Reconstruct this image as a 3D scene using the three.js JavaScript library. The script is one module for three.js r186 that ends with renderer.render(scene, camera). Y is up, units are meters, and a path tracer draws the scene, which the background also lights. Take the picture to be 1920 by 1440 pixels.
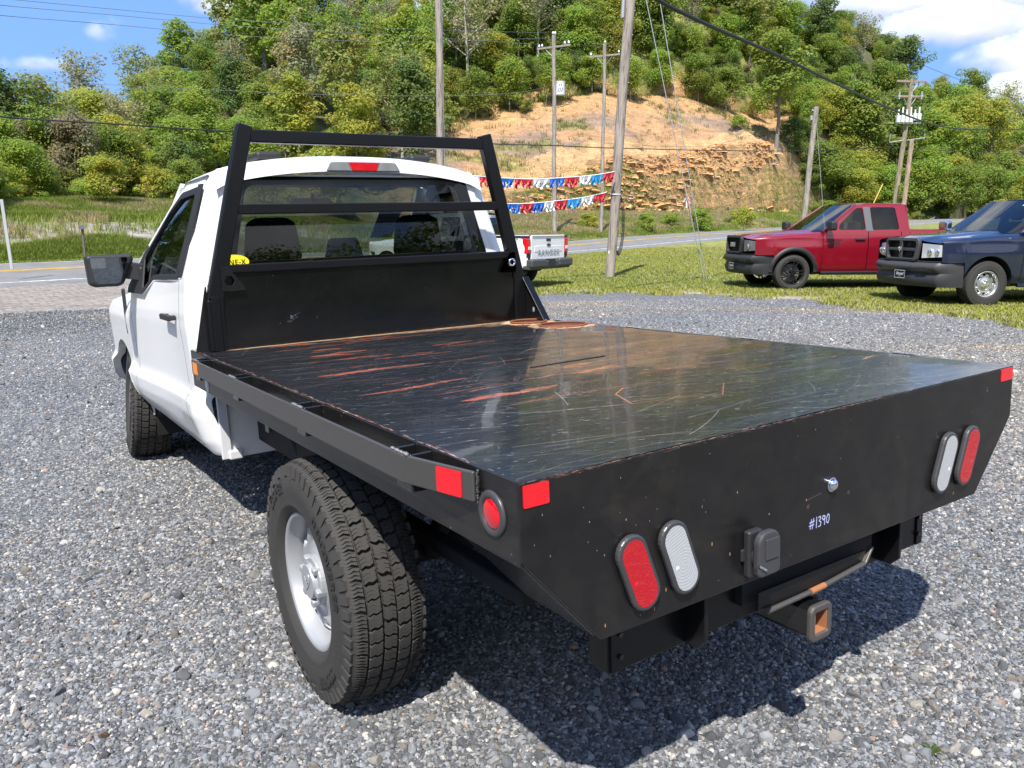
import * as THREE from 'three';
import { RoundedBoxGeometry } from 'three/addons/geometries/RoundedBoxGeometry.js';
import { mergeGeometries, mergeVertices, toCreasedNormals } from 'three/addons/utils/BufferGeometryUtils.js';
import { FontLoader } from 'three/addons/loaders/FontLoader.js';
import { TextGeometry } from 'three/addons/geometries/TextGeometry.js';

const V = (x, y, z) => new THREE.Vector3(x, y, z);
const PI = Math.PI, lerp = (a, b, t) => a + (b - a) * t, clamp = (x, a = 0, b = 1) => Math.min(b, Math.max(a, x));
const smooth = (a, b, x) => { const t = clamp((x - a) / (b - a)); return t * t * (3 - 2 * t); };
const tab = (pts, x) => { // piecewise linear table
  if (x <= pts[0][0]) return pts[0][1];
  for (let i = 1; i < pts.length; i++) if (x <= pts[i][0]) return lerp(pts[i - 1][1], pts[i][1], (x - pts[i - 1][0]) / (pts[i][0] - pts[i - 1][0]));
  return pts[pts.length - 1][1];
};
function rngOf(seed) { let a = seed >>> 0; return () => { a = (a + 0x6d2b79f5) | 0; let t = Math.imul(a ^ (a >>> 15), 1 | a); t = (t + Math.imul(t ^ (t >>> 7), 61 | t)) ^ t; return ((t ^ (t >>> 14)) >>> 0) / 4294967296; }; }
const hash3 = (x, y, z) => { let h = Math.imul(x, 374761393) ^ Math.imul(y, 668265263) ^ Math.imul(z, 1274126177); h = Math.imul(h ^ (h >>> 13), 1274126177); return ((h ^ (h >>> 16)) >>> 0) / 4294967296; };
function noise(x, y, z = 0) {
  const i = Math.floor(x), j = Math.floor(y), k = Math.floor(z); let u = x - i, v = y - j, w = z - k;
  u = u * u * (3 - 2 * u); v = v * v * (3 - 2 * v); w = w * w * (3 - 2 * w);
  const L = (a, b, t) => a + (b - a) * t;
  return L(L(L(hash3(i, j, k), hash3(i + 1, j, k), u), L(hash3(i, j + 1, k), hash3(i + 1, j + 1, k), u), v), L(L(hash3(i, j, k + 1), hash3(i + 1, j, k + 1), u), L(hash3(i, j + 1, k + 1), hash3(i + 1, j + 1, k + 1), u), v), w);
}
const fbm = (x, y, z = 0, o = 4) => { let s = 0, a = 0.5, n = 0; for (let i = 0; i < o; i++) { s += a * noise(x, y, z); n += a; a *= 0.5; x = x * 2.03 + 17.1; y = y * 2.03 + 5.3; z = z * 2.03 + 9.7; } return s / n; };

// ---------- camera, sky, sun, exposure ----------
const scene = new THREE.Scene();
const PITCH = 0.19604, FOV = 51.357;
const camera = new THREE.PerspectiveCamera(FOV, 4 / 3, 0.05, 3000);
// frame of the parked flatbed (x its right, y up, z its rear, origin on the ground under the rear axle) in the world
const tc = V(-1.7348, 1.5127, 2.4112), tR = V(0.8364, -0.0294, 0.5474), tF = V(0.5372, -0.1948, -0.8207);
tR.addScaledVector(tF, -tR.dot(tF) / tF.lengthSq()).normalize(); tF.normalize();
const tU = V().crossVectors(tR, tF);
const cp = Math.cos(PITCH), sp = Math.sin(PITCH);
const wF = V(0, -sp, -cp), wR = V(1, 0, 0), wU = V(0, cp, -sp);
const MT = new THREE.Matrix4().makeBasis(tR, tU, tF.clone().negate()).transpose(), MW = new THREE.Matrix4().makeBasis(wR, wU, wF.clone().negate());
const Q = MW.clone().multiply(MT);
const CAMY = 1.5127;
const truckPos = V(0, CAMY, 0).sub(tc.clone().applyMatrix4(Q));
camera.position.set(0, CAMY, 0); camera.rotation.set(-PITCH, 0, 0);
const sunDir = V(-0.40, 1, 0.367).applyMatrix4(Q).normalize();
const sun = new THREE.DirectionalLight(new THREE.Color(1, 0.955, 0.88), 5.0);
sun.position.copy(sunDir).multiplyScalar(150); sun.target.position.set(0, 0, -20);
sun.castShadow = true; sun.shadow.mapSize.set(4096, 4096); sun.shadow.radius = 1;
Object.assign(sun.shadow.camera, { left: -70, right: 70, top: 70, bottom: -70, near: 1, far: 400 });
scene.add(sun, sun.target);
const EXPOSURE = 1.52;

{ // sky: clear blue with fair-weather cumulus
  const W = 4096, H = 2048, d = new Float32Array(W * H * 4);
  // [azimuth deg right of the view, elevation deg, half width, half height] of cloud groups
  const az = (u) => Math.atan((u - 960) / 1497) * 180 / PI;
  const el = (u, v) => Math.atan((422 - v) / Math.hypot(1497, u - 960)) * 180 / PI;
  const B = [[1765, 75, 4.2, 1.6], [1885, 125, 3.6, 1.3], [1640, 30, 4.5, 1.2], [1900, 185, 3.4, 1.1], [1870, 20, 3.2, 1.5], [480, 20, 2.6, 1.6], [105, 140, 1.7, 0.5, 0.62], [235, 92, 1.1, 0.7, 0.6], [1720, -60, 5, 1.6], [1330, 20, 7, 2.0], [880, 60, 3, 1.6], [640, 8, 1.2, .5, .6]].map(([u, v, w, h, k = 1]) => [az(u), el(u, v), w, h, k]);
  const r = rngOf(77);
  for (let i = 0; i < 46; i++) { const a = 45 + r() * 270; B.push([a > 180 ? a - 360 : a, 6 + r() * r() * 55, 5 + r() * 9, 2 + r() * 3]); }
  for (let i = 0; i < 10; i++) B.push([-40 + r() * 80, 24 + r() * 40, 5 + r() * 8, 2 + r() * 3]);
  const sa = Math.atan2(sunDir.x, -sunDir.z) * 180 / PI, se = Math.asin(sunDir.y) * 180 / PI;
  for (let j = 0; j < H; j++) {
    const e = (j + 0.5) / H * 180 - 90, er = e * PI / 180, ce = Math.cos(er), y = Math.sin(er);
    const near = e > -3 ? B.filter((b) => Math.abs(b[1] - e) < b[3] * 2.4 + 1) : [];
    for (let i = 0; i < W; i++) {
      const th = ((i + 0.5) / W - 0.5) * 2 * PI, dx = Math.cos(th) * ce, dz = Math.sin(th) * ce, o = (j * W + i) * 4;
      const t = Math.pow(clamp(y), 0.5);
      const g = dx * sunDir.x + y * sunDir.y + dz * sunDir.z, glow = Math.pow(clamp(g), 6) * 0.22;
      let cr = lerp(0.29, 0.055, t) + glow, cg = lerp(0.50, 0.18, t) + glow, cb = lerp(0.88, 0.56, t) + glow * 0.9;
      if (e < -3) { cr = 0.12; cg = 0.12; cb = 0.10; }
      else if (near.length) {
        const a = Math.atan2(dx, -dz) * 180 / PI; let m = 0, top = 0;
        for (const b of near) { let da = Math.abs(a - b[0]); if (da > 180) da = 360 - da; da *= ce; if (da > b[2] * 2.2) continue; const ev = e - b[1], q = Math.hypot(da / b[2], ev / (b[3] * (ev < 0 ? 0.75 : 1.25))); const k = clamp(1.6 - q, 0, 1.2) * (b[4] || 1); if (k > m) { m = k; top = ev / b[3]; } }
        if (m > 0) {
          const wx = (fbm(dx * 9, y * 14, dz * 9 + 4, 3) - 0.5) * 0.16, n = fbm(dx * 13 + wx * 8, y * 21 + wx * 5, dz * 13, 6) * 0.7 + 0.3 * fbm(dx * 48 + wx * 20, y * 66, dz * 48, 4);
          const dv = m * 0.5 + (n - 0.5) * 1.35, den = smooth(0.06, 0.42, dv), core = smooth(0.2, 0.75, dv);
          const sh = clamp(0.74 + 0.26 * top + (n - 0.5) * 0.5, 0.5, 1.12);
          const l = 1.05 * sh, wr = l * 0.98, wg = l * lerp(1.0, 1.0, core), wb = l * 1.06;
          const al = clamp(den * (0.55 + 0.45 * core) * 1.05, 0, 0.97);
          cr = lerp(cr, wr, al); cg = lerp(cg, wg, al); cb = lerp(cb, wb, al);
        }
      }
      d[o] = cr; d[o + 1] = cg; d[o + 2] = cb; d[o + 3] = 1;
    }
  }
  const t = new THREE.DataTexture(d, W, H, THREE.RGBAFormat, THREE.FloatType);
  t.mapping = THREE.EquirectangularReflectionMapping; t.magFilter = t.minFilter = THREE.LinearFilter; t.needsUpdate = true;
  scene.background = t; scene.environment = t;
}
const renderer = new THREE.WebGLRenderer({ antialias: true });
renderer.toneMapping = THREE.LinearToneMapping; renderer.toneMappingExposure = EXPOSURE;
renderer.shadowMap.enabled = true;

// ---------- helpers ----------
const used = new Map();
function numbered(n) { const k = used.get(n) || 0; used.set(n, k + 1); return k ? `${n}_${String(k).padStart(3, '0')}` : n; }
function tag(o, label, category, group, kind) { if (label) o.userData.label = label; if (category) o.userData.category = category; if (group) o.userData.group = group; if (kind) o.userData.kind = kind; return o; }
function thing(name, label, category, group, pos, turn = 0) {
  const o = new THREE.Group(); o.name = numbered(name); scene.add(o); if (pos) o.position.copy(pos); o.rotation.y = turn;
  return tag(o, label, category, group);
}
function obj(name, geo, mat, parent = scene, label) {
  if (Array.isArray(geo)) geo = join(geo);
  const m = new THREE.Mesh(geo, mat); m.name = parent === scene ? numbered(name) : name; m.castShadow = m.receiveShadow = true; parent.add(m);
  if (label) m.userData.label = label;
  return m;
}
function join(list) {
  const idx = list.every((g) => g.index), col = list.every((g) => g.attributes.color);
  const l = list.map((g) => { const q = idx ? g : (g.index ? g.toNonIndexed() : g); if (!q.attributes.uv) q.setAttribute('uv', new THREE.BufferAttribute(new Float32Array(q.attributes.position.count * 2), 2)); for (const k of Object.keys(q.attributes)) if (!['position', 'normal', 'uv'].includes(k) && !(k === 'color' && col)) q.deleteAttribute(k); return q; });
  return l.length === 1 ? l[0] : mergeGeometries(l, false);
}
const mv = (g, x, y, z) => g.translate(x, y, z);
function box(w, h, d, x = 0, y = 0, z = 0, r = 0.003) { const m = Math.min(w, h, d); const g = r > 0 && m > 0.004 ? new RoundedBoxGeometry(w, h, d, 1, Math.min(r, m * 0.45)) : new THREE.BoxGeometry(w, h, d); return g.translate(x, y, z); }
function bar(a, b, r1, r2 = r1, n = 10) { // tapered round bar between two points
  const dir = V().subVectors(b, a), L = dir.length(), g = new THREE.CylinderGeometry(r2, r1, L, n, 1);
  g.applyQuaternion(new THREE.Quaternion().setFromUnitVectors(V(0, 1, 0), dir.normalize())); return g.translate((a.x + b.x) / 2, (a.y + b.y) / 2, (a.z + b.z) / 2);
}
function beam(a, b, w, h, up = V(0, 1, 0), r = 0.004) { // rectangular tube: w across, h along 'up'
  const dir = V().subVectors(b, a), L = dir.length(); dir.normalize(); const x = V().crossVectors(up, dir).normalize(), y = V().crossVectors(dir, x);
  const g = new RoundedBoxGeometry(w, h, L, 1, Math.min(r, w * 0.45, h * 0.45)); g.applyMatrix4(new THREE.Matrix4().makeBasis(x, y, dir)); return g.translate((a.x + b.x) / 2, (a.y + b.y) / 2, (a.z + b.z) / 2);
}
function patch(nu, nv, f, uvf) { // grid surface from f(u, v) -> [x, y, z]
  const p = [], uv = [], ix = [];
  for (let j = 0; j <= nv; j++) for (let i = 0; i <= nu; i++) { const q = f(i / nu, j / nv); p.push(...q); uv.push(...(uvf ? uvf(i / nu, j / nv, q) : [i / nu, j / nv])); }
  for (let j = 0; j < nv; j++) for (let i = 0; i < nu; i++) { const a = j * (nu + 1) + i, b = a + 1, c = a + nu + 1, e = c + 1; ix.push(a, b, c, b, e, c); }
  const g = new THREE.BufferGeometry(); g.setAttribute('position', new THREE.Float32BufferAttribute(p, 3)); g.setAttribute('uv', new THREE.Float32BufferAttribute(uv, 2)); g.setIndex(ix); g.computeVertexNormals(); return g;
}
const flip = (g) => { if (g.index) { const a = g.index.array; for (let i = 0; i < a.length; i += 3) { const t = a[i]; a[i] = a[i + 1]; a[i + 1] = t; } } g.computeVertexNormals(); return g; };
function poly(pts, depth, bevel = 0, seg = 2, holes = []) { // extruded outline in x,y; front face at z = depth
  const s = new THREE.Shape(pts.map((p) => new THREE.Vector2(p[0], p[1]))); for (const h of holes) s.holes.push(new THREE.Path(h.map((p) => new THREE.Vector2(p[0], p[1]))));
  const g = new THREE.ExtrudeGeometry(s, { depth: depth - 2 * bevel, bevelEnabled: bevel > 0, bevelSize: bevel, bevelThickness: bevel, bevelOffset: -bevel, bevelSegments: seg, curveSegments: 12 });
  return g.translate(0, 0, bevel);
}
const stadium = (L, w, n = 10) => { const r = w / 2, h = L / 2 - r, o = []; for (let i = 0; i <= n; i++) { const a = PI * i / n; o.push([r * Math.cos(a), h + r * Math.sin(a)]); } for (let i = 0; i <= n; i++) { const a = PI + PI * i / n; o.push([r * Math.cos(a), -h + r * Math.sin(a)]); } return o; };
const ring = (r, n = 24, cx = 0, cy = 0) => Array.from({ length: n }, (_, i) => [cx + r * Math.cos(i / n * 2 * PI), cy + r * Math.sin(i / n * 2 * PI)]);
const roundRect = (w, h, r, n = 4) => { const o = []; for (const [sx, sy, a0] of [[1, 1, 0], [-1, 1, 1], [-1, -1, 2], [1, -1, 3]]) for (let i = 0; i <= n; i++) { const a = (a0 + i / n) * PI / 2; o.push([sx * (w / 2 - r) + r * Math.cos(a), sy * (h / 2 - r) + r * Math.sin(a)]); } return o; };
function roundPoly(pts, r, n = 4) { // outline with rounded corners
  const o = [], N = pts.length;
  for (let i = 0; i < N; i++) { const p = pts[i], a = pts[(i + N - 1) % N], b = pts[(i + 1) % N], la = Math.hypot(a[0] - p[0], a[1] - p[1]), lb = Math.hypot(b[0] - p[0], b[1] - p[1]), q = Math.min(r, la * 0.45, lb * 0.45); const s = [p[0] + (a[0] - p[0]) * q / la, p[1] + (a[1] - p[1]) * q / la], e = [p[0] + (b[0] - p[0]) * q / lb, p[1] + (b[1] - p[1]) * q / lb]; for (let k = 0; k <= n; k++) { const t = k / n, u = 1 - t; o.push([u * u * s[0] + 2 * u * t * p[0] + t * t * e[0], u * u * s[1] + 2 * u * t * p[1] + t * t * e[1]]); } }
  return o;
}
function mapPos(g, f) { const p = g.attributes.position; for (let i = 0; i < p.count; i++) { const q = f(p.getX(i), p.getY(i), p.getZ(i)); p.setXYZ(i, q[0], q[1], q[2]); } g.computeVertexNormals(); return g; }
const lin = (r, g, b) => new THREE.Color().setRGB(r, g, b);
const std = (c, roughness = 0.6, o = {}) => new THREE.MeshStandardMaterial({ color: Array.isArray(c) ? lin(...c) : c, roughness, side: THREE.DoubleSide, ...o });
const phy = (c, roughness = 0.4, o = {}) => new THREE.MeshPhysicalMaterial({ color: Array.isArray(c) ? lin(...c) : c, roughness, side: THREE.DoubleSide, ...o });
function canvasTex(w, h, draw, srgb = true, rep) { const c = document.createElement('canvas'); c.width = w; c.height = h; const x = c.getContext('2d'); draw(x, w, h); const t = new THREE.CanvasTexture(c); if (srgb) t.colorSpace = THREE.SRGBColorSpace; t.wrapS = t.wrapT = THREE.RepeatWrapping; if (rep) t.repeat.set(...rep); t.anisotropy = 8; return t; }
function dataTex(n, f, srgb, rep) { const d = new Uint8Array(n * n * 4); for (let j = 0; j < n; j++) for (let i = 0; i < n; i++) { const q = f(i / n, j / n, i, j), o = (j * n + i) * 4; d[o] = clamp(q[0]) * 255; d[o + 1] = clamp(q[1]) * 255; d[o + 2] = clamp(q[2]) * 255; d[o + 3] = 255; } const t = new THREE.DataTexture(d, n, n); if (srgb) t.colorSpace = THREE.SRGBColorSpace; t.wrapS = t.wrapT = THREE.RepeatWrapping; t.magFilter = THREE.LinearFilter; t.minFilter = THREE.LinearMipmapLinearFilter; t.generateMipmaps = true; if (rep) t.repeat.set(...rep); t.needsUpdate = true; return t; }
const tnoise = (u, v, f, o = 4, s = 0) => { let r = 0, a = 0.5, n = 0; for (let k = 0; k < o; k++) { // tiling noise
  const F = f << k, x = u * F, y = v * F, i = Math.floor(x), j = Math.floor(y); let p = x - i, q = y - j; p = p * p * (3 - 2 * p); q = q * q * (3 - 2 * q); const h = (a1, b1) => hash3(((a1 % F) + F) % F, ((b1 % F) + F) % F, 31 + k + s * 7);
  r += a * lerp(lerp(h(i, j), h(i + 1, j), p), lerp(h(i, j + 1), h(i + 1, j + 1), p), q); n += a; a *= 0.5; } return r / n; };
const dummy = new THREE.Object3D();
const font = await new FontLoader().loadAsync('fonts/droid/droid_sans_bold.typeface.json');
const serif = await new FontLoader().loadAsync('fonts/droid/droid_serif_bold.typeface.json');
function text(s, size, depth, f = font, cs = 3) { const g = new TextGeometry(s, { font: f, size, depth, height: depth, curveSegments: cs, bevelEnabled: false }); g.computeBoundingBox(); const b = g.boundingBox; return g.translate(-(b.min.x + b.max.x) / 2, -(b.min.y + b.max.y) / 2, 0); }
// ---------- terrain ----------
const nUp = V(0, 1, 0).applyMatrix4(Q); // the truck stands on ground tilted a little
const planeY = (x, z) => truckPos.y - (nUp.x * (x - truckPos.x) + nUp.z * (z - truckPos.z)) / nUp.y;
const lotH = (x, d) => { const p = planeY(x, -d), r = Math.hypot(x - 0.2, d - 4); const far = 0.1 * Math.tanh(x * 0.0294 / 0.1); return lerp(p, far, smooth(4.5, 10, r)); };
const R0 = [2.6, 39.5], RT = [0.6884, 0.7254], RN = [-0.7254, 0.6884], RW = 8.5;
const roadS = (x, d) => (x - R0[0]) * RT[0] + (d - R0[1]) * RT[1], roadW = (x, d) => (x - R0[0]) * RN[0] + (d - R0[1]) * RN[1];
const roadH = (s) => { const t = [[-90, -0.9], [-24, -0.14], [-8, 0.02], [0, 0.12], [17.4, 0.72], [40, 1.3], [68, 1.95], [200, 4.5]]; return (tab(t, s - 3) + tab(t, s) + tab(t, s + 3)) / 3; };
const hillBase = (q) => { const w = RW + tab([[-0.65, 15], [-0.45, 18], [-0.2, 15], [0, 13], [0.3, 9], [0.6, 8]], q); return clamp((w + 25.29) / Math.max(0.2, 0.6884 - 0.7254 * q), 30, 108); };
const crestE = (q) => { const s = (k) => tab([[-1.2, 350], [-0.641, 325], [-0.47, 275], [-0.35, 175], [-0.27, 110], [-0.14, 80], [-0.02, 10], [0.1, -70], [0.25, -40], [0.37, 60], [0.46, 170], [0.53, 245], [0.63, 305], [1.2, 330]], q + k); return (422 - (s(-0.04) + s(0) + s(0.04)) / 3) / 1497; };
const cutMask = (q) => smooth(-0.2, -0.06, q) * (1 - smooth(0.30, 0.40, q));
const crestD = (q) => 132 + 45 * smooth(0.36, 0.6, q);
function terrain(x, d) {
  const w = roadW(x, d), s = roadS(x, d), rh = roadH(s) + 0.03 * smooth(2, -14, s) * clamp(w, 0, RW);
  if (d < 8 || w < -14) return lotH(x, d);
  let h = w < 0 ? lerp(lotH(x, d), rh, smooth(-14, -0.5, w)) : rh;
  if (w > RW) {
    const q = clamp(x / d, -1.15, 1.15), db = hillBase(q), e = crestE(q), CREST = crestD(q), hc = CAMY + e * CREST, g = w - RW;
    const hb = rh + 0.35 * smooth(1.5, 6, g) - 0.18 * smooth(0.3, 1.2, g) * (1 - smooth(1.2, 3, g)) + smooth(3, 14, g) * lerp(0.5, 1.3, cutMask(q)) + smooth(-0.15, -0.32, q) * (1.0 * smooth(1, 7, g) + 0.7 * smooth(7, 16, g));
    const t = clamp((d - db) / (CREST - db)), nat = lerp(hb, Math.max(hc, hb + 2), Math.pow(t, 0.92));
    const roll = t * (fbm(x * 0.045, d * 0.045, 3, 3) - 0.5) * 7;
    let hill = nat + roll;
    const m = cutMask(q);
    if (m > 0 && d > db) {
      // cut bank: ragged ledges of sandstone, then a bare slope, then the wooded hill
      const k = d - db, n = fbm(x * 0.3, d * 0.06, 1, 4), n2 = fbm(x * 0.12, 7, 2, 3);
      const rockTop = tab([[-0.2, 0.6], [-0.03, 2.6], [0.06, 3.6], [0.14, 5.2], [0.24, 6.6], [0.33, 7.8], [0.37, 4]], q) + (n2 - 0.5) * 2.2;
      const k1 = clamp((k - n * 1.6) / 3.6); let rock = rockTop * Math.pow(k1, 0.8);
      const st = 0.55 + 0.5 * fbm(x * 0.05, 3, 8, 2), wv = n * 1.6 + fbm(x * 0.9, d * 0.4, 6, 3) * 0.7, f = rock / st + wv, fi = Math.floor(f), fr = f - fi; if (k1 < 1) rock = (fi + smooth(0.1, 0.4, fr) * lerp(0.95, 0.5, hash3(fi, 3, 1)) + fr * (1 - lerp(0.95, 0.5, hash3(fi, 3, 1))) - wv) * st + (fbm(x * 1.7, d * 1.7, rock, 3) - 0.5) * 0.5;
      const slopeTop = tab([[-0.2, 6], [-0.1, 9.2], [-0.02, 11], [0.03, 12.4], [0.1, 13.8], [0.2, 14.2], [0.3, 12.6], [0.37, 9.5]], q);
      const k2 = clamp((k - 4.2) / 22), gul = (fbm(x * 0.5 + d * 0.2, d * 0.09, 5, 4) - 0.5) * 2.4 * smooth(0, 0.2, k2) * (1 - k2 * 0.5);
      const scarp = smooth(0.8, 0.9, k2) * 1.6 * tab([[-0.02, 0], [0.05, 1], [0.2, 1], [0.3, 0.2]], q);
      const cut = hb + Math.max(0, rock) + (slopeTop - rockTop - scarp) * Math.pow(k2, 0.85) + scarp + gul * 0.7;
      const t2 = clamp((k - 26.2) / Math.max(20, CREST - db - 26.2)), after = hb + slopeTop + Math.max(3, hc - hb - slopeTop) * Math.pow(t2, 0.92) + roll;
      hill = lerp(hill, k < 26.2 ? cut : after, m);
    }
    h = d > db ? hill : hb;
    if (d > CREST) h = lerp(h, h - (d - CREST) * 0.25, smooth(0, 30, d - CREST));
  }
  return h;
}
const gx = (x, z) => terrain(x, -z);
// edge of the gravel lot, metres from the camera along a bearing
const gravelEdge = (th) => { const q = Math.abs(th) < 1.2 ? Math.tan(th) : 9; if (Math.abs(th) > 1.1) return 30; const d = tab([[-1.5, 13.5], [-0.64, 15], [-0.5, 15.8], [-0.2, 17.4], [0.03, 18], [0.18, 17.4], [0.294, 16.1], [0.38, 15.2], [0.46, 13.8], [0.55, 12.8], [0.63, 11.6], [1.0, 8.5], [1.7, 5.5]], q); return d / Math.cos(th) + (fbm(th * 26, 3, 0, 4) - 0.5) * 1.3; };
function sheet(name, th0, th1, nt, nr, r0, r1, lift, mat, tint, kind = 'structure', uvs = 1, pw = 1.6, uvf = null) {
  const col = [];
  const g = patch(nt, nr, (u, v) => { const th = lerp(th0, th1, u), a = r0(th), b = r1(th), r = a + (b - a) * Math.pow(v, pw), x = Math.sin(th) * r, d = Math.cos(th) * r; const y = (d > 0 ? terrain(x, d) : lotH(x, d)) + lift; if (tint) col.push(...tint(x, d, r, th)); return [x, y, -d]; }, uvf || ((u, v, q) => [q[0] * uvs, q[2] * uvs]));
  if (tint) g.setAttribute('color', new THREE.Float32BufferAttribute(col, 3));
  flip(g); const m = obj(name, g, mat); m.userData.kind = kind; return m;
}
// crushed stone seen as a surface: cells of about 24 mm
function stoneTex(n, cells, seed) {
  const pts = []; for (let j = 0; j < cells; j++) for (let i = 0; i < cells; i++) pts.push([i + 0.15 + 0.7 * hash3(i, j, seed), j + 0.15 + 0.7 * hash3(i, j, seed + 1), hash3(i, j, seed + 2), hash3(i, j, seed + 3)]);
  const at = (u, v) => { const x = u * cells, y = v * cells, a = Math.floor(x), b = Math.floor(y); let m1 = 9, m2 = 9, id = 0; for (let j = -1; j <= 1; j++) for (let i = -1; i <= 1; i++) { const k = ((b + j + cells) % cells) * cells + (a + i + cells) % cells, p = pts[k], dx = p[0] - (k % cells) + (a + i) - x, dy = p[1] - Math.floor(k / cells) + (b + j) - y, q = dx * dx + dy * dy; if (q < m1) { m2 = m1; m1 = q; id = k; } else if (q < m2) m2 = q; } return [Math.sqrt(m1), Math.sqrt(m2), id]; };
  const N = n, col = new Uint8Array(N * N * 4), bmp = new Uint8Array(N * N * 4);
  for (let j = 0; j < N; j++) for (let i = 0; i < N; i++) {
    const [a, b, id] = at((i + 0.5) / N, (j + 0.5) / N), p = pts[id], e = clamp((b - a) * 4.5), c = stoneColor(p[2], p[3]), o = (j * N + i) * 4, w = 0.86 + 0.28 * hash3(i >> 1, j >> 1, 5), k = lerp(0.22, 1, smooth(0, 0.45, e)) * w;
    for (let q = 0; q < 3; q++) col[o + q] = Math.pow(clamp(c[q] * k), 1 / 2.2) * 255; col[o + 3] = 255;
    const hgt = smooth(0, 0.8, e) * (0.4 + 0.6 * p[3]) * 0.85 + 0.15 * hash3(i >> 1, j >> 1, 9); bmp[o] = bmp[o + 1] = bmp[o + 2] = hgt * 255; bmp[o + 3] = 255;
  }
  const mk = (d, srgb) => { const t = new THREE.DataTexture(d, N, N); if (srgb) t.colorSpace = THREE.SRGBColorSpace; t.wrapS = t.wrapT = THREE.RepeatWrapping; t.magFilter = THREE.LinearFilter; t.minFilter = THREE.LinearMipmapLinearFilter; t.generateMipmaps = true; t.needsUpdate = true; return t; };
  return [mk(col, true), mk(bmp, false)];
}
function stoneColor(a, b) {
  const g = 0.088 + 0.24 * Math.pow(b, 1.6);
  if (a < 0.10) return [g * 1.7, g * 1.55, g * 1.36]; // pale buff limestone
  if (a < 0.12) return [g * 1.5, g * 1.02, g * 0.74]; // rusty
  if (a < 0.185) return [g * 1.65, g * 1.63, g * 1.6]; // white quartz
  if (a < 0.55) return [g * 0.97, g * 1.0, g * 1.04];
  return [g * 0.86, g * 0.9, g * 0.96];
}
const [gravelCol, gravelBump] = stoneTex(2048, 150, 11);
const matGravel = std([1, 1, 1], 0.93, { map: gravelCol, bumpMap: gravelBump, bumpScale: 0.012, vertexColors: true });
const gTint = (x, d) => { const big = fbm(x * 0.22 + 9, d * 0.5, 4, 3), right = smooth(1.5, 4, x - d * 0.05) * (1 - smooth(7, 13, d)); let k = 0.92 + 0.3 * (big - 0.5); const tr = smooth(0.60, 0.70, fbm(x * 0.12, d * 0.7 + x * 0.12, 8, 3)) * smooth(7, 10, d); return [k * (1 + 0.2 * right + 0.25 * tr), k * (1 + 0.12 * right + 0.12 * tr), k * (1 - 0.02 * right - 0.08 * tr)]; };
sheet('gravel_lot', -PI, PI, 420, 120, () => 0.02, gravelEdge, 0.004, matGravel, gTint, 'structure', 1 / 3.3, 1.7);
const soilNoise = dataTex(512, (u, v) => { const n = tnoise(u, v, 8, 6), k = 0.55 + 0.9 * (n - 0.5) + 0.25 * (tnoise(u, v, 90, 2, 3) - 0.5); return [k + 0.25, k + 0.25, k + 0.25]; }, false);
const matSoil = std([1, 1, 1], 0.97, { map: soilNoise, bumpMap: soilNoise, bumpScale: 0.05, vertexColors: true });
const grassTint = (x, d) => { const n = fbm(x * 0.5, d * 0.5, 2, 4), y = fbm(x * 0.09, d * 0.15, 6, 3); return [lerp(0.17, 0.27, n) + 0.1 * (y - 0.4), lerp(0.2, 0.28, n) + 0.06 * (y - 0.4), lerp(0.045, 0.075, n)]; };
const roadNearR = (th) => { const q = Math.tan(th), k = 0.6884 - 0.7254 * q; const d = k > 0.12 ? 25.29 / k : 211; return Math.min(d, 120) / Math.cos(th); };
// lawn where the trucks stand, and the dirt shoulder on the left
sheet('lawn', -0.26, 1.05, 200, 60, (th) => gravelEdge(th) - 0.5, (th) => roadNearR(th) - 0.3, 0.002, matSoil, (x, d, r, th) => { const g = grassTint(x, d), e = smooth(0, 1.6, r - gravelEdge(th) + (fbm(x * 1.3, d * 1.3, 1, 3) - 0.5) * 2.4), s = smooth(-2, -6, roadW(x, d)); const b = [0.42, 0.37, 0.31]; return [0, 1, 2].map((i) => lerp(b[i], g[i], e)); }, 'structure', 0.35, 1);
sheet('dirt_shoulder', -0.95, -0.26, 300, 60, (th) => gravelEdge(th) - 0.5, (th) => roadNearR(th) + 0.1, 0.003, matSoil, (x, d) => { const n = fbm(x * 0.8, d * 1.4, 4, 4); const p = 0.8 + 0.4 * hash3(Math.round(x * 40), Math.round(d * 40), 3); return [(0.28 + 0.15 * n) * p, (0.25 + 0.125 * n) * p, (0.22 + 0.1 * n) * p]; }, 'structure', 1.7, 1);
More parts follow.
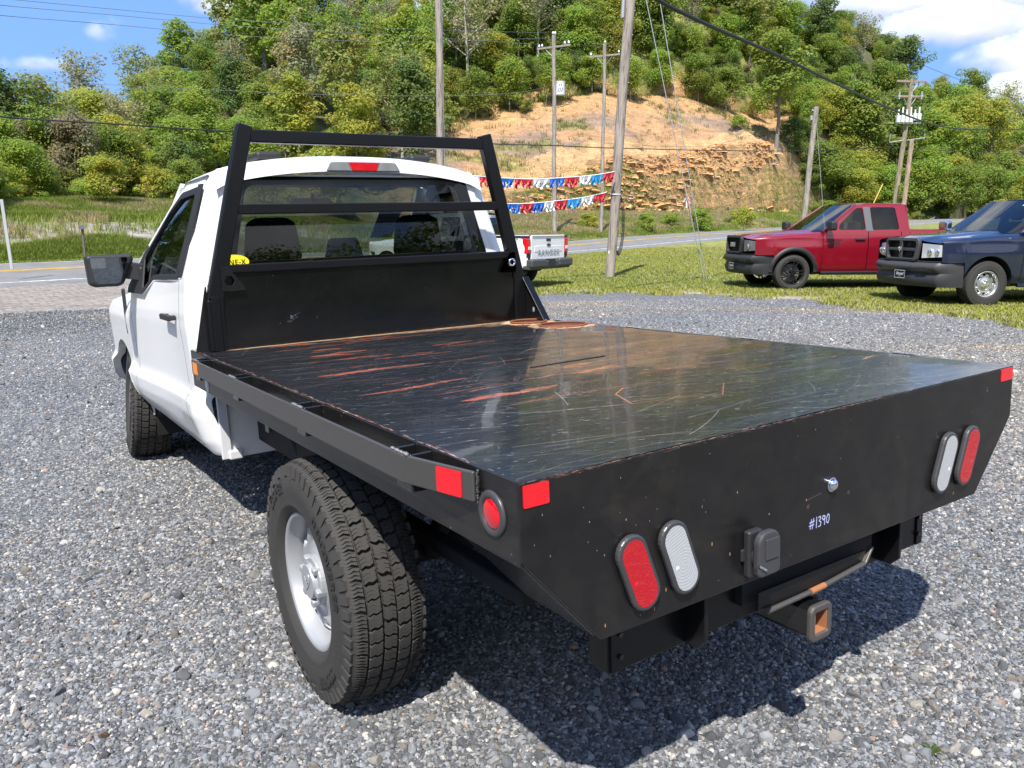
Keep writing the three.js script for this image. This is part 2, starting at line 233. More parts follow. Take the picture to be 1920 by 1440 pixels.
{ // road with its markings
  const asphalt = dataTex(512, (u, v) => { const n = tnoise(u, v, 6, 3), f = hash3(Math.floor(u * 512), Math.floor(v * 512), 4); const k = 0.30 + 0.12 * (n - 0.5) + 0.16 * (f - 0.5); return [k, k, k * 0.99]; }, false);
  const strip = (w0, w1, s0, s1, n, lift) => patch(n, 6, (u, v) => { const s = lerp(s0, s1, u), w = lerp(w0, w1, v), x = R0[0] + RT[0] * s + RN[0] * w, d = R0[1] + RT[1] * s + RN[1] * w; return [x, roadH(s) + 0.03 * smooth(2, -14, s) * clamp(w, 0, RW) + lift + 0.05 * (1 - Math.pow((w - RW / 2) / (RW / 2), 2)), -d]; }, (u, v, q) => [q[0] * 0.3, q[2] * 0.3]);
  obj('road', strip(-0.3, RW + 0.1, -70, 150, 180, 0.01), std([1, 1, 1], 0.9, { map: asphalt, color: lin(0.62, 0.61, 0.59) })).userData.kind = 'structure';
  const wear = dataTex(256, (u, v) => { const n = tnoise(u, v, 16, 4); const k = 0.7 + 0.4 * smooth(0.3, 0.55, n) - 0.1; return [k, k, k]; }, false);
  const yl = std([0.75, 0.43, 0.03], 0.75, { map: wear }), wl = std([0.75, 0.75, 0.72], 0.75, { map: wear });
  obj('yellow_centre_line', [strip(4.3, 4.48, -70, 150, 180, 0.016), strip(4.64, 4.82, -70, 150, 180, 0.016)], yl).userData.kind = 'structure';
  obj('white_edge_line', strip(0.75, 0.88, -70, 150, 180, 0.016), wl).userData.kind = 'structure';
  obj('white_edge_line', strip(8.0, 8.13, -70, 150, 180, 0.016), wl).userData.kind = 'structure';
}
// roadside verge, hill and cut bank
const dirtPull = (x, d) => { const w = roadW(x, d) - RW, s = roadS(x, d); return smooth(3.0, 4.2, w + (fbm(s * 0.4, 2, 1, 3) - 0.5) * 2) * (1 - smooth(6.5, 8.5, w + (fbm(s * 0.3, 5, 1, 3) - 0.5) * 3)) * (1 - smooth(-4, 4, s)); };
function hillTint(x, d) {
  const q = x / d, db = hillBase(q), k = d - db, g = grassTint(x, d), m = cutMask(q), n = fbm(x * 0.25, d * 0.25, 9, 4), n3 = fbm(x * 0.9 + 4, d * 0.35, 3, 3);
  let c = [lerp(0.1, 0.15, n), lerp(0.115, 0.14, n), 0.05];
  if (k < 0) { c = g.map((v, i) => lerp(v, [0.24, 0.21, 0.11][i], smooth(0.4, 0.62, n))); const p = dirtPull(x, d); c = c.map((v, i) => lerp(v, [0.33, 0.30, 0.26][i] * (0.85 + 0.3 * n), p)); }
  if (m > 0.02 && k > -1) {
    const kk = k / 26.2, veg = 0.7 * smooth(0.58, 0.70, fbm(x * 0.16, d * 0.3, 13, 4)) * smooth(0.16, 0.3, kk) * (1 - smooth(0.6, 0.75, kk)) + smooth(1.0, 1.1, kk + (n - 0.5) * 0.3);
    let o = [0.49, 0.285, 0.14];
    const grey = smooth(0.40, 0.58, fbm(x * 0.10 + 2, d * 0.2 + x * 0.05, 21, 4)) * smooth(0.1, 0.25, kk) * (1 - smooth(0.55, 0.75, kk));
    o = o.map((v, i) => lerp(v, [0.33, 0.225, 0.155][i], grey)); o = o.map((v, i) => lerp(v, [0.56, 0.33, 0.145][i], smooth(0.55, 0.85, kk)));
    if (kk < 0.3) { o = o.map((v, i) => lerp(v, [0.66, 0.40, 0.18][i], 0.85)); const st = smooth(0.35, 0.65, fbm(x * 0.15, terrain(x, d) * 2.2 + n, 4, 4)); o = o.map((v, i) => lerp(v, [0.50, 0.31, 0.145][i], st * 0.7) * (0.8 + 0.4 * n3)); }
    o = o.map((v) => v * (0.8 + 0.4 * n3));
    c = c.map((v, i) => lerp(v, lerp(o[i], g[i] * 1.0, clamp(veg)), m * smooth(-0.8, 0.8, k + (n - 0.5) * 2)));
  }
  const or = smooth(1, 2.2, 3.4 - Math.hypot((x + 26) * 0.45, (d - 58)) + (n - 0.5) * 3); if (or > 0) c = c.map((v, i) => lerp(v, [0.62, 0.36, 0.2][i], or));
  return c;
}
const farR = (th) => { const q = Math.tan(th), k = 0.6884 - 0.7254 * q; const d = k > 0.16 ? (RW + 25.29) / k : 230; return Math.min(d, 130) / Math.cos(th); };
sheet('roadside_verge', -0.95, 0.7, 200, 30, (th) => farR(th) - 0.1, (th) => Math.max(hillBase(Math.tan(th)) / Math.cos(th), farR(th) + 0.4) + 0.05, 0, matSoil, (x, d) => hillTint(x, d), 'structure', 0.35, 1);
{ // wooded hillside; the cut bank in it is a sheet of its own with finer relief
  const cut0 = Math.atan(-0.15), cut1 = Math.atan(0.41), b = (th) => Math.max(hillBase(Math.tan(th)) / Math.cos(th), farR(th) + 0.4), t = (th) => (hillBase(Math.tan(th)) + 30) / Math.cos(th), e = (th) => 240 / Math.cos(th);
  sheet('hillside', -0.95, cut0, 130, 70, b, e, 0, matSoil, hillTint, 'structure', 0.35, 1.5);
  sheet('hillside', cut1, 0.95, 100, 70, b, e, 0, matSoil, hillTint, 'structure', 0.35, 1.5);
  sheet('hillside', cut0, cut1, 150, 50, t, e, 0, matSoil, hillTint, 'structure', 0.35, 1.4);
  const rockTex = dataTex(1024, (u, v) => { const n = tnoise(u, v, 10, 6), f = tnoise(u, v, 60, 4, 2), c = smooth(0.42, 0.5, f) ; const k = 0.42 + 0.5 * n + 0.28 * (f - 0.5); return [lerp(0.25, 1, c) * 0.15 + k * 0.85 + 0.12, lerp(0.25, 1, c) * 0.15 + k * 0.85 + 0.12, lerp(0.25, 1, c) * 0.15 + k * 0.85 + 0.12]; }, false);
  const mr = std([1, 1, 1], 0.97, { map: rockTex, bumpMap: rockTex, bumpScale: 0.25, vertexColors: true });
  sheet('cut_bank', cut0, cut1, 420, 300, b, t, 0, mr, hillTint, 'structure', 0.22, 1.3, (u, v, q) => [q[0] * 0.085, q[1] * 0.24 - q[2] * 0.05]);
  // land beyond and behind, so that the ground reaches the horizon all round
  sheet('ground', 0.6, 2 * PI - 0.6, 160, 40, () => 29, () => 1500, -0.25, matSoil, grassTint, 'structure', 0.35, 3);
}
{ // loose stones lying on the lot
  const r = rngOf(5), shapes = [];
  for (let s = 0; s < 3; s++) { let g = new THREE.IcosahedronGeometry(1, 1); const p = g.attributes.position, k = rngOf(40 + s), ax = Array.from({ length: 7 }, () => V(k() - 0.5, k() - 0.5, k() - 0.5).normalize()), cut = ax.map(() => 0.55 + 0.35 * k()); const v = V(); for (let i = 0; i < p.count; i++) { v.fromBufferAttribute(p, i); ax.forEach((a, j) => { const t = v.dot(a); if (t > cut[j]) v.addScaledVector(a, cut[j] - t); }); p.setXYZ(i, v.x, v.y, v.z); } g.computeVertexNormals(); shapes.push(g); }
  const dustTex = dataTex(64, () => { const k = 0.75 + 0.35 * r(); return [k, k, k]; }, false);
  const sets = shapes.map(() => []), M = new THREE.Matrix4(), E = new THREE.Euler(), q4 = new THREE.Quaternion(), C = new THREE.Color();
  const place = (x, d, sz) => { const k = Math.floor(r() * 3); q4.setFromEuler(E.set(r() * 6.28, r() * 6.28, r() * 6.28)); const sx = sz * (0.75 + 0.6 * r()), sy = sz * (0.5 + 0.4 * r()), sz2 = sz * (0.7 + 0.5 * r()); const y = lotH(x, d) + sz * (r() * 0.45 - 0.05); M.compose(V(x, y, -d), q4, V(sx, sy, sz2)); const pch = smooth(0.42, 0.62, fbm(x * 0.55 + 4, d * 0.4 + 2, 12, 3)), a0 = Math.pow(r(), lerp(0.8, 1.5, pch)), c = stoneColor(a0 < 0.12 && a0 > 0.10 && r() < 0.5 ? 0.2 : a0, r()), t = gTint(x, d), warm = 0.9 + 0.25 * r(); C.setRGB(clamp(c[0] * t[0] * warm, 0.02, 0.85), clamp(c[1] * t[1] * warm, 0.02, 0.85), clamp(c[2] * t[2] * warm, 0.02, 0.85)); sets[k].push([M.clone(), C.clone()]); };
  const N = 560000;
  for (let i = 0; i < N; i++) { const d = 1.25 + Math.pow(r(), 1.75) * 14.6, x = (r() * 2 - 1) * (d * 0.72 + 0.6); if (Math.hypot(x, d) > gravelEdge(Math.atan2(x, d)) - 0.1) continue; const u = r(); place(x, d, (u < 0.006 ? 0.015 + 0.012 * r() : 0.0052 + 0.0068 * Math.pow(r(), 1.5)) * (1 + 0.2 * smooth(4, 9, d))); }
  const G = new THREE.Group(); G.name = 'gravel'; scene.add(G); tag(G, 'loose crushed grey and buff stone covering the lot around the flatbed truck', 'gravel', null, 'stuff');
  sets.forEach((s, k) => { const im = new THREE.InstancedMesh(shapes[k], std([1, 1, 1], 0.9), s.length); im.name = 'stones'; im.userData.kind = 'stuff'; s.forEach(([m, c], i) => { im.setMatrixAt(i, m); im.setColorAt(i, c); }); im.castShadow = im.receiveShadow = true; G.add(im); });
}

{ // slabs of broken sandstone sitting in the ledges of the cut
  const r = rngOf(404), k = rngOf(6); const shapes = [0, 1, 2].map(() => { const g = new THREE.BoxGeometry(1, 1, 1, 3, 2, 2); const p = g.attributes.position, off = new Map(); for (let i = 0; i < p.count; i++) { const key = [p.getX(i), p.getY(i), p.getZ(i)].map((v) => v.toFixed(2)).join(); if (!off.has(key)) off.set(key, [(k() - 0.5) * 0.22, (k() - 0.5) * 0.3, (k() - 0.5) * 0.3]); const o = off.get(key); p.setXYZ(i, p.getX(i) + o[0], p.getY(i) + o[1], p.getZ(i) + o[2]); } const n = g.toNonIndexed(); n.computeVertexNormals(); return n; });
  const G = new THREE.Group(); G.name = 'ledge_rock'; scene.add(G); tag(G, 'broken orange sandstone slabs in ledges along the foot of the cut bank', 'rock', null, 'stuff');
  const list = shapes.map(() => []), M = new THREE.Matrix4(), q4 = new THREE.Quaternion(), E = new THREE.Euler(), C = new THREE.Color();
  for (let i = 0; i < 5600; i++) { const q = -0.06 + r() * 0.40, db = hillBase(q), top = tab([[-0.06, 0.3], [0.06, 0.55], [0.14, 0.8], [0.24, 1], [0.33, 1]], q), kk = r() * 5.2 * top; if (fbm(q * 30, kk * 0.5, 2, 3) < 0.42) continue; const d = db + kk, x = q * d, big = r() < 0.05, w = big ? 0.7 + r() * 0.9 : 0.08 + r() * 0.36, h = big ? 0.12 + r() * 0.2 : 0.04 + r() * 0.13, dd = big ? 0.35 + r() * 0.3 : 0.12 + r() * 0.22; const rub = kk < 1.2; q4.setFromEuler(E.set((r() - 0.5) * (rub ? 1.2 : 0.16), 0.1 + (r() - 0.5) * (rub ? 3 : 0.5), (r() - 0.5) * (rub ? 0.9 : 0.12))); M.compose(V(x, terrain(x, d) + (r() - 0.92) * h * 0.7, -d + dd * 0.12), q4, V(w, h, dd)); const t = 0.85 + 0.35 * r(), g = r() < 0.25; C.setRGB(...(g ? [0.42 * t, 0.3 * t, 0.19 * t] : [0.60 * t, 0.36 * t, 0.165 * t])); list[i % 3].push([M.clone(), C.clone()]); }
  list.forEach((l, j) => { const im = new THREE.InstancedMesh(shapes[j], std([1, 1, 1], 0.95), l.length); im.name = 'slabs'; im.userData.kind = 'stuff'; l.forEach(([m, c], i) => { im.setMatrixAt(i, m); im.setColorAt(i, c); }); im.castShadow = im.receiveShadow = true; G.add(im); });
}
// ---------- trees, shrubs, grass ----------
function limbs(r, H, trunkR, crown0, n, spread, lean = 0.03) { // trunk and main limbs as tapered bars; returns geometry and limb ends
  const g = [], ends = [], tip = V((r() - 0.5) * lean * H, H * 0.9, (r() - 0.5) * lean * H); let a = V(0, -0.6, 0), pr = trunkR * 1.15;
  const N = 4, at = []; for (let i = 1; i <= N; i++) { const t = i / N, b = V(tip.x * t + (r() - 0.5) * 0.25, tip.y * t, tip.z * t + (r() - 0.5) * 0.25), q = trunkR * (1 - 0.8 * t); g.push(bar(a, b, pr, q, 7)); at.push([b.clone(), q]); a = b; pr = q; }
  for (let i = 0; i < n; i++) { const t = lerp(crown0, 0.86, (i + r() * 0.8) / n), p = V(tip.x * t, H * 0.9 * t, tip.z * t), an = i * 2.4 + r(), L = spread * (1.1 - 0.6 * t) * (0.7 + 0.5 * r()), e = V(p.x + Math.cos(an) * L, p.y + L * (0.45 + 0.5 * r()), p.z + Math.sin(an) * L), q = trunkR * (1 - 0.75 * t) * 0.5; const mid = p.clone().lerp(e, 0.5).add(V(0, -0.08 * L, 0)); g.push(bar(p, mid, q, q * 0.65, 5), bar(mid, e, q * 0.65, 0.015, 5)); ends.push(e, mid); for (let k = 0; k < 2; k++) { const e2 = mid.clone().add(V((r() - 0.5) * L * 0.9, L * (0.2 + 0.4 * r()), (r() - 0.5) * L * 0.9)); g.push(bar(mid, e2, q * 0.4, 0.01, 4)); ends.push(e2); } }
  ends.push(tip); return [g, ends];
}
function leaves(r, clumps, per, size, tint) { // many small bent leaf faces gathered in clumps
  const pos = [], col = [], idx = []; const nrm = V(), a = V(), b = V(), c = V();
  for (const [x, y, z, R, sq] of clumps) {
    const kl = 0.85 + 0.3 * r(), hue = (r() - 0.5) * 0.3, n = Math.round(per * (R * R));
    for (let i = 0; i < n; i++) {
      c.set(r() * 2 - 1, r() * 2 - 1, r() * 2 - 1); if (c.lengthSq() > 1 || c.lengthSq() < 0.01) { i--; continue; } const rr = Math.pow(c.length(), 0.45); c.normalize(); if (c.y < -0.55 && r() < 0.6) continue;
      const px = x + c.x * R * rr, py = y + c.y * R * rr * sq, pz = z + c.z * R * rr; nrm.set(c.x * 0.7 + (r() - 0.5) * 1.3, c.y * 0.45 + 0.85 + (r() - 0.5) * 1.2, c.z * 0.7 + (r() - 0.5) * 1.3).normalize();
      a.set(r() - 0.5, r() - 0.5, r() - 0.5).cross(nrm).normalize(); b.crossVectors(nrm, a); const s = size * (0.6 + 0.8 * r()), w = s * 0.55, o = pos.length / 3, dr = s * 0.18;
      pos.push(px - a.x * s, py - a.y * s - dr, pz - a.z * s, px + b.x * w, py + b.y * w, pz + b.z * w, px + a.x * s, py + a.y * s - dr, pz + a.z * s, px - b.x * w, py - b.y * w, pz - b.z * w); idx.push(o, o + 1, o + 3, o + 1, o + 2, o + 3);
      const k = kl * (0.86 + 0.28 * r()), y2 = hue + (r() - 0.5) * 0.2; for (let q = 0; q < 4; q++) col.push(tint[0] * k * (1 + y2), tint[1] * k, tint[2] * k * (1 - y2 * 0.5));
    }
  }
  let g = new THREE.BufferGeometry(); g.setAttribute('position', new THREE.Float32BufferAttribute(pos, 3)); g.setAttribute('color', new THREE.Float32BufferAttribute(col, 3)); g.setIndex(idx); g.computeVertexNormals(); return g;
}
const bark = std([0.2, 0.175, 0.15], 0.95), barkPale = std([0.36, 0.33, 0.29], 0.95);
const leafMat = (c) => phy(c, 0.75, { vertexColors: true, transmission: 0.58, thickness: 0, specularIntensity: 0.2 });
const LM = { mid: leafMat([0.27, 0.35, 0.06]), yellow: leafMat([0.43, 0.45, 0.07]), dark: leafMat([0.175, 0.25, 0.06]), olive: leafMat([0.35, 0.375, 0.1]), pale: leafMat([0.42, 0.40, 0.21]), bright: leafMat([0.32, 0.42, 0.06]), blue: leafMat([0.18, 0.235, 0.11]) };
function protoTree(seed, { H, W, base, n, clumpR, per, leaf, trunk = 0.16, limb = 9, open = 0, pale }) {
  const r = rngOf(seed), [tg, ends] = limbs(r, H, trunk, base * 0.8 + 0.12, limb, W * 0.5), cl = [];
  for (const e of ends) { const k = clumpR * (0.7 + 0.6 * r()); cl.push([e.x, e.y, e.z, k, 0.75]); }
  for (let i = 0; i < n; i++) { const t = Math.pow(r(), 0.8), y = H * lerp(base, 0.97, t), f = Math.sin(PI * Math.pow(clamp((y / H - base) / (1.02 - base) * 0.92 + 0.06), 0.75)), an = r() * 6.28, out = r() < 0.3, q = (Math.sqrt(r()) * 0.5 + 0.5 * (1 - open)) * (out ? 1.15 + 0.3 * r() : 0.95); cl.push([Math.cos(an) * W * 0.42 * f * q, y + (out ? (r() - 0.3) * H * 0.09 : 0), Math.sin(an) * W * 0.42 * f * q, clumpR * (out ? 0.32 + 0.3 * r() : 0.6 + 0.75 * r()), 0.72]); }
  const g = new THREE.Group(); obj('trunk', tg, pale ? barkPale : bark, g); obj('crown', leaves(r, cl, per, leaf, [1, 1, 1]), LM.mid, g); g.userData.H = H; return g;
}
const PT = {
  broad: [protoTree(11, { H: 10, W: 7.6, base: 0.05, n: 26, clumpR: 1.3, per: 125, leaf: 0.165 }), protoTree(12, { H: 10, W: 6.6, base: 0.08, n: 22, clumpR: 1.25, per: 125, leaf: 0.165 }), protoTree(13, { H: 10, W: 8.4, base: 0.04, n: 28, clumpR: 1.35, per: 115, leaf: 0.17 })],
  tall: [protoTree(21, { H: 13, W: 6.8, base: 0.26, n: 12, clumpR: 1.05, per: 84, leaf: 0.2, limb: 11, open: 0.7, trunk: 0.2 }), protoTree(22, { H: 13, W: 5.6, base: 0.24, n: 14, clumpR: 1.0, per: 92, leaf: 0.19, limb: 11, open: 0.6, trunk: 0.18 })],
  thin: [protoTree(31, { H: 12, W: 6.4, base: 0.32, n: 3, clumpR: 0.85, per: 42, leaf: 0.15, limb: 16, open: 1, trunk: 0.17, pale: true }), protoTree(32, { H: 12, W: 5.2, base: 0.3, n: 4, clumpR: 0.9, per: 50, leaf: 0.16, limb: 14, open: 1, trunk: 0.15, pale: true })],
  bushy: [protoTree(41, { H: 7, W: 6.0, base: 0.03, n: 24, clumpR: 1.05, per: 165, leaf: 0.135, trunk: 0.1 }), protoTree(42, { H: 7, W: 5.0, base: 0.04, n: 20, clumpR: 1.0, per: 165, leaf: 0.135, trunk: 0.1 })],
  shrub: [protoTree(51, { H: 2.4, W: 2.7, base: 0.05, n: 12, clumpR: 0.46, per: 560, leaf: 0.085, trunk: 0.04, limb: 6 }), protoTree(52, { H: 2.4, W: 3.2, base: 0.03, n: 14, clumpR: 0.48, per: 520, leaf: 0.085, trunk: 0.04, limb: 6 })],
};
{ // conifer
  const r = rngOf(61), cl = []; for (let i = 0; i < 58; i++) { const t = Math.pow(i / 58, 0.9), y = lerp(0.8, 10.6, t), R = lerp(1.9, 0.12, t), an = i * 2.4; cl.push([Math.cos(an) * R * 0.75, y, Math.sin(an) * R * 0.75, lerp(0.85, 0.28, t), 0.5]); } const g = new THREE.Group(); obj('trunk', bar(V(0, -0.5, 0), V(0, 10.5, 0), 0.16, 0.03, 7), bark, g); obj('crown', leaves(r, cl, 120, 0.17, [1, 1, 1]), LM.blue, g); g.userData.H = 11; PT.conifer = [g];
}
let treeCount = 0; const tr_ = rngOf(2024);
function plant(kind, x, d, h, mat, label, cat, group, name, sink = 0) {
  const P0 = PT[kind], p = P0[Math.floor(tr_() * P0.length)], t = p.clone(); t.userData = {}; t.name = numbered(name || (kind === 'shrub' ? 'shrub' : kind === 'conifer' ? 'conifer_tree' : 'broadleaf_tree')); scene.add(t); const s = h / p.userData.H; t.position.set(x, terrain(x, d) - sink, -d); t.rotation.y = tr_() * 6.28; const w = s * (0.9 + 0.25 * tr_()); t.scale.set(w, s, w); t.children[1].material = LM[mat]; tag(t, label, cat || (kind === 'shrub' ? 'shrub' : 'tree'), group); treeCount++; return t;
}
const U = (u, d) => (u - 960) / 1497 * d;
{
  // single trees one can point to
  const T = [
    ['thin', 190, 112, 15, 'pale', 'pale half bare tree rising above the rest at the left of the skyline'],
    ['thin', 292, 116, 13, 'olive', 'thin leafed tree on the skyline right of the pale half bare one'],
    ['tall', 372, 118, 12.5, 'bright', 'round headed bright green tree standing up from the skyline left of the cab'],
    ['tall', 520, 96, 17, 'bright', 'tall open tree with forked dark trunk above the headboard left post'],
    ['tall', 470, 100, 13, 'olive', 'olive tree left of the tall forked tree above the headboard'],
    ['thin', 880, 92, 16, 'pale', 'bare branched tree between the two nearer utility poles'],
    ['tall', 1437, 98, 14, 'mid', 'tree with a bare pale trunk above the right end of the cut bank'],
    ['tall', 1590, 112, 15.5, 'mid', 'tall leafy tree on the skyline left of the big cloud'],
    ['tall', 1655, 116, 12.5, 'dark', 'narrow dark tree ending the high skyline beside the big cloud'],
    ['conifer', 1905, 118, 9.5, 'blue', 'blue green conifer at the right edge of the photo'],
    ['conifer', 1862, 126, 7.5, 'blue', 'small conifer on the low skyline left of the edge conifer'],
    ['bushy', 605, 82, 5.6, 'pale', 'pale cream leafed small tree in the middle of the hillside above the cab'],
    ['bushy', 8, 52, 7.6, 'dark', 'dark dense tree at the left edge behind the sign post'],
    ['thin', 85, 50, 4.8, 'pale', 'leafless grey shrubby tree at the woods edge left of the mailbox'],
    ['bushy', 215, 62, 6.5, 'yellow', 'yellow green tree above the mailbox at the foot of the hill'],
    ['bushy', 700, 78, 5.2, 'olive', 'olive bush tree above the left end of the bare slope'],
    ['bushy', 800, 80, 5.4, 'yellow', 'yellow bush tree left of the plain pole at the top of the bare slope'],
  ];
  for (const [k, u, d, h, m, l] of T) plant(k, U(u, d), d, h, m, l);
  // the woods, row behind row
  const zones = [[-9, -0.33, 'the hill left of the cab'], [-0.33, -0.02, 'the hill behind the headboard'], [-0.02, 0.34, 'the slope above the cut'], [0.34, 9, 'the right hand slope']];
  const words = { broad: 'rounded tree', tall: 'tall open tree', thin: 'sparse tree', bushy: 'bushy tree' }, cols = { mid: 'mid-green', yellow: 'yellow-green', dark: 'dark green', olive: 'olive green', pale: 'pale', bright: 'bright green' };
  const r = rngOf(99), seen = new Map(), list = [];
  for (let row = 0; row < 13; row++) {
    for (let q = -0.80; q < 0.76;) {
      const db = hillBase(q), cd = crestD(q), cut = q > -0.155 && q < 0.345, start = cut ? db + 27.0 - 9 * smooth(0.28, 0.345, q) : db + 0.5, d = start + row * 7.2 + (r() - 0.5) * 3.5; const sp = ((row < 2 ? 4.4 : 5.6) + row * 0.2) / d; q += sp * (0.8 + 0.4 * r());
      if (d > cd + 2) continue; if (!cut && q > -0.22 && q < -0.1 && row < 1) continue; 
      const zone = zones.find((z) => q >= z[0] && q < z[1]), u = r(); let kind, mat, h;
      if (row === 0 || (row === 1 && q > 0.34)) { kind = 'bushy'; h = (q > 0.34 ? 4.6 : cut ? 4.2 : 3.2) + r() * 2.6; mat = r() < 0.4 ? 'yellow' : r() < 0.6 ? 'bright' : 'mid'; }
      else { kind = u < 0.5 ? 'broad' : u < 0.66 ? 'tall' : u < 0.74 ? 'thin' : 'bushy'; h = kind === 'bushy' ? 5 + r() * 3 : kind === 'broad' ? 6.5 + r() * 3.5 : 8.5 + r() * 3.5; const c = r(); mat = kind === 'thin' ? (c < 0.6 ? 'pale' : 'olive') : c < 0.26 ? 'mid' : c < 0.5 ? 'bright' : c < 0.68 ? 'yellow' : c < 0.82 ? 'olive' : c < 0.96 ? 'dark' : 'pale'; }
      if (q < -0.3) h *= 0.74; if (q > 0.44) h *= 1.15;
      list.push([kind, mat, h, q * d, d, zone[2]]);
    }
  }
  for (let i = 0; i < 46; i++) { const q = 0.325 + r() * 0.125, db = hillBase(q), d = db + 0.5 + Math.pow(r(), 1.2) * 48; list.push([r() < 0.6 ? 'bushy' : 'broad', r() < 0.35 ? 'yellow' : r() < 0.5 ? 'bright' : r() < 0.7 ? 'mid' : 'dark', 3.4 + r() * 3.4, q * d, d, zones[q < 0.34 ? 2 : 3][2]]); }
  for (let i = 0; i < 34; i++) { const q = -0.12 + r() * 0.42, d = hillBase(q) + 30 + r() * 42; list.push([r() < 0.5 ? 'bushy' : 'broad', r() < 0.25 ? 'yellow' : r() < 0.5 ? 'bright' : r() < 0.75 ? 'mid' : 'olive', 4.5 + r() * 3.6, q * d, d, zones[q < -0.02 ? 1 : 2][2]]); }
  const level = (x, d) => { const q = x / d, db = hillBase(q), t = (d - db) / (crestD(q) - db); return t < 0.12 ? 'fronting' : t < 0.38 ? 'low on' : t < 0.62 ? 'halfway up' : t < 0.84 ? 'high on' : 'topping'; };
  const sets = new Map(); for (const it of list) { const [kind, mat, h, x, d, z] = it, k = `${cols[mat]} ${words[kind]}|${level(x, d)} ${z}`; if (!sets.has(k)) sets.set(k, []); sets.get(k).push(it); }
  for (const [k, its] of sets) { const [w, pl] = k.split('|'), n = its.length; its.sort((p, o) => p[3] / p[4] - o[3] / o[4]); its.forEach(([kind, mat, h, x, d], i) => { const l = n === 1 ? `${w} ${pl}` : n === 2 ? `${['left', 'right'][i]} of two ${w}s ${pl}` : n === 3 ? `${['leftmost', 'middle', 'rightmost'][i]} of three ${w}s ${pl}` : `${w} ${pl}`; plant(kind, x, d, h, mat, l, 'tree', n > 1 ? `${w}s ${pl}` : undefined); }); }
  // shrubs: on the bank, along its foot, and at the wood's edge
  const S = [[1205, 64, 1.5, 'bright', 'round bright green bush beside the road right of the leaning pole'], [1250, 69, 1.2, 'bright', 'small green bush at the foot of the cut bank below the guy wire'], [1308, 68.5, 1.9, 'bright', 'green bush behind the red tasselled guy wire'], [1372, 76, 1.5, 'olive', 'olive shrub low on the right end of the orange cut bank'], [1365, 97, 1.7, 'bright', 'lone shrub near the top of the cut bank on the right'], [1100, 62, 1.3, 'yellow', 'yellow green bush behind the white pickup tailgate and the poles'], [1385, 66, 1.8, 'yellow', 'yellow green bush at the road edge in front of the red pickup bonnet'], [985, 92, 1.4, 'olive', 'olive shrub on the bare slope right of the headboard'], [1016, 70, 1.2, 'yellow', 'yellow green bush at the cut bank foot above the lower bunting'], [640, 70, 2.2, 'mid', 'shrub seen over the cab roof'], [150, 51, 1.5, 'blue', 'grey green shrub behind the mailbox'], [205, 54, 1.9, 'blue', 'grey leafed shrub left of the orange earth patch'], [265, 53, 1.3, 'olive', 'low olive shrub in front of the orange earth patch'], [40, 50, 1.9, 'blue', 'blue green shrub behind the leaning sign post']];
  for (const [u, d, h, m, l] of S) plant('shrub', U(u, d), d, h, m, l);
  for (let i = 0; i < 26; i++) { const q = i < 13 ? -0.66 + r() * 0.42 : 0.35 + r() * 0.33, d = hillBase(q) - 1.0 - r() * 1.8; plant('shrub', q * d, d, 1.0 + r() * 1.3, ['olive', 'bright', 'mid', 'yellow', 'pale'][Math.floor(r() * 5)], i < 13 ? 'low shrub in the ragged hedge line at the foot of the left hillside' : 'low shrub in the brush line behind the red and blue pickups', 'shrub', i < 13 ? 'shrubs along the foot of the left hillside' : 'shrubs along the foot of the right hillside'); }
}
{ // brush and saplings that close the gaps between the trees: nobody could count them
  const r = rngOf(321), M = new THREE.Matrix4(), C = new THREE.Color(), q4 = new THREE.Quaternion(), E = new THREE.Euler(), G = new THREE.Group(); G.name = 'understory'; scene.add(G); tag(G, 'tangled brush and saplings filling the gaps between the trees on the wooded hill', 'brush', null, 'stuff');
  for (let k = 0; k < 2; k++) { const src = PT.bushy[k].children[1].geometry, ms = [], cs = []; for (let i = 0; i < 420; i++) { const q = -0.72 + r() * 1.42, db = hillBase(q), cut = q > -0.15 && q < 0.345, d = db + (cut ? 28 : 1) + r() * (crestD(q) - db - (cut ? 28 : 0)), x = q * d, s = 0.22 + 0.4 * r() * r() + 0.12 * r(); q4.setFromEuler(E.set((r() - 0.5) * 0.3, r() * 6.28, (r() - 0.5) * 0.3)); M.compose(V(x, terrain(x, d) - 0.2, -d), q4, V(s * (0.8 + 0.7 * r()), s * (0.8 + 0.6 * r()), s)); ms.push(M.clone()); const t = r(), b = 0.75 + 0.4 * r(); cs.push(t < 0.4 ? [0.3 * b, 0.38 * b, 0.06] : t < 0.65 ? [0.41 * b, 0.42 * b, 0.07] : t < 0.85 ? [0.21 * b, 0.28 * b, 0.06] : [0.34 * b, 0.31 * b, 0.16]); } const im = new THREE.InstancedMesh(src, leafMat([1, 1, 1]), ms.length); im.name = 'brush'; im.userData.kind = 'stuff'; ms.forEach((m, i) => { im.setMatrixAt(i, m); im.setColorAt(i, C.setRGB(...cs[i])); }); G.add(im); }
}
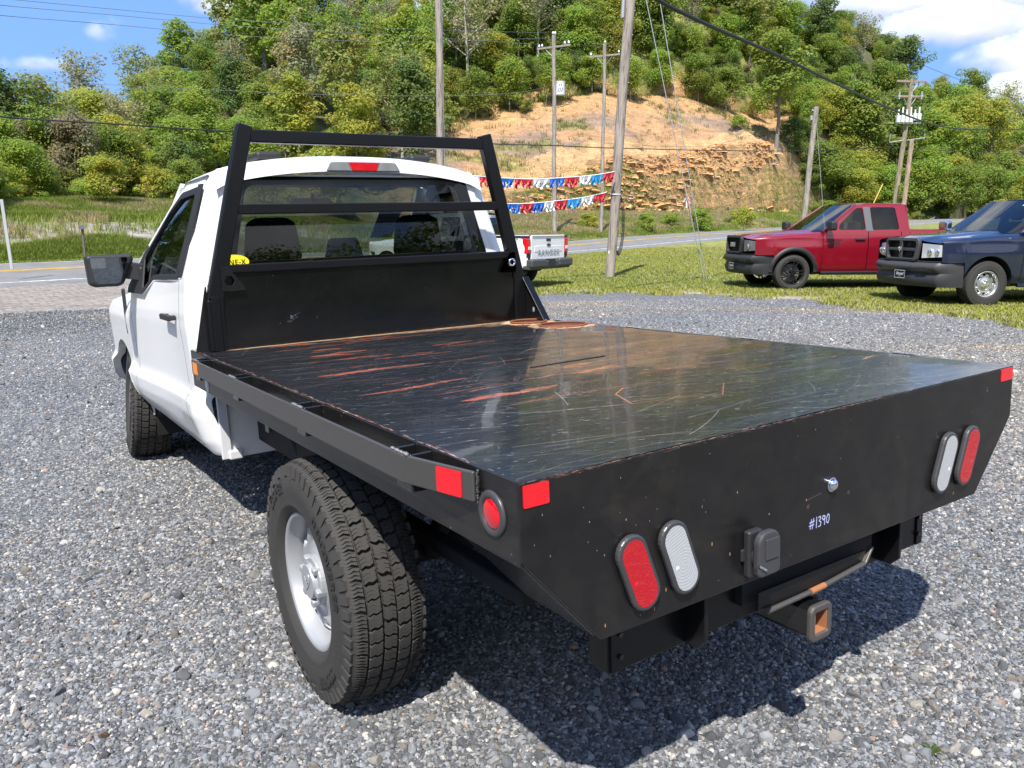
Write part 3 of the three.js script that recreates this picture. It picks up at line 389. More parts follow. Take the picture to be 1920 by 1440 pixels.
{ // trees across the road behind the photographer, seen only in reflections
  const r = rngOf(12), g = []; const M = new THREE.Matrix4(); const src = PT.broad[0].children[1].geometry, n = 90, im = new THREE.InstancedMesh(src, LM.mid, n); im.name = 'far_treeline'; for (let i = 0; i < n; i++) { const lf = i >= 50, a = lf ? -0.84 - (i - 50) / 40 * 0.7 : PI + (i / 50 - 0.5) * 3.4, R = lf ? 38 + r() * 24 : 50 + r() * 14, s = lf ? 1.3 + r() * 0.7 : 1.0 + r() * 0.7; M.compose(V(Math.sin(a) * R, -0.6, -Math.cos(a) * R), new THREE.Quaternion().setFromEuler(new THREE.Euler(0, r() * 6, 0)), V(s * 1.2, s, s * 1.2)); im.setMatrixAt(i, M); } scene.add(im); tag(im, 'woods beyond the frame behind and left of the photographer, mirrored in the glass', 'trees', null, 'stuff');
}
{ // grass
  const r = rngOf(71); const M = new THREE.Matrix4(), C = new THREE.Color(), q4 = new THREE.Quaternion(), E = new THREE.Euler();
  const tuft = (n, h, spread, w, bend, k) => { const p = [], ix = []; for (let i = 0; i < n; i++) { const a = k() * 6.28, x = Math.cos(k() * 6.28) * spread * k(), z = Math.sin(k() * 6.28) * spread * k(), hh = h * (0.6 + 0.6 * k()), dx = Math.cos(a), dz = Math.sin(a), o = p.length / 3, b = bend * hh * k(); p.push(x - dz * w, 0, z + dx * w, x + dz * w, 0, z - dx * w, x + dx * b * 0.35 - dz * w * 0.7, hh * 0.6, z + dz * b * 0.35 + dx * w * 0.7, x + dx * b * 0.35 + dz * w * 0.7, hh * 0.6, z + dz * b * 0.35 - dx * w * 0.7, x + dx * b, hh, z + dz * b); ix.push(o, o + 1, o + 2, o + 1, o + 3, o + 2, o + 2, o + 3, o + 4); } const g = new THREE.BufferGeometry(); g.setAttribute('position', new THREE.Float32BufferAttribute(p, 3)); g.setIndex(ix); g.computeVertexNormals(); return g; };
  const bladeM = phy([1, 1, 1], 0.8, { transmission: 0.25, thickness: 0, specularIntensity: 0.3 });
  const make = (name, geo, N, pick, label, cat) => { const ms = [], cs = []; let guard = 0; while (ms.length < N && guard++ < N * 6) { const o = pick(); if (!o) continue; const [x, d, s, c, sy] = o; q4.setFromEuler(E.set(0, r() * 6.28, 0)); M.compose(V(x, terrain(x, d) - 0.01, -d), q4, V(s, sy || s, s)); ms.push(M.clone()); cs.push(c); } const im = new THREE.InstancedMesh(geo, bladeM, ms.length); im.name = name; ms.forEach((m, i) => { im.setMatrixAt(i, m); im.setColorAt(i, C.setRGB(...cs[i])); }); scene.add(im); im.castShadow = im.receiveShadow = true; tag(im, label, cat, null, 'stuff'); };
  const k = rngOf(3), lawnT = tuft(9, 0.058, 0.13, 0.006, 1.1, k), tallT = tuft(12, 0.62, 0.22, 0.012, 0.5, k);
  make('lawn_grass', lawnT, 90000, () => { const d = 11 + Math.pow(r(), 1.5) * 32, q = -0.12 + r() * 0.85, x = q * d; const th = Math.atan2(x, d), R = Math.hypot(x, d), e = gravelEdge(th); if (roadW(x, d) > -0.6) return null; const n = fbm(x * 1.3, d * 1.3, 1, 3); const ed = R - e + (n - 0.5) * 2.2; if (ed < -0.5 || (ed < 0.9 && r() > (ed + 0.5) * 0.55)) return null; const t = r(), yel = fbm(x * 0.3, d * 0.3, 7, 3); const c = t < 0.1 ? [0.42, 0.38, 0.2] : t < 0.115 ? [0.6, 0.6, 0.5] : [lerp(0.22, 0.36, yel) * (0.85 + 0.3 * t), lerp(0.27, 0.345, yel) * (0.85 + 0.3 * t), 0.065]; return [x, d, 0.7 + 0.7 * r(), c]; }, 'short mown grass where the pickups are parked', 'grass');
  make('roadside_grass', tallT, 80000, () => { const q = -0.7 + r() * 1.4, w = RW + 0.7 + Math.pow(r(), 0.9) * 14, kq = 0.6884 - 0.7254 * q; if (kq < 0.17) return null; const d = (w + 25.29) / kq, x = q * d; if (d > 112 || d > hillBase(q) + 3) return null; if (dirtPull(x, d) > 0.4 && r() < 0.95) return null; const n = fbm(x * 0.35, d * 0.5, 9, 3), dry = smooth(0.46, 0.66, n + (q > -0.05 && q < 0.3 && w > RW + 3 ? 0.18 : -0.06)) * (r() < 0.75 ? 1 : 0.2), t = 0.75 + 0.5 * r(); const c = [lerp(0.24, 0.44, dry) * t, lerp(0.3, 0.36, dry) * t, lerp(0.055, 0.2, dry) * t]; const near = smooth(RW + 0.5, RW + 3, w); return [x, d, 0.8 + 0.5 * r(), c, (0.3 + 0.5 * near) * (0.7 + 0.6 * n)]; }, 'tall ragged grass along the far side of the road', 'grass');
  make('bank_weeds', tuft(10, 0.36, 0.3, 0.018, 0.9, k), 3600, () => { const q = -0.17 + r() * 0.54, d0 = hillBase(q), kk = r() * 30, d = d0 + kk, x = q * d; const v = 0.45 * smooth(0.58, 0.70, fbm(x * 0.16, d * 0.3, 13, 4)) * smooth(4, 8, kk); const top = smooth(24, 27, kk); if (r() > v * 0.9 + top * 0.8 + 0.03 + 0.25 * smooth(2, 0, kk)) return null; const t = r(); return [x, d, 0.6 + r() * 0.9, t < 0.35 ? [0.28, 0.22, 0.11] : [0.1 * (0.7 + t * 0.6), 0.13 * (0.7 + t * 0.6), 0.035]]; }, 'weeds and thin grass scattered over the orange cut bank', 'weeds');
  // weeds rooted in the gravel near the right corner
  for (const [u, v, d, l] of [[1832, 1420, 2.7, 'tiny green weed in the sunlit gravel at the bottom right corner']]) { const x = (1832 - 960) / 1497 * 2.05, dd = 2.02; const g = [], k2 = rngOf(8); for (let i = 0; i < 9; i++) { const a = i * 2.4, L = 0.022 + 0.02 * k2(); const pl = new THREE.PlaneGeometry(L, 0.009, 3, 1); mapPos(pl, (x0, y0, z0) => { const t = x0 / L + 0.5; return [t * L, 0.012 * Math.sin(t * 2.4), y0 * (1 - Math.abs(t - 0.5) * 1.4)]; }); pl.rotateY(a); g.push(pl); } const w = thing('gravel_weed', l, 'weed', null, V(x, lotH(x, dd) + 0.012, -dd)); obj('leaf', g, leafMat([0.1, 0.15, 0.03]).clone(), w).material.vertexColors = false; }
}
// ---------- white flatbed truck ----------
const RAKE = Math.atan(0.0232);
const truck = thing('flatbed_truck', 'white regular cab pickup with a scratched black steel flatbed, filling the foreground', 'truck');
{ const m = Q.clone().setPosition(truckPos); m.decompose(truck.position, truck.quaternion, truck.scale); }
const P = (name, geo, mat, parent = truck, label) => { const o = obj(name, geo, mat, parent, label); if (parent === truck) o.rotation.x = -RAKE; return o; };
const paintWhite = phy([0.79, 0.79, 0.785], 0.42, { clearcoat: 0.6, clearcoatRoughness: 0.05 });
const plasticBlack = std([0.022, 0.022, 0.024], 0.55), glossBlack = phy([0.008, 0.008, 0.009], 0.25, { clearcoat: 0.6, clearcoatRoughness: 0.1 }), rubber = std([0.03, 0.03, 0.031], 0.85), rubberTrim = std([0.05, 0.05, 0.053], 0.36);
const darkUnder = std([0.012, 0.012, 0.013], 0.8), chrome = std([0.85, 0.86, 0.87], 0.12, { metalness: 1 });
const silver = std([0.40, 0.41, 0.425], 0.45, { metalness: 0.35 });
const lensRed = phy([0.62, 0.004, 0.014], 0.12, { clearcoat: 1, clearcoatRoughness: 0.03 }), lensWhite = phy([0.72, 0.74, 0.76], 0.14, { clearcoat: 1, clearcoatRoughness: 0.03 }), amber = phy([0.85, 0.22, 0.01], 0.2, { clearcoat: 1 });
const reflRed = phy([0.72, 0.008, 0.016], 0.28, { clearcoat: 0.5 });
const glassTint = phy([0.32, 0.36, 0.36], 0.0, { transmission: 1, thickness: 0, ior: 1.52 }), glassClear = phy([0.80, 0.87, 0.85], 0.0, { transmission: 1, thickness: 0, ior: 1.52 }), glassDark = phy([0.10, 0.115, 0.12], 0.0, { transmission: 1, thickness: 0, ior: 1.52 });
const D = 1.007, ZR = 1.235, ZF = -1.59, BW = 0.937;
const wav = (x, z) => -0.0045 * Math.pow(clamp((0.26 - Math.hypot(x + 0.94, (z - ZR) * 0.8)) / 0.26), 1.5) + 0.0042 * (fbm(x * 1.7 + 3, z * 1.5, 1, 2) - 0.5) + 0.0010 * Math.sin(z * 6.5 + x) + 0.0006 * (fbm(x * 9, z * 9, 2, 2) - 0.5);
{ // deck
  const r = rngOf(901), W = 1400, H = 2048, X = (x) => (x + 0.94) / 1.88 * W, Zp = (z) => (z + 1.6) / 2.845 * H; // canvas y runs rearward
  const col = canvasTex(W, H, (c) => {
    c.fillStyle = '#1b1c1e'; c.fillRect(0, 0, W, H);
    for (let i = 0; i < 500; i++) { const a = 0.012 + 0.03 * r(); c.fillStyle = `rgba(${r() < 0.5 ? '90,88,84' : '5,5,8'},${a})`; c.beginPath(); c.ellipse(r() * W, r() * H, 60 + r() * 220, 6 + r() * 22, (r() - 0.5) * 0.16, 0, 7); c.fill(); }
    const smear = (x0, z0, x1, z1, w, a, rgb = '176,86,58') => { for (let i = 0; i < w * 14; i++) { const t = r(), e = Math.sin(PI * clamp(t * 0.94 + 0.03)), o = (r() + r() + r() - 1.5) * w * 0.75 * e + 5 * Math.sin(t * 7 + x0 * 9); c.fillStyle = `rgba(${rgb},${a * 0.85 * r()})`; c.beginPath(); c.ellipse(X(lerp(x0, x1, t)), Zp(lerp(z0, z1, t)) + o, 3 + r() * 9, 0.8 + r() * 1.8, 0.1 * (r() - 0.5), 0, 7); c.fill(); } const n = 6 + Math.floor(w * 0.8); for (let i = 0; i < n; i++) { const t0 = r() * 0.7, t1 = Math.min(1, t0 + 0.08 + r() * 0.25), o = (r() - 0.5) * w * 1.0; c.strokeStyle = `rgba(${rgb},${a * (0.35 + 0.65 * r())})`; c.lineWidth = 0.8 + r() * 2.2; c.beginPath(); c.moveTo(X(lerp(x0, x1, t0)), Zp(lerp(z0, z1, t0)) + o); c.lineTo(X(lerp(x0, x1, t1)), Zp(lerp(z0, z1, t1)) + o + (r() - 0.5) * 3); c.stroke(); } };
    const OR = '188,96,68'; smear(-0.76, -0.31, -0.32, -0.29, 20, 1, OR); smear(-0.77, -0.3, -0.5, -0.3, 24, 0.8, OR); smear(-0.79, 0.165, -0.42, 0.134, 19, 1, OR); smear(-0.62, 0.466, -0.40, 0.48, 26, 1, OR); smear(-0.44, 0.48, -0.28, 0.46, 22, 0.6, OR); smear(-0.62, -1.35, -0.41, -1.31, 24, 0.9, OR); smear(-0.6, -0.86, -0.44, -0.79, 22, 1, OR); smear(-0.45, -0.55, -0.1, -0.52, 14, 0.6, OR); smear(-0.2, -0.1, 0.15, -0.12, 12, 0.5, OR); smear(0.3, -0.1, 0.7, -0.14, 10, 0.5, OR); smear(-0.1, 0.33, 0.1, 0.3, 14, 0.55, OR);
    for (let i = 0; i < 22; i++) { const x = -0.85 + r() * 1.2, z = -1.3 + r() * 2.0, L = 0.12 + r() * 0.3; smear(x, z, x + L, z + (r() - 0.5) * 0.04, 10 + r() * 22, 0.25 + 0.3 * r(), '170,84,56'); }
    for (let i = 0; i < 34; i++) { const x = -0.85 + r() * 1.7, z = -1.2 + r() * 2.2, L = 0.04 + r() * 0.28; smear(x, z, x + L, z + (r() - 0.5) * 0.05, 2 + r() * 7, 0.16 + 0.32 * r() * (x < 0.2 ? 1 : 0.7), r() < 0.7 ? '186,96,66' : '205,140,104'); }
    const line = (pts, w, rgba) => { c.strokeStyle = rgba; c.lineWidth = w; c.beginPath(); pts.forEach(([x, z], i) => (i ? c.lineTo(X(x), Zp(z)) : c.moveTo(X(x), Zp(z)))); c.stroke(); };
    line([[-0.16, 0.64], [-0.24, 0.7], [-0.299, 0.836]], 4, 'rgba(205,112,74,.8)'); line([[-0.299, 0.836], [-0.16, 0.86], [-0.036, 0.921], [0.103, 0.8]], 3, 'rgba(205,112,74,.7)'); line([[0.224, 0.676], [0.507, 0.66]], 3, 'rgba(195,112,74,.6)');
    for (let i = 0; i < 5200; i++) { // fine scratches, mostly across the bed
      const x = r() * W, y = r() * H, a = (r() < 0.55 ? 0.34 + (r() - 0.5) * 0.3 : r() < 0.7 ? (r() - 0.5) * 0.3 : (r() - 0.5) * 2.4), L = r() < 0.6 ? 5 + r() * 26 : 40 + r() * 190, b = (r() - 0.5) * L * 0.12; c.strokeStyle = `rgba(${r() < 0.86 ? '196,194,188' : '190,120,92'},${0.14 + 0.6 * r() * r()})`; c.lineWidth = 0.7 + r() * 1.3; c.beginPath(); c.moveTo(x, y); c.quadraticCurveTo(x + Math.cos(a) * L / 2 - Math.sin(a) * b, y + Math.sin(a) * L / 2 + Math.cos(a) * b, x + Math.cos(a) * L, y + Math.sin(a) * L); c.stroke();
    }
    for (let i = 0; i < 900; i++) { const z = 0.0 + r() * 1.24; c.fillStyle = `rgba(215,213,208,${0.25 + 0.6 * r()})`; const s = 1 + r() * 3; c.save(); c.translate(X(-0.94 + r() * 1.88), Zp(z)); c.rotate(0.36 + (r() - 0.5) * 0.2); c.fillRect(0, 0, s * 3.2, 0.9 + s * 0.25); c.restore(); }
    for (let i = 0; i < 16; i++) { const x = r() * W, y = H * (0.35 + 0.65 * r()), R = 60 + r() * 240, a = r() * 6; c.strokeStyle = `rgba(205,203,198,${0.2 + 0.3 * r()})`; c.lineWidth = 0.8 + r(); c.beginPath(); c.arc(x, y, R, a, a + 0.4 + r() * 0.9); c.stroke(); }
    // dry silt and rust along the headboard, rusty rings in the front right corner
    for (let i = 0; i < 1700; i++) { const x = -0.8 + 1.7 * r(), k = smooth(-0.8, 0.85, x), z = -1.425 + r() * r() * (0.06 + 0.2 * k * k); c.fillStyle = `rgba(${r() < 0.55 ? '214,176,132' : r() < 0.5 ? '190,112,58' : '226,206,172'},${0.12 + 0.3 * r()})`; c.beginPath(); c.ellipse(X(x), Zp(z), 10 + r() * 40, 2 + r() * 4, (r() - 0.5) * 0.1, 0, 7); c.fill(); }
    for (const [x, z, R] of [[0.8, -1.25, 0.1], [0.815, -0.95, 0.125]]) {
      for (let i = 0; i < 420; i++) { const a = r() * 6.28, q = R * (0.9 + r() * 0.55); c.fillStyle = `rgba(${r() < 0.5 ? '232,206,166' : '206,138,84'},${0.3 + 0.35 * r()})`; c.beginPath(); c.ellipse(X(x + q * Math.cos(a)), Zp(z + q * Math.sin(a)), 5 + r() * 12, 3 + r() * 5, 0, 0, 7); c.fill(); }
      c.fillStyle = 'rgb(74,32,18)'; c.beginPath(); c.ellipse(X(x), Zp(z), R / 1.88 * W * 0.98, R / 2.845 * H * 0.98, 0, 0, 7); c.fill();
      for (let i = 0; i < 240; i++) { const a = r() * 6.28, q = R * Math.sqrt(r()) * 0.95; c.fillStyle = `rgba(${r() < 0.5 ? '120,54,28' : '46,20,14'},.5)`; c.beginPath(); c.ellipse(X(x + q * Math.cos(a)), Zp(z + q * Math.sin(a)), 4 + r() * 14, 2 + r() * 5, 0, 0, 7); c.fill(); }
    }
    c.fillStyle = '#030303'; c.save(); c.translate(X(-0.133), Zp(0.114)); c.rotate(Math.atan2(Zp(0.095) - Zp(0.114), X(0.224) - X(-0.133))); c.fillRect(0, -3.5, X(0.224) - X(-0.133), 6); c.restore();
    // worn bare edges
    const edge = (x0, z0, x1, z1, n) => { for (let i = 0; i < n; i++) { const t = r(), o = r() * r() * 9; c.fillStyle = `rgba(${r() < 0.6 ? '176,104,78' : '196,178,166'},${0.3 + 0.5 * r()})`; const x = X(lerp(x0, x1, t)), y = Zp(lerp(z0, z1, t)); const v = Math.abs(z1 - z0) > 1; c.fillRect(v ? (x0 < 0 ? x + o : x - o) : x, v ? y : y - o, v ? 2.5 : 4 + r() * 16, v ? 4 + r() * 16 : 2.5); } };
    edge(-0.938, -1.55, -0.938, 1.24, 420); edge(0.938, -1.4, 0.938, 1.24, 250); edge(-0.93, 1.243, 0.3, 1.243, 420); edge(0.3, 1.243, 0.93, 1.243, 120);
  });
  const rg = canvasTex(700, 1024, (c, w, h) => { c.fillStyle = 'rgb(0,62,0)'; c.fillRect(0, 0, w, h); for (let i = 0; i < 700; i++) { c.fillStyle = `rgba(0,${20 + r() * 90 | 0},0,${0.1 + 0.14 * r()})`; c.beginPath(); c.ellipse(r() * w, r() * h, 20 + r() * 90, 3 + r() * 16, (r() - 0.5) * 0.3, 0, 7); c.fill(); } for (let i = 0; i < 240; i++) { c.fillStyle = `rgba(0,200,0,${0.2 + r() * 0.4})`; c.fillRect(w * 0.05 + r() * w * 0.9, h * 0.05 + h * 0.1 * r() * r(), 20 + r() * 30, 2); } for (const [x, z, R] of [[0.8, -1.25, 0.16], [0.815, -0.95, 0.19]]) { c.fillStyle = 'rgb(0,240,0)'; c.beginPath(); c.ellipse((x + 0.94) / 1.88 * w, (z + 1.6) / 2.845 * h, R / 1.88 * w, R / 2.845 * h, 0, 0, 7); c.fill(); } }, false);
  const md = phy([1, 1, 1], 1, { map: col, roughnessMap: rg, clearcoat: 0.32, clearcoatRoughness: 0.035, ior: 1.5 });
  md.metalness = 0; md.specularIntensity = 1;
  const top = patch(90, 130, (u, v) => { const x = lerp(-BW, BW, u), z = lerp(ZR, ZF, v); return [x, D + wav(x, z), z]; }, (u, v, q) => [(q[0] + 0.94) / 1.88, 1 - (q[2] + 1.6) / 2.845]);
  const o = P('deck', top, md); for (const t of [col, rg]) t.wrapS = t.wrapT = THREE.ClampToEdgeWrapping;
  obj('deck_frame', [box(1.86, 0.008, 2.8, 0, D - 0.012, -0.17, 0), ...[-1.2, -0.8, -0.4, 0.1, 0.5, 0.9].map((z) => box(1.84, 0.075, 0.04, 0, D - 0.055, z)), box(0.07, 0.13, 2.75, -0.42, D - 0.16, -0.17), box(0.07, 0.13, 2.75, 0.42, D - 0.16, -0.17)], darkUnder, o);
  obj('deck_slot', box(0.36, 0.0016, 0.011, 0, 0, 0, 0).rotateY(0.053).translate(0.0455, D + 0.0022, 0.1045), std([0.002, 0.002, 0.002], 1), o);
  for (const [x, z, R] of [[0.8, -1.25, 0.1], [0.815, -0.95, 0.125]]) { const t = new THREE.TorusGeometry(R, 0.006, 6, 40); t.rotateX(PI / 2); obj('rusty_rim', t.translate(x, D + 0.004, z), std([0.2, 0.075, 0.03], 0.9), o); }
}
// black paint of the sides, with stone chips and a greasy haze
const blackTex = (seed, w, h, extra) => canvasTex(w, h, (c) => { const r = rngOf(seed); c.fillStyle = '#1c1b1b'; c.fillRect(0, 0, w, h); for (let i = 0; i < 260; i++) { c.fillStyle = `rgba(${r() < 0.5 ? '74,64,54' : '8,8,10'},${0.03 + 0.06 * r()})`; c.beginPath(); c.ellipse(r() * w, r() * h, 20 + r() * 120, 8 + r() * 30, r() * 3, 0, 7); c.fill(); } for (let i = 0; i < 75; i++) { c.fillStyle = `rgba(215,208,196,${0.3 + 0.6 * r()})`; const s = 0.8 + r() * 1.8; c.fillRect(r() * w, r() * h, s, s * (1 + r() * 1.6)); } for (let i = 0; i < 22; i++) { c.strokeStyle = `rgba(190,180,165,${0.15 + 0.25 * r()})`; c.lineWidth = 0.8; const x = r() * w, y = r() * h; c.beginPath(); c.moveTo(x, y); c.lineTo(x + (r() - 0.5) * 40, y + r() * 18); c.stroke(); } if (extra) extra(c, w, h, r); });
const tailTex = blackTex(31, 2048, 420, (c, w, h, r) => {
  const X = (x) => (x + 0.94) / 1.88 * w, Y = (y) => (1.007 - y) / 0.385 * h;
  for (let i = 0; i < 620; i++) { const x = r() * w, o = r() * r() * 10; c.fillStyle = `rgba(${r() < 0.55 ? '150,92,72' : '186,172,164'},${(x < w * 0.62 ? 0.5 : 0.25) * r()})`; c.fillRect(x, o, 4 + r() * 18, 1.6); }
  for (const [x, y] of [[-0.072, 0.768], [0.096, 0.77]]) { c.fillStyle = '#8a5a3a'; c.beginPath(); c.arc(X(x), Y(y), 5, 0, 7); c.fill(); c.fillStyle = '#070606'; c.beginPath(); c.arc(X(x), Y(y), 3, 0, 7); c.fill(); }
  for (const [x, y] of [[-0.74, 0.66], [-0.6, 0.655], [-0.42, 0.76], [-0.565, 0.69], [0.62, 0.66], [-0.36, 0.72]]) { c.fillStyle = '#b98a5a'; c.fillRect(X(x), Y(y), 3, 9); }
  c.strokeStyle = 'rgba(190,180,170,.4)'; c.lineWidth = 1.6; c.beginPath(); c.moveTo(X(-0.08), Y(0.785)); c.lineTo(X(-0.02), Y(0.793)); c.stroke();
  // paint pen number
  c.strokeStyle = '#c3c6dc'; c.lineWidth = 3; c.lineCap = 'round'; c.lineJoin = 'round'; c.shadowColor = '#3b3cc0'; c.shadowBlur = 6;
  const st = (a) => { c.beginPath(); a.forEach(([x, y], i) => (i ? c.lineTo(X(-0.062) + x * 1.02, Y(0.732) + y * 1.1) : c.moveTo(X(-0.062) + x * 1.02, Y(0.732) + y * 1.1))); c.stroke(); };
  st([[6, 2], [0, 26]]); st([[15, 1], [9, 27]]); st([[-2, 10], [18, 8]]); st([[-4, 18], [16, 17]]); st([[28, 0], [27, 28]]);
  st([[36, 3], [44, 1], [46, 7], [39, 12], [47, 17], [45, 26], [36, 27]]); st([[64, 4], [56, 2], [53, 9], [58, 14], [65, 9], [64, 4], [63, 27]]); st([[78, 2], [72, 10], [72, 22], [78, 26], [83, 18], [83, 6], [78, 2]]);
});
const sideTex = blackTex(32, 2048, 256);
const dent = dataTex(256, (u, v) => { const k = tnoise(u, v, 5, 3); return [k, k, k]; }, false);
const mTail = phy([1, 1, 1], 0.30, { map: tailTex, bumpMap: dent, bumpScale: 0.006, specularIntensity: 0.8 }), mSide = phy([1, 1, 1], 0.3, { map: sideTex, bumpMap: dent, bumpScale: 0.004, specularIntensity: 1 }), mBar = phy([0.006, 0.006, 0.007], 0.32, { specularIntensity: 0.7 });
const mRail = phy([0.06, 0.057, 0.054], 0.36, { specularIntensity: 0.9 });
const uvXY = (g, x0, w, y0, h, ax = 'x') => { const p = g.attributes.position, uv = new Float32Array(p.count * 2); for (let i = 0; i < p.count; i++) { uv[2 * i] = ((ax === 'x' ? p.getX(i) : p.getZ(i)) - x0) / w; uv[2 * i + 1] = (p.getY(i) - y0) / h; } g.setAttribute('uv', new THREE.BufferAttribute(uv, 2)); return g; };
{ // tail panel and its lights
  const tp = poly([[-0.94, D], [-0.94, 0.846], [-0.748, 0.626], [0.748, 0.626], [0.94, 0.846], [0.94, D]].reverse(), 0.014, 0.003, 2); tp.translate(0, 0, ZR - 0.014);
  // slight bow so that the reflections wander
  mapPos(tp, (x, y, z) => [x, y, z]);
  const tail = P('tail_panel', uvXY(tp, -0.94, 1.88, 0.622, 0.385), mTail);
  const grom = (L, w) => { const g = poly(stadium(L, w, 12), 0.016, 0.006, 4, [stadium(L - 0.022, w - 0.022, 12).reverse()]); return g; };
  const lensTex = dataTex(128, (u, v) => { const k = 0.5 + 0.5 * Math.sin(v * 2 * PI * 24), c = 0.5 + 0.5 * Math.sin(Math.hypot(u - 0.5, v - 0.38) * 150); const q = v > 0.62 ? k : c; return [q, q, q]; }, false);
  const lr = phy([0.78, 0.008, 0.02], 0.1, { clearcoat: 1, clearcoatRoughness: 0.02, transmission: 0.4, thickness: 0, ior: 1.5 }), lw = phy([0.86, 0.88, 0.9], 0.1, { clearcoat: 1, clearcoatRoughness: 0.02, transmission: 0.5, thickness: 0, ior: 1.5 }), bowl = std([0.72, 0.73, 0.75], 0.32, { metalness: 0.6, bumpMap: dataTex(128, (u, v) => { const k = 0.5 + 0.5 * Math.sin(u * 2 * PI * 5) * Math.sin(v * 2 * PI * 14); return [k, k, k]; }, false), bumpScale: 0.003 }); for (const m of [lr, lw]) { m.bumpMap = lensTex; m.bumpScale = 0.00035; }
  for (const [n, x, y, s] of [['red', -0.653, 0.753, 1], ['white', -0.532, 0.756, 1], ['white', 0.546, 0.767, -1], ['red', 0.671, 0.766, -1]]) {
    const a = s * 0.36, put = (g, z) => g.rotateZ(a).translate(x, y, z);
    const t = P(n === 'red' ? 'tail_light' : 'reversing_light', put(grom(0.186, 0.084), ZR + 0.001), rubberTrim, truck, n === 'red' ? 'oval red tail light in a black rubber grommet' : 'oval clear reversing light in a black rubber grommet');
    const back = poly(stadium(0.166, 0.063, 14), 0.003); { const p = back.attributes.position, uv = back.attributes.uv; for (let i = 0; i < p.count; i++) uv.setXY(i, p.getX(i) / 0.17 + 0.5, p.getY(i) / 0.17 + 0.5); } obj('bulb', [new THREE.SphereGeometry(0.011, 14, 10).translate(x - s * 0.012, y - 0.02, ZR + 0.008)], n === 'red' ? lensRed : lensWhite, t); obj('bowl', put(back, ZR - 0.001), bowl, t);
    const lens = mapPos(new THREE.ShapeGeometry(new THREE.Shape(stadium(0.166, 0.063, 14).map((p) => new THREE.Vector2(p[0], p[1]))), 12), (px, py) => [px, py, 0.017]); { const p = lens.attributes.position, uv = lens.attributes.uv; for (let i = 0; i < p.count; i++) uv.setXY(i, p.getX(i) / 0.17 + 0.5, p.getY(i) / 0.17 + 0.5); }
    obj('lens', put(lens, ZR + 0.0005), n === 'red' ? lr : lw, t);
  }
  for (const [x0, x1, y0, y1] of [[-0.933, -0.872, 0.955, 1.0], [0.862, 0.932, 0.965, 1.004]]) P('reflector', poly(roundRect(x1 - x0, y1 - y0, 0.004), 0.002).translate((x0 + x1) / 2, (y0 + y1) / 2, ZR), reflRed);
  const lamp = new THREE.SphereGeometry(0.016, 20, 12); lamp.scale(1, 1, 0.8); P('plate_lamp', [lamp.translate(0.017, 0.809, ZR + 0.006), new THREE.CylinderGeometry(0.019, 0.019, 0.006, 20).rotateX(PI / 2).translate(0.017, 0.809, ZR + 0.003)], chrome);
  // trailer plug with its sprung lid
  const soc = P('trailer_socket', [box(0.05, 0.118, 0.022, -0.292, 0.706, ZR + 0.011, 0.008), box(0.075, 0.03, 0.008, -0.288, 0.703, ZR + 0.004), new THREE.CylinderGeometry(0.032, 0.032, 0.03, 24).rotateX(PI / 2).translate(-0.28, 0.698, ZR + 0.022)], plasticBlack);
  const lid = poly(roundPoly([[-0.04, -0.055], [0.038, -0.055], [0.038, 0.035], [0.02, 0.055], [-0.022, 0.055], [-0.04, 0.035]], 0.016, 5), 0.02, 0.006, 3); lid.translate(-0.276, 0.712, ZR + 0.030);
  obj('lid', [lid, box(0.045, 0.05, 0.006, -0.272, 0.724, ZR + 0.051, 0.002), bar(V(-0.316, 0.675, ZR + 0.04), V(-0.236, 0.675, ZR + 0.04), 0.006)], rubberTrim, soc);
  obj('pin', bar(V(-0.316, 0.69, ZR + 0.05), V(-0.295, 0.676, ZR + 0.054), 0.003), chrome, soc);
  // folded flanges under the tapered corners
  for (const s of [-1, 1]) P('corner_flange', beam(V(s * 0.935, 0.842, ZR - 0.14), V(s * 0.752, 0.632, ZR - 0.14), 0.25, 0.008, V(s, -1, 0).normalize().cross(V(0, 0, 1)).normalize()), glossBlack);
}
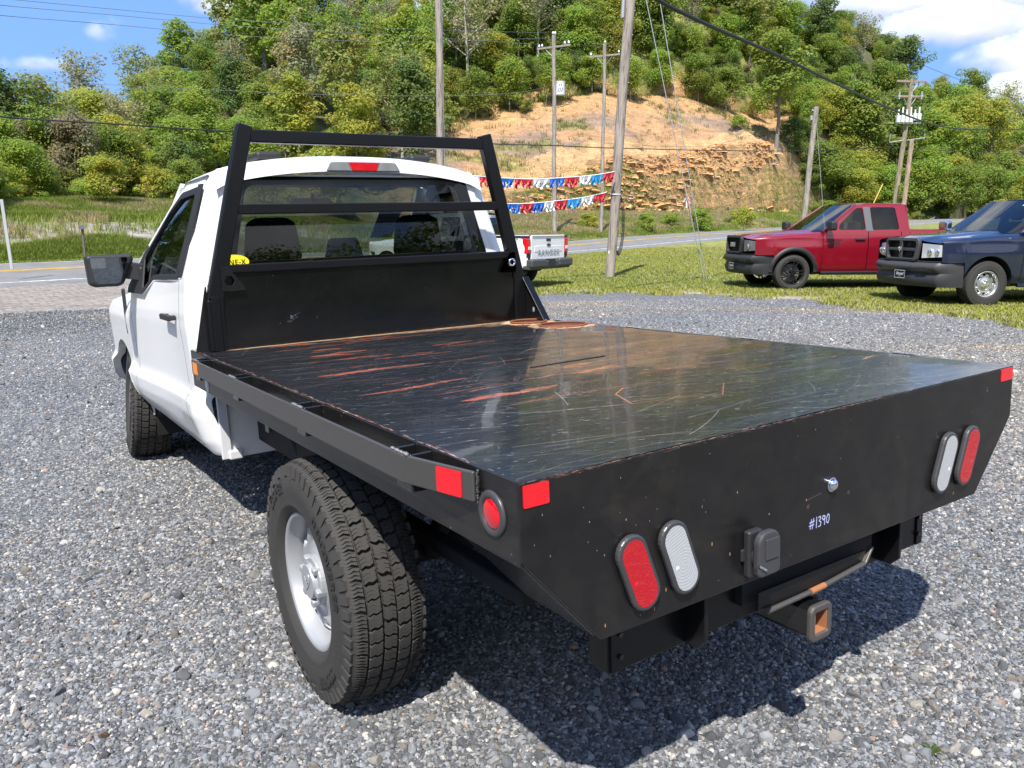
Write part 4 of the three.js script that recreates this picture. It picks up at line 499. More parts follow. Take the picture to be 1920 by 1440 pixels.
for (const s of [-1, 1]) { // side skirts, rub rails, stake pockets
  const sk = box(0.012, D - 0.834, ZR - ZF - 0.004, s * (BW - 0.006 + 0.003), (D + 0.834) / 2 - 0.001, (ZR + ZF) / 2 - 0.004, 0.003); P('side_skirt', uvXY(sk, ZF, 2.85, 0.83, 0.18, 'z'), mSide);
  const xo = s * 1.0, zb = 0.865, ze = 1.085, rl = 0.0655, yc = D - 0.008 - rl / 2;
  P('rub_rail', [box(0.011, rl, zb + 1.27, xo, yc, (zb - 1.27) / 2), beam(V(xo, yc, zb - 0.003), V(s * (BW + 0.012), yc, ze), 0.011, rl), beam(V(xo, yc, -1.268), V(s * (BW + 0.012), yc, -1.32), 0.011, rl)], mRail);
  for (const z of [-1.22, -0.6, 0.14, 0.84]) { const w = 0.056, xm = s * ((BW + 0.995) / 2 + 0.001); P('stake_pocket', [box(w, 0.088, 0.007, xm, D - 0.05, z - 0.042), box(w, 0.088, 0.007, xm, D - 0.05, z + 0.042), box(0.006, 0.088, 0.077, s * 0.9915, D - 0.05, z, 0.001)], glossBlack); const wd = []; const r = rngOf(50 + z * 100); for (let i = 0; i < 14; i++) wd.push(new THREE.IcosahedronGeometry(0.003 + r() * 0.003, 0).translate(xo - s * 0.001, D - 0.007 + r() * 0.002, z - 0.04 + i * 0.006)); P('weld_bead', wd, std([0.16, 0.16, 0.17], 0.5, { metalness: 0.4 })); }
  { const wd = [], r = rngOf(9); for (let i = 0; i < 16; i++) wd.push(new THREE.IcosahedronGeometry(0.004 + r() * 0.003, 0).translate(s * (BW + 0.005 + r() * 0.004), yc - rl / 2 + i * rl / 15, ze + 0.003)); P('weld_bead', wd, glossBlack); }
  const g = new THREE.PlaneGeometry(0.07, 0.05); const a = V(xo, yc, zb), b = V(s * (BW + 0.012), yc, ze), m = a.clone().lerp(b, 0.68), dir = b.clone().sub(a).normalize(), nrm = V(s * Math.abs(dir.z), 0, Math.abs(dir.x)).normalize();
  const rf = poly(roundRect(0.078, 0.056, 0.004), 0.002); rf.applyMatrix4(new THREE.Matrix4().makeBasis(V(0, 1, 0).cross(nrm), V(0, 1, 0), nrm)); rf.translate(m.x + nrm.x * 0.0062, m.y, m.z + nrm.z * 0.0062); P('reflector', rf, reflRed);
  const ra = box(0.002, 0.05, 0.075, s * 1.0066, yc, -1.2, 0.0008); P('reflector', ra, phy([0.9, 0.27, 0.01], 0.3), truck, 'amber reflector at the front of the rub rail');
  const mk = (z, y, r0, r1, mt, label) => { const t = new THREE.TorusGeometry((r0 + r1) / 2, (r0 - r1) / 2, 10, 36); t.scale(1, 1, 0.8).rotateY(PI / 2); const q = P('side_marker', t.translate(s * (BW + 0.004), y, z), rubberTrim, truck, label); const l = new THREE.SphereGeometry(r1 + 0.002, 24, 12, 0, 2 * PI, 0, PI / 2); l.scale(1, 0.3, 1).rotateZ(-s * PI / 2); obj('lens', l.translate(s * (BW + 0.004), y, z), mt, q); };
  mk(1.135, 0.921, 0.049, 0.031, lensRed, 'round red side marker light in a rubber ring'); mk(-1.47, 0.925, 0.03, 0.024, amber, 'round amber side marker light'); 
  P('tie_down_plate', new THREE.CylinderGeometry(0.032, 0.032, 0.004, 24).rotateZ(PI / 2).translate(s * (BW + 0.003), 0.868, -1.31), std([0.6, 0.57, 0.52], 0.6)); P('corner_post', box(0.02, 0.165, 0.02, s * (BW - 0.01), 0.915, ZF + 0.01), mBar);
}
{ // headboard
  const zc = -1.42, off = (y) => 0.016 * (y - 1.0), X = (x, y) => x + off(y), hb = [];
  const xo = (y) => (y < 1.24 ? 0.885 : lerp(0.885, 0.682, (y - 1.24) / 0.8));
  for (const s of [-1, 1]) {
    const tube = (y0, y1) => beam(V(X(s * (xo(y0) - 0.036), y0), y0, zc), V(X(s * (xo(y1) - 0.036), y1), y1, zc), 0.072, 0.05, V(0, 0, 1), 0.008);
    P('headboard_post', [tube(1.24, 2.035), beam(V(s * 0.849, D, zc), V(X(s * 0.849, 1.245), 1.245, zc), 0.072, 0.05, V(0, 0, 1), 0.006)], mBar);
    // gussets at the foot: the right one braces back along the bed, the left one out to the corner
    if (s > 0) { const gs = poly([[0, 0], [0.185, 0], [0, 0.235]], 0.008, 0, 1, [ring(0.016, 14, 0.075, 0.06).reverse()]); gs.rotateY(-PI / 2).translate(0.894, D, zc + 0.02); P('gusset', gs, glossBlack); P('gusset_strap', beam(V(0.905, D + 0.002, zc + 0.2), V(0.889, D + 0.245, zc + 0.022), 0.045, 0.008, V(0, 0.6, 0.78)), mBar); }
    else { const gs = poly([[0, 0], [-0.075, 0], [-0.005, 0.3], [0, 0.3]], 0.006); P('gusset', gs.translate(-0.872, D, zc - 0.02), glossBlack); P('gusset_strap', beam(V(-0.85, D + 0.002, zc + 0.029), V(-0.847, D + 0.255, zc + 0.029), 0.038, 0.006, V(0, 0, 1)), mBar); }
    const ck = poly([[0, 0], [0.1, 0], [0.1, 0.02], [0.03, 0.11], [0, 0.11]], 0.006, 0.001, 1, [ring(0.024, 6, 0.035, 0.045).reverse()]); if (s < 0) ck.translate(X(-0.815, 1.3), 1.285, zc + 0.028); else ck.scale(-1, 1, 1).translate(X(0.815, 1.3), 1.285, zc + 0.028); P('corner_gusset', ck, glossBlack);
  }
  const hbar = (y, h, d) => { const x = xo(y) - 0.068; return beam(V(X(-x, y), y, zc), V(X(x, y), y, zc), d, h, V(0, 1, 0), 0.006); };
  P('headboard_rail', hbar(1.985, 0.058, 0.045), mBar); P('headboard_rail', hbar(1.655, 0.047, 0.045), mBar); P('headboard_rail', hbar(1.383, 0.04, 0.05), mBar);
  const pt = blackTex(77, 1400, 340, (c, w, h, r) => { c.strokeStyle = 'rgba(150,140,120,.35)'; c.beginPath(); c.moveTo(w * 0.515, 0); c.lineTo(w * 0.517, h); c.stroke(); for (let i = 0; i < 14; i++) { c.fillStyle = `rgba(205,205,215,${0.3 + 0.5 * r()})`; const x = w * (0.19 + 0.035 * r()), y = h * (0.58 + 0.13 * r()); c.beginPath(); c.ellipse(x, y, 2 + r() * 7, 1.2 + r() * 2, -0.3 * r(), 0, 7); c.fill(); } for (let i = 0; i < 90; i++) { c.strokeStyle = `rgba(165,150,130,${0.2 * r() + 0.08})`; c.lineWidth = 0.8; const x = r() * w, y = h * (0.55 + 0.4 * r()); c.beginPath(); c.moveTo(x, y); c.lineTo(x + 10 + r() * 50, y + (r() - 0.5) * 8); c.stroke(); } });
  const pm = phy([0.26, 0.26, 0.3], 0.18, { map: pt, clearcoat: 0.35, clearcoatRoughness: 0.12 });
  const pnl = patch(40, 14, (u, v) => { const x = lerp(-0.83, 0.83, u), y = lerp(D - 0.005, 1.375, v); return [X(x, y), y, zc + 0.012 + 0.010 * (fbm(x * 1.6 + 5, y * 3, 2, 2) - 0.5)]; });
  P('headboard_panel', [pnl, box(1.66, 0.36, 0.004, 0.004, 1.19, zc - 0.004, 0)].map((g, i) => g), pm);
  P('lock_ring', [new THREE.TorusGeometry(0.018, 0.006, 8, 20).translate(0.79, 1.34, zc + 0.04)], chrome);
}
{ // channel under the tail, fins, receiver hitch, chassis
  P('rear_channel', [box(1.28, 0.13, 0.012, 0, 0.527, 1.125), box(1.28, 0.008, 0.06, 0, 0.464, 1.098), box(1.28, 0.008, 0.06, 0, 0.588, 1.098)], mBar);
  for (const s of [-1, 1]) { P('end_bracket', [box(0.008, 0.13, 0.07, s * 0.643, 0.527, 1.095), box(0.03, 0.12, 0.004, s * 0.625, 0.525, 1.134, 0.001)], mBar); for (const y of [0.5, 0.555]) P('bolt', new THREE.CylinderGeometry(0.007, 0.007, 0.006, 6).rotateX(PI / 2).translate(s * 0.615, y, 1.139), glossBlack); P('fin', poly([[0, 0], [0.085, 0], [0.085, -0.165], [0.025, -0.165], [0, -0.14]], 0.012, 0.002).rotateY(PI / 2).translate(s * 0.405, 0.632, 1.2), mBar); }
  const rust = std([0.32, 0.13, 0.055], 0.85), steel = std([0.13, 0.12, 0.11], 0.5, { metalness: 0.6 });
  P('cross_bar', [box(0.56, 0.07, 0.07, 0.06, 0.545, 1.12)], darkUnder);
  P('worn_lip', [bar(V(-0.17, 0.5, 1.195), V(0.02, 0.503, 1.195), 0.0075), bar(V(0.03, 0.503, 1.195), V(0.24, 0.52, 1.195), 0.0075), beam(V(0.24, 0.52, 1.195), V(0.28, 0.56, 1.19), 0.016, 0.01)], steel); P('hitch_plate', box(0.46, 0.05, 0.006, 0.03, 0.53, 1.186), mBar); P('rust_patch', bar(V(0.0, 0.5035, 1.196), V(0.06, 0.506, 1.196), 0.0088), rust);
  const rc = poly(roundRect(0.078, 0.09, 0.014), 0.3, 0, 1, [roundRect(0.052, 0.06, 0.006).reverse()]); rc.translate(0.0, 0.432, 0.93); const rec = P('hitch_receiver', [rc, box(0.2, 0.012, 0.2, 0, 0.48, 1.02), box(0.06, 0.05, 0.05, 0.09, 0.45, 1.05)], glossBlack);
  const lip = poly(roundRect(0.09, 0.102, 0.02), 0.018, 0.006, 3, [roundRect(0.052, 0.06, 0.006).reverse()]); obj('worn_collar', lip.translate(0.0, 0.432, 1.216), steel, rec); obj('rusty_bore', [box(0.05, 0.004, 0.2, 0, 0.404, 1.13, 0), box(0.004, 0.056, 0.2, 0.0245, 0.432, 1.13, 0), box(0.004, 0.056, 0.2, -0.0245, 0.432, 1.13, 0)], rust, rec);
  P('chassis', [box(0.08, 0.15, 5.6, -0.42, 0.62, -1.7), box(0.08, 0.15, 5.6, 0.42, 0.62, -1.7), box(0.8, 0.12, 0.1, 0, 0.6, 0.95), bar(V(-0.8, 0.4, 0), V(0.8, 0.4, 0), 0.05), new THREE.SphereGeometry(0.15, 16, 10).translate(0.1, 0.4, 0), bar(V(0, 0.45, -0.1), V(0, 0.5, -2.6), 0.045), box(0.3, 0.25, 0.9, 0.5, 0.52, -1.2, 0.05), bar(V(-0.55, 0.4, 0.06), V(-0.5, 0.75, 0.25), 0.035), box(0.05, 0.24, 0.9, -0.62, 0.62, -1.2, 0.01), box(1.2, 0.16, 1.0, 0, 0.45, -3.2, 0.03), box(0.06, 0.05, 1.5, -0.6, 0.5, 0, 0.01), box(0.5, 0.1, 0.9, -0.35, 0.75, -1.15, 0.03)], darkUnder);
  P('bracket', [box(0.004, 0.09, 0.05, -0.66, 0.63, -1.42, 0)], std([0.35, 0.34, 0.3], 0.6)); P('hose', bar(V(-0.66, 0.68, -1.1), V(-0.6, 0.42, -1.0), 0.02), rubber);
}
// ---------- wheels ----------
function tyreGeo(R, w, rim, seed = 1, detail = 1) {
  const out = [], h = w / 2, tr = 0.0135;
  const prof = [[rim, h * 0.78], [rim + 0.008, h * 0.88], [rim + 0.03, h * 0.965], [rim + 0.033, h * 0.985], [rim + 0.045, h * 0.985], [rim + 0.05, h * 0.975], [lerp(rim, R, 0.45), h * 1.01], [lerp(rim, R, 0.6), h * 1.0], [R - 0.055, h * 0.955], [R - 0.03, h * 0.90], [R - 0.016, h * 0.83], [R - tr - 0.002, h * 0.7], [R - tr, 0]];
  const full = [...prof, ...prof.slice(0, -1).reverse().map(([r, x]) => [r, -x])].map(([r, x]) => new THREE.Vector2(r, x));
  const lathe = new THREE.LatheGeometry(full, 96); lathe.rotateZ(PI / 2); out.push(lathe);
  const N = Math.round(2 * PI * R / 0.046), rnd = rngOf(seed), pos = [], idx = [];
  const rad = (t) => R - 0.013 * Math.pow(Math.abs(t) / h, 2) - (Math.abs(t) > h * 0.72 ? (Math.abs(t) - h * 0.72) * 0.5 : 0);
  const blk = (pts, z) => { // pts (s, t) outline; extrude to tread height
    const b = pos.length / 3, n = pts.length; for (const [s, t] of pts) { const r = rad(t) - tr - 0.002, a = s / R; pos.push(t, r * Math.cos(a), r * Math.sin(a)); } const cs = pts.reduce((q, p) => [q[0] + p[0] / n, q[1] + p[1] / n], [0, 0]);
    for (const [s, t] of pts) { const s2 = lerp(s, cs[0], 0.05), t2 = lerp(t, cs[1], 0.05), r = rad(t2) + z, a = s2 / R; pos.push(t2, r * Math.cos(a), r * Math.sin(a)); }
    for (let i = 0; i < n; i++) { const j = (i + 1) % n; idx.push(b + i, b + j, b + n + i, b + j, b + n + j, b + n + i); } for (let i = 1; i < n - 1; i++) idx.push(b + n, b + n + i, b + n + i + 1);
  };
  const L = 2 * PI * R / N, ribs = [[-0.92, -0.55, 0.5], [-0.50, -0.2, 0], [-0.145, 0.145, 0.5], [0.2, 0.50, 0.2], [0.55, 0.92, 0.7]];
  for (let k = 0; k < N; k++) for (const [a, b, ph] of ribs) {
    const t0 = a * h, t1 = b * h, s0 = (k + ph) * L + (rnd() - 0.5) * 0.006, sk = 0.009 * (Math.abs(a) > 0.5 ? Math.sign(a) * -1 : ph === 0.5 ? 1 : -1), bits = detail > 1 ? 3 : 1;
    for (let q = 0; q < bits; q++) { const gap = 0.0012, u0 = s0 + 0.005 + (L - 0.010) * q / bits + (q ? gap : 0), u1 = s0 + 0.005 + (L - 0.010) * (q + 1) / bits; const z = (rnd() - 0.5) * 0.0008, tm = lerp(t0, t1, 0.35), tn = lerp(t0, t1, 0.65); blk([[u0, t0], [u0 + sk * 0.8, tm], [u0 + sk * 0.2, tn], [u0 + sk, t1], [u1 + sk, t1], [u1 + sk * 0.2, tn], [u1 + sk * 0.8, tm], [u1, t0]], z); }
  }
  if (detail > 1) for (let k = 0; k < N; k++) for (const s of [-1, 1]) { const a = (k + (s > 0 ? 0.7 : 0.5)) * L / R, p = []; for (const [r, x, da] of [[R - 0.016, h * 0.93, 0.012], [R - 0.05 - (k % 2) * 0.012, h * 0.985, 0.016]]) for (const e of [-1, 1]) p.push([s * x, r, a + e * da / R * 1.05 + 0.02]); const b = pos.length / 3; for (const [x, r, an] of p) pos.push(x, r * Math.cos(an), r * Math.sin(an)); for (const [x, r, an] of p) pos.push(x - s * 0.012, (r - 0.003) * Math.cos(an), (r - 0.003) * Math.sin(an)); idx.push(b, b + 1, b + 2, b + 1, b + 3, b + 2, b, b + 1, b + 4, b + 1, b + 5, b + 4, b, b + 2, b + 4, b + 2, b + 6, b + 4, b + 1, b + 3, b + 5, b + 3, b + 7, b + 5, b + 2, b + 3, b + 6, b + 3, b + 7, b + 6); }
  let tb = new THREE.BufferGeometry(); tb.setAttribute('position', new THREE.Float32BufferAttribute(pos, 3)); tb.setIndex(idx); tb = tb.toNonIndexed(); tb.computeVertexNormals();
  out.push(tb); return out;
}
const tyreNoise = dataTex(256, (u, v) => { const k = 0.75 + 0.35 * tnoise(u, v, 8, 5); return [k, k * 0.98, k * 0.95]; }, false);
const tyreMat = std([0.040, 0.039, 0.037], 0.78, { map: tyreNoise }), treadMat = std([0.044, 0.041, 0.038], 0.85);
function arcText(s, R, size, a0, side, depth = 0.002, f = font) { // raised letters round a sidewall whose outer face looks to x = side
  const parts = []; let a = a0; for (const ch of s) { const g = text(ch, size, depth, f, 2), w = size * (ch === 'I' ? 0.5 : 0.92); const k = a - side * 0; g.translate(0, R, 0).rotateZ(-k); g.rotateY(side * PI / 2); parts.push(g); a += w / R; } return parts;
}
function steelRim(rim, side) { // dished steel wheel with windows; outer face to x = side
  const NT = 288, NR = 46, pos = [], idx = [], r0 = 0.0, r1 = rim - 0.018, nW = 8;
  const depth = (r) => tab([[0, -0.022], [0.07, -0.022], [0.09, -0.028], [0.105, -0.036], [0.125, -0.040], [0.145, -0.034], [0.165, -0.036], [0.18, -0.044], [0.192, -0.060], [0.2, -0.078], [0.23, -0.1]], r / rim * 0.224);
  const win = (r, t) => { const k = ((t / (2 * PI) * nW) % 1 + 1) % 1 - 0.5, x = k * 2 * PI / nW * r / 0.030, y = (r - 0.168 * rim / 0.224) / 0.019; return x * x + y * y * (1 + 0) + 0.25 * x * x * y * y; };
  for (let j = 0; j <= NR; j++) for (let i = 0; i <= NT; i++) { const r = lerp(r0, r1, j / NR), t = i / NT * 2 * PI, w = win(r, t); const z = depth(r) - 0.022 * smooth(1.9, 1.0, w); pos.push(side * z, r * Math.cos(t), r * Math.sin(t)); }
  for (let j = 0; j < NR; j++) for (let i = 0; i < NT; i++) { const rm = lerp(r0, r1, (j + 0.5) / NR), tm = (i + 0.5) / NT * 2 * PI; if (win(rm, tm) < 1.0) continue; const a = j * (NT + 1) + i, b = a + 1, c = a + NT + 1, e = c + 1; idx.push(a, b, c, b, e, c); }
  const g = new THREE.BufferGeometry(); g.setAttribute('position', new THREE.Float32BufferAttribute(pos, 3)); g.setAttribute('uv', new THREE.Float32BufferAttribute(pos.length / 3 * 2, 2)); g.setIndex(idx); g.computeVertexNormals();
  const lip = new THREE.LatheGeometry([[rim - 0.006, -0.012], [rim + 0.010, 0.0], [rim + 0.008, 0.006], [rim - 0.004, 0.008], [rim - 0.014, 0.002], [rim - 0.018, -0.015], [rim - 0.024, -0.03], [rim - 0.026, -0.055], [rim - 0.022, -0.09], [rim - 0.026, -0.2]].map(([a, b]) => new THREE.Vector2(a, b)), 96); lip.rotateZ(-side * PI / 2);
  return [g, lip];
}
function makeWheel(parent, kind, x, y, z, o) {
  const side = Math.sign(x), g = new THREE.Group(); g.name = 'wheel'; g.position.set(x, y, z); parent.add(g);
  if (o.spin) g.rotation.x = o.spin; if (o.steer) g.rotation.y = o.steer;
  const [lt, tr] = tyreGeo(o.R, o.w, o.rim, o.seed, o.detail); const ty = obj('tyre', lt, tyreMat, g); obj('tread', tr, treadMat, g);
  const zf = o.w / 2 - (o.inset || 0.018), sh = (l) => l.map((q) => q.translate(side * zf, 0, 0));
  if (o.words) { const lt2 = []; for (const [s, a] of o.words) lt2.push(...arcText(s, lerp(o.rim, o.R, 0.52), o.ls || 0.034, a, side, 0.003).map((q) => q.translate(side * (o.w / 2 * 1.012 - 0.001), 0, 0))); obj('tyre_lettering', lt2, std([0.014, 0.014, 0.014], 0.45), g); }
  if (kind === 'steel') {
    obj('rim', sh(steelRim(o.rim, side)), o.rimMat || silver, g); obj('brake_drum', [new THREE.CylinderGeometry(o.rim - 0.022, o.rim - 0.022, 0.06, 40).rotateZ(PI / 2).translate(side * (zf - 0.118), 0, 0)], darkUnder, g);
    if (o.cap) { const cp = poly(roundPoly(ring(0.088, 10), 0.02, 3), 0.03, 0.006, 3); const oct = []; for (let i = 0; i < 6; i++) { const a = i / 6 * 2 * PI; oct.push(box(0.026, 0.026, 0.024, 0.072 * Math.cos(a), 0.072 * Math.sin(a), 0.032, 0.007)); } const core = new THREE.CylinderGeometry(0.055, 0.062, 0.02, 32).rotateX(PI / 2).translate(0, 0, 0.035); const ov = ring(1, 28).map(([a, b]) => [a * 0.036, b * 0.017]); const em = poly(ov, 0.003, 0.001).translate(0, 0, 0.045), tx = text('Ford', 0.017, 0.0015, serif, 2); tx.applyMatrix4(new THREE.Matrix4().makeShear(0, 0.3, 0, 0, 0, 0)); tx.translate(0, 0, 0.0478); const all = [cp, ...oct, core].map((q) => q.rotateY(side * PI / 2).translate(side * (zf - 0.036), 0, 0)); const cap = obj('hub_cap', all, o.rimMat || silver, g); obj('emblem', [em, tx].map((q) => q.rotateZ(1.2).rotateY(side * PI / 2).translate(side * (zf - 0.036), 0, 0)), std([0.5, 0.51, 0.53], 0.4, { metalness: 0.5 }), g); }
    else { const n = []; for (let i = 0; i < 5; i++) { const a = i / 5 * 2 * PI; n.push(new THREE.CylinderGeometry(0.012, 0.012, 0.03, 6).rotateZ(PI / 2).translate(side * (zf - 0.02), 0.06 * Math.cos(a), 0.06 * Math.sin(a))); } n.push(new THREE.CylinderGeometry(0.035, 0.042, 0.04, 24).rotateZ(PI / 2).translate(side * (zf - 0.02), 0, 0)); obj('hub', n, chrome, g); }
    obj('valve', bar(V(side * (zf - 0.03), rimAt(o.rim, 0.7)[0], rimAt(o.rim, 0.7)[1]), V(side * (zf - 0.0), rimAt(o.rim - 0.012, 0.7)[0], rimAt(o.rim - 0.012, 0.7)[1]), 0.004), rubber, g);
  } else { // spoked alloy
    const sp = []; for (let i = 0; i < (o.spokes || 5); i++) for (const e of [-1, 1]) { const a = i / (o.spokes || 5) * 2 * PI, b = a + e * 0.17; sp.push(beam(V(side * (zf - 0.02), 0.05 * Math.cos(a + e * 0.25), 0.05 * Math.sin(a + e * 0.25)), V(side * (zf - 0.012), (o.rim - 0.01) * Math.cos(b), (o.rim - 0.01) * Math.sin(b)), 0.03, 0.03, V(side, 0, 0), 0.006)); }
    sp.push(new THREE.CylinderGeometry(0.06, 0.075, 0.05, 24).rotateZ(-side * PI / 2).translate(side * (zf - 0.02), 0, 0)); const lip = steelRim(o.rim, side)[1].translate(side * zf, 0, 0); obj('rim', [lip, ...sp], o.rimMat, g); const n = []; for (let i = 0; i < 5; i++) { const a = i / 5 * 2 * PI; n.push(new THREE.CylinderGeometry(0.009, 0.009, 0.02, 6).rotateZ(PI / 2).translate(side * (zf + 0.012), 0.045 * Math.cos(a), 0.045 * Math.sin(a))); } obj('lug_nuts', n, chrome, g); obj('brake_disc', new THREE.CylinderGeometry(o.rim * 0.72, o.rim * 0.72, 0.03, 32).rotateZ(PI / 2).translate(side * (zf - 0.12), 0, 0), std([0.25, 0.24, 0.23], 0.5, { metalness: 0.6 }), g);
  }
  return g;
}
const rimAt = (r, a) => [r * Math.cos(a), r * Math.sin(a)];
const TY = { R: 0.404, w: 0.262, rim: 0.224, inset: 0.03, detail: 2, words: [['COOPER', -1.15], ['COOPER', 2.0], ['DISCOVERER', 0.35]], cap: true };
makeWheel(truck, 'steel', -0.866, 0.392, 0, { ...TY, seed: 3, spin: 0.25 }); makeWheel(truck, 'steel', 0.868, 0.392, 0, { ...TY, seed: 4, words: null, detail: 1 });
makeWheel(truck, 'steel', -0.86, 0.395, -3.59, { ...TY, seed: 5, spin: 0.9, steer: -0.15 }); makeWheel(truck, 'steel', 0.86, 0.395, -3.59, { ...TY, seed: 6, words: null, detail: 1 });
{ // ---------- cab of the flatbed truck ----------
  const CX = 0.03, ZB = -1.645, FA = -3.59, RZ0 = -2.36, RZ1 = -1.70;
  const hwT = [[0.42, 0.86], [0.46, 0.895], [0.52, 0.93], [0.66, 0.972], [0.735, 0.978], [0.752, 0.968], [0.765, 0.948], [0.80, 0.944], [0.95, 0.950], [1.1, 0.957], [1.16, 0.955], [1.26, 0.944], [1.32, 0.936], [1.345, 0.93]];
  const YB = 1.345, YR = 1.80, LEAN = 0.325;
  const hw = (y) => (y <= YB ? tab(hwT, y) : 0.93 - LEAN * (y - YB));
  const tap = (z) => 0.055 * smooth(-1.95, -3.05, z);
  const SX = (y, z, s = -1) => { // lateral position of the side skin
    let h = hw(y) + tap(z) * smooth(0.42, 0.62, y); const dz = z - (ZB - 0.09); if (dz > 0) { const r = 0.09; h -= r - Math.sqrt(Math.max(0, r * r - dz * dz)); }
    h += 0.008 * smooth(-2.7, -3.15, z) * smooth(0.4, 0.75, y) * smooth(1.3, 1.05, y); // front wing stands out
    const fz = -4.0 - z; if (fz > 0) h -= 0.28 * Math.pow(fz / 0.5, 2) * (fz < 0.5 ? 1 : fz / 0.5);
    h -= 0.11 * Math.pow(clamp((y - 1.05) / 0.2), 2) * smooth(-2.99, -3.2, z);
    return CX + s * h;
  };
  const side = (z0, z1, y0, y1, nu, nv, s) => { const g = patch(nu, nv, (u, v) => { const yb = lerp(typeof y0 === 'function' ? 0 : y0, 0, 0), z = 0, t = v; const zz0 = (yy) => (typeof z0 === 'function' ? z0(yy) : z0), zz1 = (yy) => (typeof z1 === 'function' ? z1(yy) : z1); const za = lerp(zz0(0.8), zz1(0.8), u), ya = typeof y0 === 'function' ? y0(za) : y0, yc = typeof y1 === 'function' ? y1(za) : y1, y = lerp(ya, yc, t), zf = lerp(zz0(y), zz1(y), u); return [SX(y, zf, s), y, zf]; }); return s < 0 ? g : flip(g); };
  const doorF = (y) => (y > 0.9 ? lerp(-2.985, -3.0, smooth(0.9, 1.3, y)) : lerp(-2.93, -2.985, smooth(0.45, 0.9, y))), doorR = (y) => (y < 0.8 ? -1.80 : -1.835 - 0.02 * smooth(0.8, 1.3, y));
  const sill = (z) => lerp(1.325, 1.245, smooth(-2.42, -2.60, z));
  const arch = (z) => { const q = z - FA, R = 0.475; return Math.abs(q) < R ? Math.max(0.47, 0.42 + Math.sqrt(R * R - q * q) * 1.02) : 0.47; };
  const zr = (y) => lerp(ZB - 0.012, RZ1 + 0.006, smooth(1.3, 1.85, y));
  for (const s of [-1, 1]) {
    const far = s > 0;
    const door = P('door', side((y) => doorF(y) + 0.007, (y) => doorR(y) - 0.006, 0.445, sill, 40, 60, s), paintWhite);
    P('cab_corner', side((y) => doorR(y), ZB + 0.0, 0.445, YB, 24, 60, s), paintWhite);
    const wingTop = (z) => lerp(1.255, 1.14, smooth(-3.0, -4.4, z));
    P('front_wing', side(-4.42, (y) => doorF(y), arch, wingTop, 80, 40, s), paintWhite);
    { // lip of the arch and liner
      const a0 = [], N = 40; const g = patch(N, 2, (u, v) => { const a = lerp(-0.15, PI + 0.1, u), R = 0.475, z = FA + R * Math.cos(a), y = 0.42 + R * 1.02 * Math.sin(a), x = SX(Math.max(y, 0.5), z, s) - s * v * 0.05; return [x, Math.max(y, 0.44), z]; }); P('arch_lip', g, paintWhite);
      const l = patch(30, 1, (u, v) => { const a = lerp(-0.25, PI + 0.25, u), R = 0.49; return [CX + s * lerp(0.93, 0.5, v), 0.42 + R * Math.sin(a), FA + R * Math.cos(a)]; }); P('arch_liner', [l, box(0.01, 0.9, 1.0, s * 0.52, 0.75, FA, 0)], darkUnder);
    }
    P('side_vent', poly(roundPoly([[-0.012, 0.14], [0.02, 0.14], [0.012, 0], [0.035, -0.15], [0.02, -0.15], [-0.012, -0.02]], 0.012), 0.02, 0.005).rotateY(s * PI / 2).translate(SX(1.12, -3.27, s) - s * 0.006, 1.12, -3.27), plasticBlack);
    // handle
    if (!far) { const hz = -2.02, hx = SX(1.13, hz, s); const hd = obj('handle', [box(0.024, 0.032, 0.21, hx + s * 0.034, 1.142, hz, 0.008), box(0.03, 0.026, 0.03, hx + s * 0.016, 1.142, hz + 0.09, 0.006), box(0.03, 0.026, 0.03, hx + s * 0.016, 1.142, hz - 0.09, 0.006)], plasticBlack, door); }
    // upper side: frame with the window opening (nearly flat, so it is extruded and mapped)
    const roofE = (z) => tab([[-3.08, 1.262], [-2.9, 1.40], [-2.7, 1.575], [-2.5, 1.725], [-2.35, 1.80], [-2.2, 1.845], [-2.0, 1.862], [-1.72, 1.858]], z);
    const out = [[-1.742, YB], [-1.742, 1.858]]; for (let z = -1.8; z > -3.08; z -= 0.06) out.push([z, roofE(z)]); out.push([-3.08, 1.262], [-2.99, 1.245], [-2.6, 1.245], [-2.5, 1.285], [-2.42, 1.32], [-1.85, YB - 0.01]);
    const win = roundPoly([[-1.905, 1.352], [-1.875, 1.78], [-2.26, 1.775], [-2.46, 1.69], [-2.64, 1.55], [-2.86, 1.345], [-2.945, 1.265], [-2.60, 1.265], [-2.43, 1.345]], 0.04, 4);
    const toSide = (g, lift) => mapPos(g, (a, y, dpt) => { const r = 0.09, dz = a - (ZB - 0.09), ins = dz > 0 ? r - Math.sqrt(Math.max(0, r * r - dz * dz)) : 0; const up = Math.max(0, y - 1.79); return [CX + s * (0.93 - LEAN * (y - YB) - ins + lift - dpt - up * up * 6 + tap(a) * clamp(1.6 - (y - 1.25) / 0.35)), y, a]; });
    const frame = toSide(poly(out, 0.03, 0, 1, [win.slice().reverse()]), 0); P('window_surround', frame, paintWhite);
    const trim = (k, off) => win.map(([z, y]) => { const cz = -2.3, cy = 1.5; return [cz + (z - cz) * k, cy + (y - cy) * (k + off)]; });
    const tr = toSide(poly(trim(1.03, 0.02), 0.012, 0, 1, [trim(0.93, 0.0).reverse()]), 0.005); P('window_trim', tr, plasticBlack);
    P('pillar_trim', toSide(poly([[-1.80, 1.35], [-1.775, 1.80], [-1.88, 1.805], [-1.945, 1.35]], 0.006), 0.0075), plasticBlack);
    P('mirror_sail', toSide(poly([[-2.60, 1.255], [-3.0, 1.255], [-3.0, 1.29], [-2.74, 1.52], [-2.72, 1.44]], 0.008), 0.006), plasticBlack);
    const gl = toSide(new THREE.ShapeGeometry(new THREE.Shape(win.map((p) => new THREE.Vector2(p[0], p[1])))), -0.012); P('side_window', gl, glassDark);
